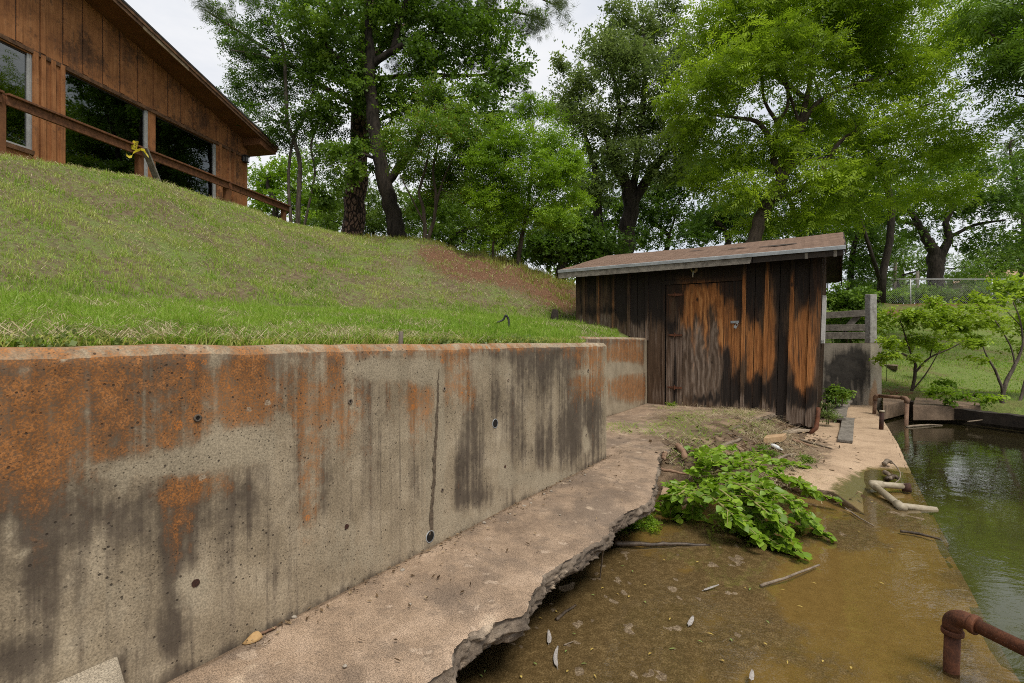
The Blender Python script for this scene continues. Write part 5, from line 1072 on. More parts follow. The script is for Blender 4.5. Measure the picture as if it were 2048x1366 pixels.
    T('spreading_oak', 'tall grey-green oak with several thick dark trunks, rising behind the left end of the shed', 20,
      [[(1250, 520, .36), (1254, 460, .33), (1262, 410, .30), (1250, 365, .22), (1232, 330, .18), (1215, 280, .13), (1190, 230, .08)], [(1262, 412, .22), (1290, 365, .2), (1312, 330, .18), (1340, 292, .13), (1380, 250, .07)], [(1200, 520, .2), (1196, 450, .19), (1193, 390, .17), (1188, 330, .12), (1170, 270, .07)], [(1262, 410, .16), (1274, 320, .13), (1285, 220, .1), (1290, 120, .06), (1285, 50, .03)], [(1222, 300, .1), (1240, 220, .08), (1220, 130, .04)], [(1215, 282, .07), (1160, 240, .05), (1110, 240, .02)]],
      [(1290, 60, 70, 44), (1215, 110, 66, 44), (1150, 175, 50, 36), (1280, 150, 90, 60), (1180, 240, 70, 46), (1300, 250, 90, 56), (1240, 315, 80, 36), (1130, 225, 34, 26), (1370, 130, 50, 70), (1360, 290, 50, 46), (1240, 30, 40, 20), (1320, 20, 40, 16), (1125, 130, 22, 16), (1190, 380, 50, 30), (1330, 350, 50, 26)],
      10500, 'oak', 1.5, M['lf_oak'], M['bark_dark'], 106, clump=.38, tint_shift=.1)
    T('pecan_tree', 'large bright green pecan with long drooping leaves spreading above the shed roof', 15.2,
      [[(1496, 520, .22), (1508, 480, .20), (1522, 432, .185), (1545, 392, .17), (1565, 355, .15), (1580, 320, .13), (1594, 285, .11), (1604, 235, .09), (1622, 150, .06), (1626, 60, .03)],
       [(1563, 357, .11), (1548, 322, .10), (1544, 292, .09), (1520, 248, .07), (1480, 236, .05), (1420, 230, .025)], [(1546, 300, .08), (1556, 250, .06), (1530, 205, .045), (1522, 140, .025)], [(1594, 285, .085), (1625, 215, .07), (1690, 175, .05), (1780, 148, .03), (1880, 100, .015)], [(1540, 400, .10), (1590, 385, .09), (1640, 345, .08), (1690, 275, .06), (1790, 235, .035), (1880, 200, .02)], [(1572, 338, .06), (1620, 318, .05), (1690, 320, .035), (1790, 330, .02)], [(1600, 255, .05), (1570, 170, .04), (1500, 80, .02)], [(1556, 240, .05), (1576, 210, .045), (1570, 130, .03)]],
      [(1470, 50, 100, 60), (1430, 150, 70, 60), (1400, 240, 50, 50), (1450, 295, 80, 36), (1560, 120, 100, 60), (1600, 20, 110, 50), (1700, 90, 100, 66), (1740, 10, 110, 50), (1800, 160, 90, 56), (1900, 60, 80, 66), (1650, 230, 100, 46), (1780, 250, 90, 36), (1880, 290, 80, 40), (1760, 330, 110, 36), (1910, 370, 46, 26), (1650, 370, 80, 46), (1560, 290, 60, 44), (1500, 380, 60, 36), (1420, 350, 40, 30), (1840, 390, 60, 24), (1540, 440, 60, 26), (1620, 430, 60, 24), (1650, -60, 260, 60), (1350, 200, 20, 30), (1720, 420, 60, 26)],
      15000, 'pinnate', 1.2, M['lf_pecan'], M['bark_brown'], 107, clump=.42, up=.62, tint_shift=.12)
    T('overhanging_tree', 'leafy tree reaching into the top right corner from outside the picture', 12.5,
      [[(2260, 640, .2), (2240, 480, .18), (2200, 330, .15), (2150, 220, .11), (2080, 140, .07), (2010, 90, .04), (1970, 60, .02)], [(2150, 220, .07), (2090, 200, .045), (2030, 190, .02)], [(2200, 330, .09), (2160, 120, .07), (2100, 20, .04), (2010, 10, .02)]],
      [(2010, 50, 60, 60), (2030, 150, 36, 60), (1970, 10, 50, 30), (2040, 225, 24, 30), (2100, 80, 80, 90), (2150, 220, 80, 80), (1985, 120, 30, 40), (2120, -40, 130, 60), (2230, 120, 80, 120)],
      4200, 'pinnate', 1.15, M['lf_mid'], M['bark_brown'], 108, clump=.40)
    T('dark_oak', 'dark forked oak beyond the chain-link fence, far right', 30,
      [[(1872, 575, .42), (1870, 530, .38), (1866, 500, .32), (1850, 472, .25), (1836, 446, .18), (1815, 415, .1)], [(1872, 575, .3), (1878, 530, .28), (1884, 505, .25), (1898, 475, .22), (1892, 446, .16), (1910, 410, .1)], [(1836, 450, .12), (1790, 440, .1), (1740, 440, .05)], [(1898, 475, .12), (1950, 450, .09), (2010, 440, .05)]],
      [(1800, 395, 80, 44), (1900, 420, 90, 40), (1750, 445, 56, 34), (1990, 395, 76, 50), (2030, 470, 46, 40), (1830, 465, 50, 22), (1960, 475, 50, 30), (1860, 350, 90, 40), (1940, 330, 60, 40), (2060, 340, 60, 60), (1720, 400, 50, 40)],
      6000, 'far', 1.05, M['lf_dark'], M['bark_dark'], 109, clump=.6)
    # trees further back that close the gaps
    bg = [('dark green tree far behind the trunks of the hill', 28, (665, 470), [(640, 430, 60, 40), (700, 400, 60, 50), (760, 430, 50, 40), (600, 400, 40, 30), (620, 330, 60, 40)], 2600, 'lf_far'),
          ('light green tree just past the corner of the brown house', 24, (545, 450), [(535, 370, 46, 40), (600, 410, 46, 36), (520, 420, 30, 30), (570, 340, 40, 24), (640, 440, 40, 20)], 3000, 'lf_bright'),
          ('loose green tree between the dark leaning trunk and the bushy tree', 26, (900, 500), [(880, 430, 50, 36), (940, 450, 50, 36), (830, 420, 40, 40), (900, 380, 60, 36), (960, 490, 40, 20), (820, 470, 30, 18)], 3000, 'lf_far'),
          ('dark evergreen shrub tree behind the left corner of the shed roof', 18, (1120, 530), [(1110, 500, 60, 32), (1160, 480, 50, 44), (1200, 500, 50, 36), (1080, 480, 30, 24), (1140, 440, 40, 30)], 3600, 'lf_dark'),
          ('dark tree filling the gap under the big oak', 30, (1330, 500), [(1300, 440, 60, 44), (1360, 400, 60, 50), (1400, 460, 60, 36), (1290, 480, 60, 26), (1440, 420, 50, 40), (1380, 340, 50, 40)], 4200, 'lf_dark'),
          ('dark tree close behind the ridge of the shed', 24, (1450, 500), [(1430, 440, 56, 36), (1480, 430, 50, 36), (1600, 450, 60, 30), (1540, 470, 60, 24), (1660, 450, 60, 36), (1390, 470, 40, 24)], 4200, 'lf_dark'),
          ('dark tree behind the right end of the shed roof', 27, (1700, 560), [(1720, 450, 50, 50), (1700, 520, 50, 36), (1760, 500, 50, 40), (1660, 420, 50, 40), (1740, 560, 40, 20), (1690, 380, 50, 40)], 4200, 'lf_dark'),
          ('mid green tree low behind the far fence, near the roof of the far house', 38, (1990, 570), [(1970, 520, 56, 34), (2030, 500, 50, 36), (1930, 550, 40, 20), (2060, 530, 40, 30)], 2600, 'lf_far'),
          ('pale green tree highest at the right edge behind the dark oak', 42, (2040, 560), [(2020, 300, 60, 46), (2060, 400, 60, 60), (1960, 350, 50, 40), (2100, 330, 80, 80)], 3000, 'lf_oak'),
          ('grey-green tree seen through the gap left of the forked oak', 46, (1800, 590), [(1800, 520, 30, 24), (1840, 540, 30, 20), (1770, 560, 30, 16), (1820, 490, 40, 24)], 1500, 'lf_far'),
          ('tall dark tree behind the pecan', 26, (1590, 560), [(1560, 350, 80, 60), (1640, 300, 80, 60), (1480, 330, 60, 50), (1720, 330, 70, 50), (1500, 420, 60, 40), (1400, 320, 50, 50), (1780, 420, 60, 40)], 5200, 'lf_dark'),
          ('tall mid green tree high behind the pecan crown', 23, (1760, 580), [(1500, 110, 90, 60), (1620, 130, 90, 60), (1740, 170, 90, 60), (1580, 220, 90, 50), (1440, 220, 60, 60), (1700, 260, 80, 50), (1850, 230, 70, 60), (1820, 120, 80, 60), (1560, 30, 120, 50), (1760, 60, 100, 60), (1880, 340, 60, 40)], 6500, 'lf_mid'),
          ('dark tree behind the middle of the big oak', 30, (1215, 520), [(1180, 430, 60, 50), (1240, 420, 60, 44), (1150, 350, 50, 44), (1220, 340, 60, 40), (1310, 380, 60, 44)], 4000, 'lf_dark')]
    for i, (lab, Y, (bx, by), lobes, n, lm) in enumerate(bg):
        tx, ty = lobes[0][0], lobes[0][1]
        T('background_tree', lab, Y, [[(bx, by + 10, .16), (bx + 6, (by + ty) / 2, .14), (tx, ty, .09), (tx + 8, ty - 20, .05)], [(bx + 3, by - 10, .09), (lobes[1][0], lobes[1][1], .05)]], lobes, n, 'far', .80 if Y < 30 else 1.0, M[lm], M['bark_dark'], 200 + i, group='trees closing the background', clump=.5, twigs=.5, tint_shift=-.03)
    for i, (lab, Y, bx, by, lobes, n, lm) in enumerate((('low green thicket tree between the poles and the forked oak', 36, 1800, 590, [(1720, 530, 50, 36), (1790, 540, 50, 30), (1860, 525, 40, 36), (1930, 535, 50, 30), (1990, 545, 50, 24), (1690, 480, 50, 40), (1780, 490, 50, 30)], 4200, 'lf_mid'),
          ('low dark thicket tree behind the pine trunk', 22, 740, 490, [(660, 440, 50, 30), (740, 450, 50, 36), (820, 440, 40, 40), (700, 380, 50, 40), (780, 400, 40, 40), (750, 475, 60, 18)], 3400, 'lf_far'),
          ('low green thicket tree right of the leaning trunk', 21, 900, 512, [(870, 470, 50, 28), (930, 480, 50, 28), (900, 420, 50, 40), (970, 450, 40, 40), (850, 410, 40, 40), (960, 505, 50, 14)], 3800, 'lf_mid'),
          ('low dark thicket tree behind the bushy tree', 22, 1030, 535, [(1000, 480, 50, 30), (1060, 500, 50, 26), (1020, 420, 50, 40), (1090, 440, 40, 40), (1100, 515, 40, 16), (1030, 520, 40, 12)], 3800, 'lf_dark'))):
        T('background_tree', lab, Y, [[(bx, by + 10, .08), (bx + 5, by - 40, .06), (lobes[3][0], lobes[3][1], .03)], [(bx, by - 10, .05), (lobes[1][0], lobes[1][1], .03)], [(bx, by - 20, .04), (lobes[0][0], lobes[0][1], .02)]], lobes, n, 'far', .62, M[lm], M['bark_dark'], 240 + i, group='trees closing the background', clump=.4, twigs=.5)
    # the far wood beyond everything, one mass
    rng = np.random.default_rng(9); n = 8500; x = rng.uniform(-300, 2600, n); Y = rng.uniform(58, 72, n); hgt = 2 + 13 * vn(x / 130, x * 0, 3) * np.where(x < 1150, 1, .8); zz = 2.4 + hgt * rng.random(n) ** .7
    pos = np.stack([(x - CX) / F * Y, Y, zz], -1); o = spray_mesh('far_wood', pos, np.clip(.4 + .5 * (vn(x / 40, zz, 5) - .5), 0, 1), 'far', 4.2, M['lf_far'], None, rng); tag(o, 'far-off green wood closing the view between the trunks', 'wood', None, 'stuff')
    # shrubs
    T('leafy_shrub', 'bright green leafy shrub behind the grey rails right of the shed', 12.6, [[(1700, 690, .03), (1704, 640, .025), (1712, 600, .015)], [(1696, 690, .025), (1680, 630, .02), (1676, 590, .012)]], [(1680, 600, 36, 34), (1715, 620, 40, 44), (1675, 650, 30, 36), (1725, 590, 24, 24), (1700, 670, 40, 20)], 2300, 'broad', .8, M['lf_mid'], M['bark_brown'], 301, 'shrub', clump=.16)
    for i, (x, y, rx, ry, Y, lab, lm) in enumerate(((1860, 585, 36, 16, 28.5, 'round dark green shrub behind the fence, below the forked oak', 'lf_mid'), (1935, 590, 30, 20, 28.6, 'spiky pale green shrub clump behind the fence', 'lf_oak'), (2010, 580, 46, 24, 28.2, 'yellow-green shrub behind the fence at the right edge', 'lf_bright'), (1790, 592, 30, 12, 28.4, 'low light green shrub behind the fence by the leaning poles', 'lf_bright'), (1730, 580, 30, 24, 26, 'dark green shrub behind the fence end beside the shed', 'lf_dark'), (1985, 560, 40, 20, 33, 'tall mid green shrub beyond the spiky clump', 'lf_mid'))):
        T('fence_shrub', lab, Y, [[(x, y + ry + 4, .03), (x + 3, y, .02)], [(x - 3, y + ry + 4, .03), (x - rx * .4, y, .02)]], [(x, y, rx, ry), (x - rx * .6, y + ry * .3, rx * .6, ry * .7), (x + rx * .6, y + ry * .3, rx * .6, ry * .7)], 900, 'far', .62, M[lm], M['bark_brown'], 320 + i, 'shrub', 'shrubs along the far fence', clump=.3)
    # saplings on the bank of the pond
    T('bank_sapling', 'spreading green sapling growing from the bank beside the concrete dock wall', 10.6,
      [[(1822, 790, 0.0341), (1830, 745, 0.0310), (1826, 720, 0.0248), (1790, 700, 0.0155), (1760, 680, 0.0087)], [(1830, 745, 0.0248), (1860, 715, 0.0198), (1905, 695, 0.0136), (1945, 670, 0.0074)], [(1826, 722, 0.0186), (1810, 670, 0.0136), (1800, 640, 0.0074)], [(1860, 715, 0.0124), (1870, 670, 0.0093), (1880, 640, 0.0062)], [(1820, 786, 0.0186), (1850, 750, 0.0124), (1880, 700, 0.0074)]],
      [(1785, 645, 40, 34), (1840, 625, 54, 26), (1885, 645, 50, 30), (1766, 690, 26, 26), (1830, 680, 50, 24), (1920, 650, 36, 18), (1870, 690, 36, 14), (1800, 710, 30, 12), (1850, 600, 20, 10), (1815, 625, 20, 14)],
      1050, 'broad', .72, M['lf_pecan'], M['bark_brown'], 401, 'sapling', clump=.24, up=.75, tint_shift=.1)
    T('bank_tree', 'open bright green small tree leaning over the pond at the right edge', 9.0,
      [[(2006, 822, 0.0403), (2008, 775, 0.0360), (2030, 730, 0.0279), (2045, 690, 0.0186), (2040, 640, 0.0124), (2020, 590, 0.0074)], [(2006, 780, 0.0248), (1990, 740, 0.0198), (1975, 715, 0.0136), (1965, 690, 0.0074)], [(2016, 830, 0.0279), (2040, 800, 0.0248), (2055, 750, 0.0217), (2090, 700, 0.0155), (2110, 640, 0.0093)], [(2030, 730, 0.0155), (2020, 690, 0.0124), (1990, 640, 0.0074)], [(2040, 650, 0.0093), (1990, 600, 0.0074), (1950, 580, 0.0050)]],
      [(1975, 610, 50, 22), (2020, 590, 50, 24), (2000, 640, 60, 24), (2050, 640, 60, 34), (1960, 690, 34, 18), (1970, 660, 40, 16), (1990, 565, 36, 14), (2070, 580, 60, 34), (2100, 680, 60, 50), (1945, 720, 22, 10), (2030, 560, 30, 12), (1935, 620, 24, 12)],
      1000, 'broad', .72, M['lf_pecan'], M['bark_grey'], 402, 'tree', clump=.22, up=.75, tint_shift=.12)
    T('bank_weeds', 'low bright green weeds with broad leaves hanging over the old bank timbers', 9.3, [[(1900, 830, .012), (1905, 800, .01), (1890, 775, .006)], [(1925, 836, .012), (1935, 805, .01), (1950, 785, .006)]], [(1895, 790, 30, 16), (1930, 800, 36, 18), (1880, 815, 20, 10), (1955, 795, 24, 14), (1900, 765, 20, 12), (1940, 822, 26, 10), (1975, 800, 20, 10)], 420, 'broad', .7, M['lf_bright'], M['bark_brown'], 403, 'plant', clump=.10, up=.75, parts=('stems', 'leaves'))
    T('nettle_plant', 'dark green nettle-like plant between the shed corner and the dock wall', 8.9, [[(1672, 800, .01), (1668, 775, .008), (1670, 762, .005)], [(1684, 800, .01), (1690, 780, .006)]], [(1672, 781, 20, 10), (1690, 789, 14, 9), (1664, 796, 13, 9), (1682, 800, 16, 8)], 340, 'broad', .5, M['lf_mid'], M['bark_brown'], 404, 'plant', clump=.07, up=.75, parts=('stems', 'leaves'))
    T('nettle_plant', 'thin pale green weed at the very foot of the shed corner', 8.2, [[(1654, 840, .008), (1652, 812, .006)], [(1657, 840, .008), (1660, 820, .004)]], [(1652, 815, 8, 14), (1658, 828, 10, 8)], 130, 'small', .7, M['lf_oak'], M['bark_brown'], 405, 'plant', clump=.06, parts=('stems', 'leaves'))
    p = G(1262, 1052, ZW)
    T('water_weed', 'mat of small bright green leaves in the water under the broken ledge', p.y, [[(1255, 1062, .006), (1260, 1040, .004)], [(1275, 1058, .006), (1285, 1035, .004)]], [(1262, 1050, 34, 22, 0), (1290, 1040, 24, 16, .05), (1240, 1068, 22, 16, -.05), (1305, 1055, 16, 8, -.05)], 520, 'small', .34, M['lf_bright'], M['bark_brown'], 406, 'plant', clump=.05, up=.7, parts=('stems', 'leaves'))
make_trees()
# ================================================================= grass
def blades(name, X, Y, Z, H, WD, tint, dry, mat, rng, lean=.5, parent=None, kind='stuff'):
    n = len(X); th = rng.uniform(0, 2 * np.pi, n); ln = np.abs(rng.normal(lean, .35, n)); dx, dy = np.cos(th), np.sin(th); sx, sy = -dy, dx
    # random facing so blades do not all turn edge-on
    fa = rng.uniform(0, 2 * np.pi, n); sx, sy = np.cos(fa), np.sin(fa)
    b = np.stack([X, Y, Z], -1); s = np.stack([sx, sy, np.zeros(n)], -1) * (WD / 2)[:, None]
    m = b + np.stack([dx * ln * .35 * H, dy * ln * .35 * H, H * .6], -1); t = b + np.stack([dx * ln * H, dy * ln * H, H * np.clip(1 - .35 * ln, .15, 1)], -1)
    V = np.stack([b - s, b + s, m + s * .8, t, m - s * .8], 1)
    co = V.reshape(-1, 3); k = np.arange(n)[:, None] * 5
    q = np.concatenate([k + np.array([[0, 1, 2, 4]]), k + np.array([[4, 2, 3, 3]])]) if False else None
    me = bpy.data.meshes.new(name); quad = (k + np.array([[0, 1, 2, 4]])); tri = (k + np.array([[4, 2, 3]])); li = np.concatenate([quad.ravel(), tri.ravel()]).astype(np.int32)
    ls = np.concatenate([np.arange(n) * 4, n * 4 + np.arange(n) * 3]).astype(np.int32)
    me.vertices.add(len(co)); me.vertices.foreach_set('co', co.astype(np.float32).ravel()); me.loops.add(len(li)); me.loops.foreach_set('vertex_index', li); me.polygons.add(2 * n); me.polygons.foreach_set('loop_start', ls); me.update(calc_edges=True)
    o = bpy.data.objects.new(name, me); COL.objects.link(o); me.materials.append(mat)
    set_mask(o, np.repeat(np.stack([np.clip(tint, 0, 1), dry, np.zeros(n)], -1), 5, 0), 'tint')
    if kind: o['kind'] = kind
    return o
def scatter_bank(n, rng, rmin=None, rmax=19, p0=-60, p1=12):
    th = np.radians(rng.uniform(p0, p1, n)); u = rng.random(n)
    # start on the wall line, end beyond the crest; closer means denser
    den = .643 * np.cos(th) - np.sin(th); r0 = (2.152 + .12 / .841) / np.maximum(den, .05); r0 = np.clip(r0, 1.2, 12)
    r = r0 * (rmax / r0) ** u
    X, Y = r * np.sin(th), r * np.cos(th); a = .5408 * (X + 1.5225) + .8411 * (Y - .979); b = -.8411 * (X + 1.5225) + .5408 * (Y - .979)
    ok = land(a, b, X, Y) & (b > .16) & ((a < 4.3) | (b > 1.12))
    # not under the shed
    s = -(b - .968); k = a - 8.76
    ok &= ~((s > -1.43) & (s < 2.7) & (k > -.02) & (k < 4.2))
    hx, hy = X - HK.x, Y - HK.y; ok &= (.979 * hx - .2037 * hy > .05) | (-.2037 * hx - .979 * hy < -.05)
    return X[ok], Y[ok], a[ok], b[ok]
def make_grass():
    rng = np.random.default_rng(5)
    X, Y, a, b = scatter_bank(520000, rng); px = CX + F * X / Y; Z = ground_z(X, Y); py = CY - F * (Z - CAMZ) / Y
    bt = np.interp(px, PXT, BTOE); bench = b < bt + .3
    n1 = fbm(X * 1.3, Y * 1.3, 4, 61); n2 = fbm(X * 4.2, Y * 4.2, 3, 62); n3 = fbm(X * .5, Y * .5, 3, 63)
    ea = blobs(px, py, EARTH)
    dens = np.where(bench, .95, .72 + 1.6 * (n2 - .42) + .8 * (n1 - .45)) * (1 - .7 * ea) * np.where((px > 780) & ~bench, .6, 1)
    dens = dens - np.where(~bench, .20 * np.clip(1 - (b - bt - .3) / 1.6, 0, 1), 0)
    k = rng.random(len(X)) < dens; X, Y, Z, a, b, px, n1, n2, n3, bench = (q[k] for q in (X, Y, Z, a, b, px, n1, n2, n3, bench))
    r = np.hypot(X, Y); n = len(X)
    n5 = fbm(X * 7, Y * 7, 3, 67); H = (np.where(bench, .058, .047) * rng.uniform(.4, 1.5, n) * np.clip(.25 + 2.6 * (n5 - .25) * (.6 + n2), .25, 2.4)); WD = np.maximum(.0042, r * .00085) * rng.uniform(.6, 1.3, n)
    tint = np.where(bench, .40 + .5 * (n1 - .5), .56 + 1.3 * (n1 - .5) + .5 * (n3 - .5)) + .4 * (n5 - .5) + rng.normal(0, .13, n); dry = np.where(rng.random(n) < np.where(bench, .05, .16), rng.uniform(.1, .5, n), 0)
    tint = np.where(dry > 0, .95, tint)
    o = blades('grass', X, Y, Z - .006, H, WD, tint, dry * .35, M['grass'], rng, .55)
    # cut, dry stems lying over it
    X, Y, a, b = scatter_bank(95000, rng); px = CX + F * X / Y; Z = ground_z(X, Y); n1 = fbm(X * 1.1, Y * 1.1, 4, 66); bt = np.interp(px, PXT, BTOE)
    edge = np.clip(1 - (b - .1) / .35, 0, 1) * (a < 4.4); w = .32 + 1.9 * (n1 - .5) + .28 * edge + np.where(b > bt, .26, -.06)
    k = rng.random(len(X)) < w; X, Y, Z, b = X[k], Y[k], Z[k], b[k]; n = len(X); r = np.hypot(X, Y)
    o = blades('dry_clippings', X, Y, Z + rng.uniform(.0, .035, n), rng.uniform(.03, .085, n), np.maximum(.0032, r * .0006) * rng.uniform(.7, 1.2, n), rng.uniform(.3, 1, n), np.zeros(n), M['straw'], rng, 1.9)
    # ragged fringe along the wall top
    a = rng.uniform(-.4, 4.3, 9000); b = .13 + np.abs(rng.normal(0, .09, 9000)); X = -1.5225 + .5408 * a - .8411 * b; Y = .979 + .8411 * a + .5408 * b; k = (Y > .5) & (fbm(a * 2.5, b * 3, 3, 68) > .42); X, Y, b = X[k], Y[k], b[k]; n = len(X)
    g = rng.random(n) < .45; blades('grass_fringe', X, Y, ground_z(X, Y) - .004, rng.uniform(.03, .085, n), rng.uniform(.003, .007, n), np.where(g, rng.uniform(.1, .7, n), 1), np.where(g, 0, .12), M['grass'], rng, .9)
    # lawn on the far bank
    m = 85000; px = rng.uniform(1640, 2450, m); Y = 9.0 * (29 / 9.0) ** rng.random(m); X = (px - CX) / F * Y; Z = ground_z(X, Y); py = CY - F * (Z - CAMZ) / Y
    k = (Y > Yb(X) + .75) & (blobs(px, py, EARTH) < .4) & (fbm(X * .9, Y * .9, 4, 64) + rng.random(m) * .5 > .70); X, Y, Z = X[k], Y[k], Z[k]; n = len(X)
    blades('far_lawn_grass', X, Y, Z - .01, rng.uniform(.03, .075, n), np.hypot(X, Y) * .0009, rng.normal(.25, .2, n) + .6 * (fbm(X * .5, Y * .5, 3, 65) - .5), (rng.random(n) < .12) * .3, M['grass'], rng, .7)
    # litter of straw on the soil in front of the shed
    m = 22000; a = rng.uniform(4.9, 8.7, m); b = rng.uniform(-1.75, .5, m); d = fbm(a * 1.7, b * 1.7, 4, 69); w = np.clip(1 - np.abs(b + .85 - .0 * a) / .75, 0, 1) * .9 + .10; k = rng.random(m) < w * np.clip((d - .38) * 5, 0, 1); a, b = a[k], b[k]
    on = b > -.36 - .17 * np.clip(a - 5.2, 0, 4); zz = np.where(on, .004, np.maximum(dirt_z(a, b), ramp_z(a, b)) + .004); X = -1.5225 + .5408 * a - .8411 * b; Y = .979 + .8411 * a + .5408 * b; n = len(X)
    blades('straw_litter', X, Y, zz + rng.uniform(0, .02, n), rng.uniform(.02, .09, n), rng.uniform(.002, .005, n), rng.uniform(.2, 1, n), np.zeros(n), M['straw'], rng, 3.0)
    m = 2600; a = rng.uniform(5.0, 8.4, m); b = rng.uniform(-1.1, .85, m); d = fbm(a * 1.3 + 5, b * 1.9, 4, 75); k = d > .56; a, b = a[k], b[k]; on = b > -.36 - .17 * np.clip(a - 5.2, 0, 4); zz = np.where(on, .004, np.maximum(dirt_z(a, b), ramp_z(a, b)) + .004); X = -1.5225 + .5408 * a - .8411 * b; Y = .979 + .8411 * a + .5408 * b; n = len(X)
    blades('green_clippings', X, Y, zz, rng.uniform(.03, .09, n), rng.uniform(.003, .006, n), rng.uniform(.1, .7, n), np.zeros(n), M['grass'], rng, 2.6)
make_grass()
def make_wall_weeds():
    rng = np.random.default_rng(21); m = 900; a = rng.uniform(.3, 4.3, m); b = .13 + np.abs(rng.normal(0, .10, m)); k = fbm(a * 2.2, b * 2, 3, 72) > .48; a, b = a[k], b[k]
    X = -1.5225 + .5408 * a - .8411 * b; Y = .979 + .8411 * a + .5408 * b; pos = np.stack([X, Y, ground_z(X, Y) + rng.uniform(.005, .04, len(a))], -1)
    o = spray_mesh('wall_top_weeds', pos, rng.uniform(.2, .9, len(a)), 'broad', .24, M['lf_oak'], None, rng, .6); o['kind'] = 'stuff'
make_wall_weeds()
def make_tall_dry():                   # taller rusty dry grass along the brow and dark tufts clinging to the cut
    rng = np.random.default_rng(31); m = 90000; px = rng.uniform(690, 1150, m); Y = rng.uniform(8.5, 16, m); X = (px - CX) / F * Y; b = -.8411 * (X + 1.5225) + .5408 * (Y - .979); bc = np.interp(px, PXT, BCR); bt = np.interp(px, PXT, BTOE)
    d = np.exp(-((b - bc + .25) / .55) ** 2) * np.clip((fbm(X * 1.8, Y * 1.8, 3, 73) - .38) * 4, 0, 1) + .10 * (b > bt) * (b < bc) * (fbm(X * 2.4, Y * 2.4, 3, 74) > .56)
    a = .5408 * (X + 1.5225) + .8411 * (Y - .979); k = (rng.random(m) < d * .5) & (b > bt); k &= ~((a > 8.7) & (b < 2.45)); X, Y, px, b, bc = X[k], Y[k], px[k], b[k], bc[k]; n = len(X); lip = np.abs(b - bc) < .9
    blades('brow_dry_grass', X, Y, ground_z(X, Y) - .01, rng.uniform(.06, .20, n) * np.where(lip, 1, .55), rng.uniform(.008, .014, n), np.where(rng.random(n) < .5, rng.uniform(.05, .35, n), .9), rng.uniform(.05, .6, n), M['grass'], rng, .5)
make_tall_dry()
def make_litter():                     # dead leaves, bark crumbs and grit on the soil, the slab and the floor of the ledge
    rng = np.random.default_rng(15); m = 5200; a = rng.uniform(4.9, 8.7, m); b = rng.uniform(-2.1, .3, m); e = -.36 - .17 * np.clip(a - 5.2, 0, 4)
    k = rng.random(m) < np.clip(1.1 - np.abs(b - e + .42) / .55, .05, 1) * np.clip((fbm(a * 2, b * 2, 3, 70) - .3) * 3, .1, 1); a, b, e = a[k], b[k], e[k]
    a2 = rng.uniform(1.0, 4.9, 500); b2 = -np.abs(rng.normal(0, .05, 500)) - .005; a3 = rng.uniform(1.2, 4.9, 160); b3 = rng.uniform(-.6, 0, 160)
    zz = np.where(b > e, .008, np.maximum(dirt_z(a, b), ramp_z(a, b)) + .006); a = np.concatenate([a, a2, a3]); b = np.concatenate([b, b2, b3]); zz = np.concatenate([zz, np.full(660, .012)]); n = len(a); L = np.concatenate([rng.uniform(.012, .05, n - 660), rng.uniform(.004, .014, 500), rng.uniform(.004, .016, 160)])
    X = -1.5225 + .5408 * a - .8411 * b; Y = .979 + .8411 * a + .5408 * b; c = np.stack([X, Y, zz], -1); th = rng.uniform(0, 6.28, n); d = np.stack([np.cos(th), np.sin(th), rng.normal(0, .25, n)], -1) * L[:, None]; s = np.stack([-np.sin(th), np.cos(th), rng.normal(0, .35, n)], -1) * (L * rng.uniform(.15, .5, n))[:, None]
    V = np.stack([c - d, c + s, c + d, c - s], 1).reshape(-1, 3); o = np_mesh('leaf_litter', V, np.arange(len(V)).reshape(-1, 4), M['litter']); o['kind'] = 'stuff'; set_mask(o, np.repeat(np.stack([rng.random(n), np.zeros(n), np.zeros(n)], -1), 4, 0), 'tint')
M['litter'] = mat_leaf('dead_litter', (.03, .018, .010), (.12, .075, .04), (.34, .25, .15), .1, .01)
make_litter()
# ================================================================= things lying and standing about
def stick(name, label, pts, r, mat='stick', cat='stick', group=None, seg=7):
    mb = MB(); rs = r if isinstance(r, (list, tuple)) else [r * (1 - .45 * i / max(1, len(pts) - 1)) for i in range(len(pts))]
    sp = smooth_line([Vector(p) for p in pts], 5) if len(pts) > 2 else [Vector(pts[0]).lerp(Vector(pts[1]), i / 8) for i in range(9)]
    rad = np.interp(np.linspace(0, len(pts) - 1, len(sp)), range(len(rs)), rs); q = random.Random(len(label))
    sp = [p + Vector((q.uniform(-1, 1), q.uniform(-1, 1), q.uniform(-1, 1))) * rad[i] * .25 for i, p in enumerate(sp)]
    return tag(mb.tube(sp, [float(x) * q.uniform(.88, 1.12) for x in rad], seg).build(name, M[mat], None, True), label, cat, group)
def rz(px, py, z0=-.27):              # point on the ramp at a pixel
    p = G(px, py, z0)
    for _ in range(4):
        a, b = AB(p); z = float(ramp_z(a, b)); p = G(px, py, z)
    return p
def gz(px, py, off=0.0):               # point on the littered soil or the slab at a pixel
    p = G(px, py, -.2)
    for _ in range(8):
        a, b = AB(p); z = float(ramp_z(a, b))
        if -1.2 - .14 * (a - 5) < b < -.05 and 4.6 < a < 8.9: z = max(z, float(dirt_z(a, b)))
        if b > -.36 - .17 * max(0, a - 5.2) and b < .9: z = max(z, 0.0)
        p = G(px, py, p.z * .4 + (z + off) * .6)
    return p
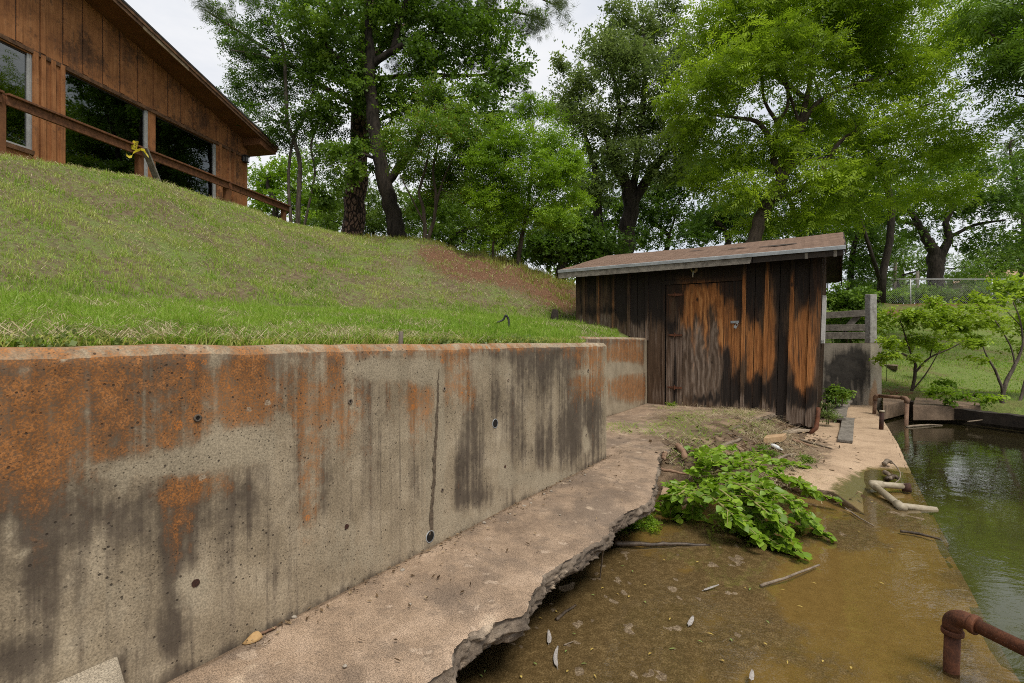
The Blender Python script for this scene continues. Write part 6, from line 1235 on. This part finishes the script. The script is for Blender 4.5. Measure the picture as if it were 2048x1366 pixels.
def make_pipes():
    # rusty hand rail in the foreground
    c = Vector((.881 * 2.2, 2.2, CAMZ - .545 * 2.2)); r = .029
    g = empty('pipe_handrail', Vector((c.x, c.y, ZW)), 'rusty iron pipe handrail with a corner elbow, bottom right corner', 'handrail')
    d = (P(2048, 1297, 1.97) - c).normalized(); e = c + d * 2.2
    MB().tube([(c.x - .012, c.y, -1.6), (c.x - .006, c.y, ZW), (c.x, c.y, c.z - .085)], r, 20).build('post', M['rust'], g, True)
    n = 10; arc = [Vector((c.x, c.y, c.z - .07))] + [c + Vector((0, 0, -.045 * (1 - math.sin(t)))) + d * (.055 * (1 - math.cos(t))) for t in [math.pi / 2 * i / n for i in range(n + 1)]] + [c + d * .085]
    MB().tube(arc, r * 1.24, 22).build('elbow', M['rust'], g, True)
    for p, q in ((Vector((c.x, c.y, c.z - .088)), Vector((c.x, c.y, c.z - .066))), (c + d * .068, c + d * .092)): MB().tube([p, q], r * 1.4, 22).build('collar', M['rust'], g, True, bevel=.003)
    MB().tube([c + d * .07, c.lerp(e, .5), e], r * .98, 20).build('rail', M['rust'], g, True); MB().tube([e, e - Vector((0, 0, 1.3))], r, 16).build('post', M['rust'], g, True)
    # pipe loop at the far corner of the slab
    A = G(1748, 828, -.255); A1 = Vector((A.x + .02, A.y, CAMZ - .108 * A.y)); B = G(1808, 850, ZW); B1 = Vector((B.x + .055, B.y, CAMZ - .113 * B.y)); r = .031
    g = empty('pipe_loop', A, 'rusty pipe loop with two legs, one standing in the water below the dock wall', 'pipe')
    MB().tube([A - Vector((0, 0, .1)), A1 - Vector((0, 0, .06))], r, 14).build('leg', M['rustpale'], g, True); MB().tube([B - Vector((0, 0, .9)), B1 - Vector((0, 0, .06))], r, 14).build('leg', M['rustpale'], g, True)
    dd = (B1 - A1).normalized()
    MB().tube([A1 + dd * .07, B1 - dd * .07], r, 14).build('crossbar', M['rustpale'], g, True)
    for p, s in ((A1, 1), (B1, -1)): MB().tube([p - Vector((0, 0, .09)), p - Vector((0, 0, .03)) + dd * s * .008, p - Vector((0, 0, .008)) + dd * s * .025, p + dd * s * .10], r * 1.25, 14).build('elbow', M['rustpale'], g, True)
    p = G(1762, 858, -.255); g = MB().tube([p - Vector((0, 0, .05)), p + Vector((.015, 0, .265))], .030, 14).build('pipe_stub', M['rustdark'], None, True); tag(g, 'short dark rusty pipe stub with a pale cap standing on the sandy slab', 'pipe')
    MB().tube([p + Vector((.015, 0, .262)), p + Vector((.016, 0, .29))], .036, 14).build('cap', M['pvc'], g, True)
    # broken white pvc pipe lying half in the water
    q = [G(1812, 973, -.31), G(1745, 968, -.29), G(1800, 1012, -.33), G(1872, 1021, -.36)]; g = empty('broken_pipe', q[1], 'dirty white plastic pipe bent in a V, lying half in the water', 'pipe')
    MB().tube([q[1], q[0]], .030, 14).build('short_arm', M['pvc'], g, True); MB().tube([q[1], q[1].lerp(q[2], .5), q[2], q[3]], .031, 14).build('long_arm', M['pvc'], g, True)
    MB().tube([q[1] + (q[0] - q[1]).normalized() * .09, q[1], q[1] + (q[2] - q[1]).normalized() * .09], .038, 14).build('elbow', M['pvc'], g, True); MB().tube([q[0] + Vector((0, 0, .03)), q[0] - Vector((0, .01, .05))], .04, 12).build('broken_stub', M['rustdark'], g, True)
    MB().tube([q[2] + (q[1] - q[2]).normalized() * .05, q[2] - (q[1] - q[2]).normalized() * .05], .037, 14).build('coupling', M['pvc'], g, True)
    a, b = G(1764, 779, -.05), G(1794, 789, -.12); g = MB().tube([a, b], .04, 14).build('drain_spout', M['white'], None, True); tag(g, 'white plastic drain spout poking out beside the dock wall', 'pipe'); MB().tube([b, b + (b - a).normalized() * .07], .046, 14).build('coupling', M['pvcgrey'], g, True)
    p = P(800, 683, 2.62); z = float(ground_z(p.x, p.y)); tag(MB().ring(Vector((p.x, p.y, z - .1)), (0.03, 0, 1), .0125, .009, .185, 12).build('pipe_stub', M['bark_grey'], None, True), 'thin grey pipe stub standing in the grass just above the retaining wall', 'pipe')
    p = P(1008, 640, 5.8); z = float(ground_z(p.x, p.y)); c = Vector((p.x, p.y, z + .05)); pts = [c + Vector((-.13, 0, .00)), c + Vector((-.07, 0, .03)), c + Vector((-.01, .02, .06)), c + Vector((.02, .02, .11)), c + Vector((.05, .02, .07)), c + Vector((.055, 0, -.02)), c + Vector((.03, 0, -.06))]
    tag(MB().tube(smooth_line(pts, 5), .012, 8).build('hose_loop', M['black'], None, True), 'small loop of black hose sticking out of the grass', 'hose')
make_pipes()

def plank(label, p, q, w, th, mat='greywood', group='boards lying by the shed', name='plank'):
    d = (q - p).normalized(); mb = MB(); x = d.cross(Vector((0, 0, 1))).normalized() * w / 2; n = 8; o = 0; rr = random.Random(len(label)); z = Vector((0, 0, th))
    for i in range(n + 1):
        c = p.lerp(q, i / n) + Vector((0, 0, .006 * math.sin(i * 1.3))); e = x * rr.uniform(.96, 1.02); mb.v += [tuple(c - e), tuple(c + e), tuple(c + e + z), tuple(c - e + z)]
    for i in range(n):
        for k in range(4): mb.f.append((4 * i + k, 4 * i + (k + 1) % 4, 4 * i + 4 + (k + 1) % 4, 4 * i + 4 + k))
    mb.f += [(3, 2, 1, 0), (4 * n, 4 * n + 1, 4 * n + 2, 4 * n + 3)]
    return tag(mb.build(name, M[mat], None, bevel=.003), label, 'plank', group)
plank('long grey weathered plank lying on the sandy slab, nearest the water', rz(1690, 886) + Vector((0, 0, .005)), rz(1697, 842) + Vector((0, 0, .03)), .17, .035)
plank('upper grey plank of the long pair, leaning up towards the dock wall', rz(1683, 846) + Vector((-.03, 0, .05)), rz(1700, 812) + Vector((-.05, .1, .14)), .17, .035)
plank('short grey board lying askew beside the shed corner', rz(1657, 838) + Vector((0, 0, .03)), rz(1684, 822) + Vector((0, 0, .10)), .26, .05)
plank('short dark board end under the nettles by the shed', rz(1672, 826) + Vector((0, 0, .06)), rz(1694, 812) + Vector((0, 0, .09)), .2, .04)
plank('broken pale board fallen from under the shed floor', G(1530, 868, -.20), G(1618, 862, -.24), .12, .03, 'palewood')
bq = [gz(1527, 886), gz(1566, 889), gz(1573, 881), gz(1533, 878)]; bz = max(q.z for q in bq); bq = [Vector((q.x, q.y, bz - .02)) for q in bq]
tag(MB().hexa(bq + [q + Vector((0, 0, .075)) for q in bq]).build('brick', M['brick'], None, bevel=.006), 'tan yellow brick lying on the litter before the shed', 'brick')
p = G(1365, 912, -.12); stick('clay_pipe', 'curved piece of brown broken pipe lying by the ledge corner', [gz(1356, 892, .03), gz(1364, 902, .04), gz(1370, 917, .03)], [.03, .03, .03], 'clay', 'pipe', seg=12)
stick('clay_pipe', 'small brown pipe shard standing at the very corner of the ledge', [gz(1326, 920, .0), gz(1330, 906, .05)], [.026, .024], 'clay', 'pipe', seg=12)
b = empty('plastic_bottle', gz(1553, 895), 'crushed clear plastic bottle lying before the shed', 'bottle')
MB().tube([gz(1542, 890, .02), gz(1548, 892, .025), gz(1556, 896, .025), gz(1560, 898, .02)], [.02, .028, .027, .014], 10).build('body', M['plastic'], b, True); MB().tube([gz(1560, 898, .02), gz(1565, 900, .02)], .011, 8).build('neck', M['white'], b, True)
DW = 'loose branches and driftwood on the slab'
for lab, pts, r, m in (('pale grey driftwood log end on the litter heap', [(1440, 893, -.20), (1462, 886, -.18), (1482, 877, -.16)], .028, 'stick'), ('grey curved driftwood branch beside the green branch', [(1547, 925, -.29), (1566, 913, -.27), (1590, 908, -.265)], .022, 'stick'), ('brown forked stick lying at the ledge corner', [(1322, 938, -.20), (1352, 944, -.2), (1385, 950, -.23), (1412, 956, -.25)], .016, 'clay'),
                       ('straight brown stick pointing at the plank', [(1600, 879, -.25), (1632, 888, -.25), (1664, 897, -.255)], .017, 'stick'), ('thick brown root piece near the shed corner', [(1586, 880, -.25), (1604, 886, -.24), (1624, 893, -.25)], .026, 'clay'), ('thin grey twig under the shed front', [(1560, 866, -.22), (1580, 859, -.15), (1600, 852, -.13)], .008, 'stick'), ('long thin grey twig across the litter', [(1430, 868, -.10), (1490, 866, -.12), (1555, 862, -.17)], .007, 'stick'),
                       ('short twig prong below the forked stick', [(1385, 951, -.23), (1391, 962, -.26), (1394, 970, -.29)], .011, 'clay')):
    stick('driftwood', lab, [gz(q[0], q[1], r * .8 + (.06 if 'under the shed' in lab and q[1] < 862 else 0)) for q in pts], r, m, 'branch', DW)
for lab, pts, r in (('gnarled pale root lump nearest the water edge', [(1768, 927, -.30), (1776, 921, -.28), (1784, 926, -.29)], .026), ('split root chunk in the middle of the root heap', [(1770, 944, -.31), (1778, 950, -.30), (1782, 958, -.31)], .024), ('brown root chunk touching the plastic pipe', [(1774, 958, -.32), (1788, 953, -.30), (1798, 958, -.31)], .028), ('thin curled root over the root heap', [(1782, 922, -.27), (1798, 940, -.25), (1800, 956, -.28), (1790, 966, -.30)], .007)):
    stick('root', lab, [G(*q) for q in pts], r, 'wetstick' if 'brown' in lab else 'stick', 'root', 'roots at the water edge')
WS = 'sticks in the shallow water'
for lab, pts, r, m in (('dark wet stick running out from the water weed', [(1228, 1086, ZW + .02), (1280, 1089, ZW + .012), (1340, 1088, ZW + .008), (1420, 1091, ZW - .004)], .021, 'wetstick'), ('long grey stick lying half sunk in the brown water', [(1521, 1172, ZW), (1580, 1152, ZW + .006), (1638, 1130, ZW)], .010, 'stick'), ('small dark stick just off the ledge', [(1112, 1240, ZW + .004), (1132, 1222, ZW + .01), (1152, 1210, ZW + .005)], .010, 'wetstick'), ('thin forked twig hanging down from the ledge', [(1207, 1092, -.06), (1204, 1120, -.2), (1200, 1155, ZW)], .006, 'stick'), ('thin brown reed stem floating near the feathers', [(1128, 1290, ZW + .004), (1146, 1283, ZW + .006)], .004, 'stick'), ('bleached twig floating off the tip of the dark crack', [(1690, 1016, ZW + .004), (1720, 1036, ZW + .008), (1748, 1052, ZW + .004)], .007, 'stick'), ('dark sunken branch at the rim of the green water', [(1800, 1062, ZW + .002), (1850, 1070, ZW + .006), (1884, 1080, ZW)], .012, 'wetstick')):
    stick('water_stick', lab, [G(*q) for q in pts], r, m, 'stick', WS)
# feathers: a curved vane with a quill
def feather(label, p, q, w, bend):
    p, q = Vector(p), Vector(q); d = q - p; s = Vector((-d.y, d.x, 0)).normalized(); n = 10; mb = MB(); rows = []
    for i in range(n + 1):
        t = i / n; c = p + d * t + s * bend * math.sin(math.pi * t) + Vector((0, 0, .004 + .012 * t * t)); ww = w * .62 * (math.sin(math.pi * min(1, .12 + t * .86)) ** .6) * (0 if t < .18 else 1) + .0012
        mb.v += [tuple(c - s * ww * .5 + Vector((0, 0, .004))), tuple(c), tuple(c + s * ww * .5 + Vector((0, 0, .005)))]
    for i in range(n):
        for k in (0, 1): mb.f.append((3 * i + k, 3 * i + k + 1, 3 * i + 4 + k, 3 * i + 3 + k))
    o = mb.build('feather', M['feather'], None, True); o.modifiers.new('t', 'SOLIDIFY').thickness = .0012
    return tag(o, label, 'feather', 'feathers on the brown water')
feather('long curved grey-white feather nearest the camera', G(1116, 1342, ZW), G(1116, 1300, ZW), .028, .012); feather('short pale feather up the water from the long curved one', G(1097, 1293, ZW), G(1097, 1267, ZW), .032, -.004); feather('small fluffy white feather alone in the middle of the brown water', G(1376, 1256, ZW), G(1387, 1239, ZW), .036, 0); feather('white feather at the bottom edge of the picture', G(1502, 1366, ZW), G(1505, 1348, ZW), .03, .0); feather('flat grey feather on the scum below the half sunk stick', G(1404, 1184, ZW), G(1438, 1176, ZW), .022, .004)
# dry leaf, nail
c = G(505, 1284, .0); mb = MB(); 
for i in range(7):
    for j in range(4): u, v = i / 6 - .5, j / 3 - .5; mb.v.append((c.x + u * .052 + v * .010, c.y + v * .034 * (1 - (2 * u) ** 2 * .7) + u * .02, .006 + .020 * (1 - 4 * u * u) * (.5 + v) + .008 * v))
mb.f = [(i * 4 + j, i * 4 + j + 1, i * 4 + 5 + j, i * 4 + 4 + j) for i in range(6) for j in range(3)]; o = mb.build('dry_leaf', M['dryleaf'], None, True); o.modifiers.new('t', 'SOLIDIFY').thickness = .0012; tag(o, 'curled tan dry leaf on the ledge at the foot of the wall', 'leaf')
stick('bolt', 'grey rusty bolt lying on the ledge next to the curled dry leaf', [G(520, 1268, .008), G(552, 1254, .008)], [.005, .005], 'rustpale', 'bolt'); 
rr = random.Random(12)
for i, (x, y, s) in enumerate(((1102, 982, .012), (1088, 988, .010), (1062, 1006, .010), (1048, 1012, .013), (1020, 1028, .008), (968, 1045, .012), (1140, 962, .009), (1170, 950, .010), (805, 1140, .012), (588, 1234, .012), (1015, 1045, .007), (690, 1332, .008), (820, 1208, .007), (1120, 1030, .007))):
    p = G(x, y, .004); tag(MB().rock(p, s, i).build('pebble', M['stone'], None, True), 'small grey pebble lying loose on the concrete ledge', 'pebble', 'pebbles on the ledge')
# small leaves floating
def small_leaf(p, L, w, ang, mat, label, group):
    d = Vector((math.cos(ang), math.sin(ang), 0)); s = Vector((-d.y, d.x, 0)); z = Vector((0, 0, .003)); p = Vector(p) + Vector((0, 0, .006))
    o = MB().add([p - d * L / 2, p - d * L * .15 + s * w / 2 + z, p + d * L * .2 + s * w * .4 + z, p + d * L / 2, p + d * L * .2 - s * w * .4 + z, p - d * L * .15 - s * w / 2 + z], [(0, 5, 1), (1, 5, 4, 2), (2, 4, 3)]).build('floating_leaf', mat, None)
    return tag(o, label, 'leaf', group)
YL = [(1205, 1178), (1235, 1190), (1258, 1195), (1184, 1301), (1135, 1345), (1190, 1355), (1042, 1356), (1395, 1126), (1328, 1122), (1445, 1324), (1646, 1325), (1702, 1338), (1575, 1327), (1600, 1215), (1628, 1168), (1718, 1066), (1762, 1168), (1744, 1005), (1880, 1050), (1784, 1100), (1112, 1225), (1080, 1238), (1300, 1310), (1340, 1240), (1490, 1178), (1566, 1182), (1290, 1172), (1420, 1270), (1530, 1290)]
for i, (x, y) in enumerate(YL): small_leaf(G(x, y, ZW), rr.uniform(.016, .036), rr.uniform(.006, .012), rr.uniform(0, 6), M['yellowleaf'], 'small yellow leaf floating on the brown water', 'yellow leaves on the water')
GL = [(962, 1354), (970, 1345), (1168, 1330), (1148, 1270), (1345, 1300), (1290, 1206), (1245, 1134), (1265, 1144), (1500, 1180), (1462, 1282), (1560, 1160), (1535, 1246), (1132, 1305), (1070, 1330), (1186, 1192), (1400, 1285)]
for i, (x, y) in enumerate(GL): small_leaf(G(x, y, ZW), rr.uniform(.02, .038), rr.uniform(.005, .009), rr.uniform(0, 6), M['greenleaf'], 'small green leaf scrap floating on the brown water', 'green leaf scraps on the water')
# fallen concrete pieces
def chunk(label, pts, z0, th, mat='cheek', name='concrete_chunk', group='broken concrete pieces'):
    P_ = [G(x, y, z0) for x, y in pts]; E = densify([(p.x, p.y) for p in P_] + [(P_[0].x, P_[0].y)], .03, .012, 12, 33)[:-1]
    return tag(MB().prism([Vector((a, b, 0)) for a, b in E], z0 - th, z0).build(name, M[mat], None, bevel=.004), label, 'rubble', group)
chunk('flat triangular slab fragment leaning at the shed front', [(1478, 856), (1512, 850), (1535, 858), (1500, 868)], -.13, .05); chunk('sandy slab corner at the water below the ledge', [(1318, 995), (1330, 962), (1385, 955), (1420, 975), (1400, 1000), (1350, 1003)], -.30, .1, 'ramp')
chunk('small concrete lump on the litter heap left', [(1395, 880), (1412, 876), (1422, 884), (1405, 889)], -.13, .06); chunk('crumbled slab wedge near the clay pipe', [(1332, 925), (1352, 920), (1362, 930), (1340, 936)], -.19, .07)
BK = 'concrete slabs on the far bank'
chunk('brown concrete slab on the bank left of the sapling', [(1766, 812), (1766, 788), (1815, 778), (1822, 800)], -.06, .25, 'bank_slab', 'bank_slab', BK); chunk('long brown concrete slab on the bank right of the sapling', [(1826, 812), (1832, 790), (1900, 786), (1965, 792), (1960, 812)], -.03, .25, 'bank_slab', 'bank_slab', BK)
chunk('narrow concrete step above the drain spout', [(1766, 722), (1795, 726), (1795, 732), (1766, 729)], .50, .10, 'bank_slab', 'bank_slab', BK)
# old timbers holding the bank
for lab, pts, w in (('top dark timber of the bank edging', ((1772, 800), (1860, 818), (1960, 832), (2080, 846)), .20), ('lower dark timber of the bank edging', ((1790, 818), (1880, 834), (1980, 845), (2080, 858)), .20)):
    z = -.16 if 'top' in lab else -.29; q = [G(x, y, z) for x, y in pts]; mb = MB(); o = 0
    sp = smooth_line(q, 8)
    for i, p in enumerate(sp):
        d = (sp[min(i + 1, len(sp) - 1)] - sp[max(i - 1, 0)]).normalized(); s = Vector((-d.y, d.x, 0)) * .09; j = rr.uniform(.85, 1.1); mb.v += [tuple(p - s * j - Vector((0, 0, w * .5))), tuple(p + s - Vector((0, 0, w * .5))), tuple(p + s + Vector((0, 0, w * .45 * j))), tuple(p - s * j + Vector((0, 0, w * .45 * rr.uniform(.85, 1.05))))]
    for i in range(len(sp) - 1):
        for k in range(4): mb.f.append((4 * i + k, 4 * i + (k + 1) % 4, 4 * i + 4 + (k + 1) % 4, 4 * i + 4 + k))
    mb.f += [(0, 1, 2, 3), tuple(4 * (len(sp) - 1) + k for k in (3, 2, 1, 0))]; tag(mb.build('bank_timber', M['darkwood'], None), lab, 'timber', 'timbers along the pond bank')
stick('driftwood', 'thin bare white twig lying along the bank timbers', [G(1935, 843, -.24), G(1975, 838, -.2), G(2010, 826, -.18), (G(2050, 800, -.1))], .012, 'stick', 'branch', DW)
stick('driftwood', 'pale log floating in the dark water by the pipe loop', [G(1812, 854, ZW + .01), G(1850, 850, ZW + .015), G(1885, 851, ZW)], .022, 'stick', 'branch', DW)
# fence, poles, far roof
def make_fence():
    Yf = 26.8
    def FP(px, z): return Vector(((px - CX) / F * Yf, Yf, z))
    g0 = lambda px: float(ground_z((px - CX) / F * Yf, Yf)); base = 3.16; top = CAMZ + (683 - 558.5) / 1000 * Yf
    g = empty('chain_link_fence', FP(1850, base), 'galvanised chain-link fence along the top of the far lawn', 'fence')
    MB().tube([FP(1640, top), FP(2300, top)], .028, 8).build('top_rail', M['galv'], g, True)
    for px in (1655, 1821, 1984, 2150): MB().tube([FP(px, base - .5), FP(px, top + .02)], .032, 8).build('post', M['galv'], g, True)
    m = MB(); x0, x1 = (1655 - CX) / F * Yf, (2150 - CX) / F * Yf; h = top - base; n = int((x1 - x0) / .11)
    for i in range(-int(h / .11), n):
        for sgn in (1, -1):
            xa = x0 + i * .11; xb = xa + h
            if xa > x1 or xb < x0: continue
            ca, cb = max(xa, x0), min(xb, x1); za, zb = (ca - xa) / h, (cb - xa) / h
            if sgn < 0: za, zb = 1 - za, 1 - zb
            p, q = Vector((ca, Yf + .01, base + h * za)), Vector((cb, Yf + .01, base + h * zb)); m.bar(p, q, .0028, .0028)
    o = m.build('wire_mesh', M['galv'], g)
    for lab, x, y0, y1, r, lean, Y in (('taller leaning wooden pole behind the chain-link fence', 1787, 600, 521, .10, .10, 29), ('shorter weathered wooden pole behind the chain-link fence', 1834, 600, 543, .10, .03, 30)):
        p = P(x, y0 + 20, Y); q = P(x + lean * 40, y1, Y); tag(MB().tube([p, p.lerp(q, .5), q], [r, r * .95, r * .85], 10).build('pole', M['greywood'] if 'short' in lab else M['bark_grey'], None, True), lab, 'pole', 'poles beyond the fence')
    p = P(1766, 606, 26.2); tag(MB().tube([p, p + Vector((.03, 0, .78))], .05, 10).build('white_post', M['white'], None, True), 'thin white post at the fence, above the grey end post', 'post')
    h = empty('far_house', P(2060, 600, 52), 'low house with a brown roof half hidden behind the shrubs at the right edge', 'house'); c = P(2060, 560, 52)
    fr = lambda x, y, z: c + Vector((x, y, z))
    MB().box(fr, -2.4, 9, 0, 7, -2.5, .35).build('wall', simple('pale_wall', (.28, .25, .2), (.36, .33, .27), 3), h)
    MB().add([fr(-3, -.6, .3), fr(9.6, -.6, .3), fr(7.5, 3.5, 1.75), fr(.2, 3.5, 1.75), fr(-3, 7.6, .3), fr(9.6, 7.6, .3)], [(0, 1, 2, 3), (3, 2, 5, 4), (0, 3, 4), (1, 5, 2)]).build('roof', simple('far_roof', (.30, .19, .12), (.40, .26, .17), 4), h)
    # red flower by the dock wall
    p = P(1773, 712, 10.9); fl = empty('red_flower', p - Vector((0, 0, .5)), 'bright red flower showing past the edge of the dock wall', 'flower'); m = MB()
    for i in range(9):
        a = i * .7; c2 = p + Vector((math.cos(a) * .035, math.sin(a) * .035, .01 * (i % 3))); m.rock(c2, .035, i, .8)
    m.build('petals', M['red'], fl, True); MB().tube([p - Vector((0, 0, .55)), p], .006, 6).build('stem', M['greenleaf'], fl, True)
    p = P(1108, 612, 9.4); z = float(ground_z(p.x, p.y)); m = MB(); m.tube([Vector((p.x, p.y, z - .1)), Vector((p.x + .01, p.y, z + .10)), Vector((p.x + .03, p.y, z + .24))], [.09, .075, .055], 9); tag(m.build('burnt_stump', M['darkwood'], None), 'small blackened stump at the foot of the earth bank left of the shed', 'stump')
make_fence()
# ----------------------------------------------------------------- cut branch with heart-shaped leaves
def make_branch():
    rng = np.random.default_rng(77); rr = random.Random(77)
    g = empty('fallen_branch', G(1390, 965, -.3), 'cut leafy branch with bright green heart-shaped leaves lying from the slab into the brown water', 'branch')
    tw = [[(1385, 962, -.24), (1402, 925, -.05), (1430, 903, .0), (1452, 892, -.04)], [(1385, 962, -.24), (1450, 962, -.06), (1510, 1005, -.06), (1560, 1050, -.18), (1596, 1098, -.33)], [(1400, 955, -.2), (1480, 950, -.02), (1545, 980, -.05), (1600, 1020, -.16), (1646, 1066, -.32)], [(1420, 948, -.2), (1500, 930, -.02), (1560, 950, -.06), (1600, 968, -.15), (1637, 993, -.28)],
          [(1390, 975, -.24), (1430, 1000, -.08), (1480, 1042, -.16), (1530, 1080, -.3), (1580, 1096, -.34)], [(1388, 975, -.24), (1362, 985, -.10), (1346, 1005, -.2), (1340, 1030, -.33)], [(1440, 945, -.18), (1500, 918, -.08), (1560, 925, -.18), (1612, 934, -.25)], [(1400, 968, -.22), (1440, 980, -.04), (1490, 1025, -.16), (1510, 1072, -.32)], [(1395, 955, -.2), (1410, 935, -.02), (1425, 915, .02), (1398, 900, -.02)], [(1430, 955, -.15), (1490, 975, .0), (1540, 1010, -.08), (1565, 1060, -.26)], [(1392, 978, -.24), (1400, 990, -.12), (1386, 1012, -.22), (1384, 1030, -.3)], [(1410, 962, -.2), (1470, 990, -.1), (1520, 1040, -.2), (1545, 1085, -.33)], [(1430, 950, -.2), (1510, 962, -.1), (1575, 1000, -.16), (1615, 1048, -.3)], [(1385, 965, -.24), (1372, 970, -.16), (1352, 990, -.22), (1332, 1020, -.33)], [(1440, 975, -.2), (1460, 1010, -.14), (1462, 1040, -.24), (1480, 1060, -.33)], [(1400, 940, -.18), (1440, 925, -.1), (1475, 912, -.12), (1500, 905, -.18)]]
    mb = MB(); base, dirs = [], []
    for t in tw:
        pts = smooth_line([G(*q) for q in t], 8); n = len(pts); mb.tube(pts, [.009 * (1 - .8 * i / n) + .0015 for i in range(n)], 6)
        for i in range(4, n):
            d = (pts[i] - pts[i - 1]).normalized()
            for k in range(4):
                side = d.cross(Vector((0, 0, 1))).normalized() * rr.choice((-1, 1)); b = pts[i].lerp(pts[i - 1], rr.random()); dd = (d * rr.uniform(.1, .9) + side * rr.uniform(.4, 1.1) + Vector((0, 0, rr.uniform(-.45, .35)))).normalized(); base.append(b + dd * .012); dirs.append(dd)
            if i % 2 == 0 and i < n - 2:     # side twiglet
                side = (d + d.cross(Vector((0, 0, 1))).normalized() * rr.choice((-1, 1)) * 1.1 + Vector((0, 0, rr.uniform(-.2, .4)))).normalized(); e = pts[i] + side * rr.uniform(.10, .2); e.z = max(e.z, ZW + .01); mb.tube([pts[i], pts[i].lerp(e, .5) + Vector((0, 0, .015)), e], [.004, .003, .0015], 5, False)
                for k in range(7): b = pts[i].lerp(e, .2 + .8 * rr.random()); dd = (side * .5 + Vector((rr.uniform(-1, 1), rr.uniform(-1, 1), rr.uniform(-.5, .4)))).normalized(); base.append(b); dirs.append(dd)
    mb.build('stem', simple('green_stem', (.16, .15, .05), (.30, .28, .10), 12), g, True)
    pet = np.array([[0, 0, 0], [-.30, .05, .02], [-.46, .30, .05], [-.30, .66, .03], [0, 1, -.08], [.30, .66, .03], [.46, .30, .05], [.30, .05, .02], [0, .45, -.03]])
    fq = [(0, 8, 2, 1), (2, 8, 4, 3), (8, 6, 5, 4), (0, 7, 6, 8)]; V, Q, Tn = [], [], []
    for b, d in zip(base, dirs):
        if b.z < ZW + .012: b.z = ZW + .012
        L = rr.uniform(.042, .078); y = Vector(d); z = (Vector((0, 0, 1)) + Vector((rr.uniform(-1, 1), rr.uniform(-1, 1), 0))); z = (z - y * z.dot(y)).normalized(); x = y.cross(z); o = len(V); tn = rr.gauss(.5, .2)
        for q in pet:
            p = b + (x * q[0] + y * q[1] + z * q[2]) * L; p.z = max(p.z, ZW + .006); V.append(tuple(p)); Tn.append((min(1, max(0, tn)), .02 if rr.random() > .02 else .4, 0))
        Q += [tuple(i + o for i in f) for f in fq]
    o = np_mesh('leaves', np.array(V), np.array(Q), M['lf_heart'], g, True); set_mask(o, np.array(Tn), 'tint')
make_branch()
for lab, x, y, z, Y_, sz, lm in (('small pale weed growing at the ledge corner', 1340, 922, -.14, None, 16, 'lf_bright'), ('tiny weed at the bottom of the shed door', 1342, 812, .0, None, 8, 'lf_bright'), ('feathery green weed on the sandy slab between driftwood and branch', 1610, 925, -.27, None, 14, 'lf_mid'), ('flat feathery weed beside the cut branch', 1535, 912, -.24, None, 20, 'lf_mid')):
    p = G(x, y, z); tree('small_weed', lab, p.y, [[(x, y, .004), (x + 2, y - sz * .5, .003)], [(x - 2, y, .004), (x - sz * .5, y - sz * .4, .002)]], [(x, y - sz * .4, sz * .8, sz * .5, 0), (x + sz * .6, y - sz * .2, sz * .6, sz * .3, 0)], 110, 'small', .36, M[lm], M['bark_brown'], int(x), 'weed', 'small weeds on the concrete', clump=.045, up=.6, parts=('stems', 'leaves'))

# loose dry twigs scattered through the litter
def make_twigs():
    q = random.Random(41); n = 0
    while n < 26:
        px, py = q.uniform(1350, 1660), q.uniform(856, 935)
        if px > 1330 + (py - 856) * 4.2 + 200: continue
        c = gz(px, py, .012); L = q.uniform(.07, .22); t = q.uniform(0, 6.28); d = Vector((math.cos(t), math.sin(t), q.uniform(-.1, .12))) * L
        o = MB().tube([c - d, c + Vector((q.uniform(-.02, .02), q.uniform(-.02, .02), .012)), c + d], [.005, .0045, .003], 5).build('twig', M['stick' if n % 3 else 'wetstick'], None, True)
        tag(o, 'thin dry twig lying loose in the litter in front of the shed', 'twig', 'loose twigs in the litter'); n += 1
make_twigs()
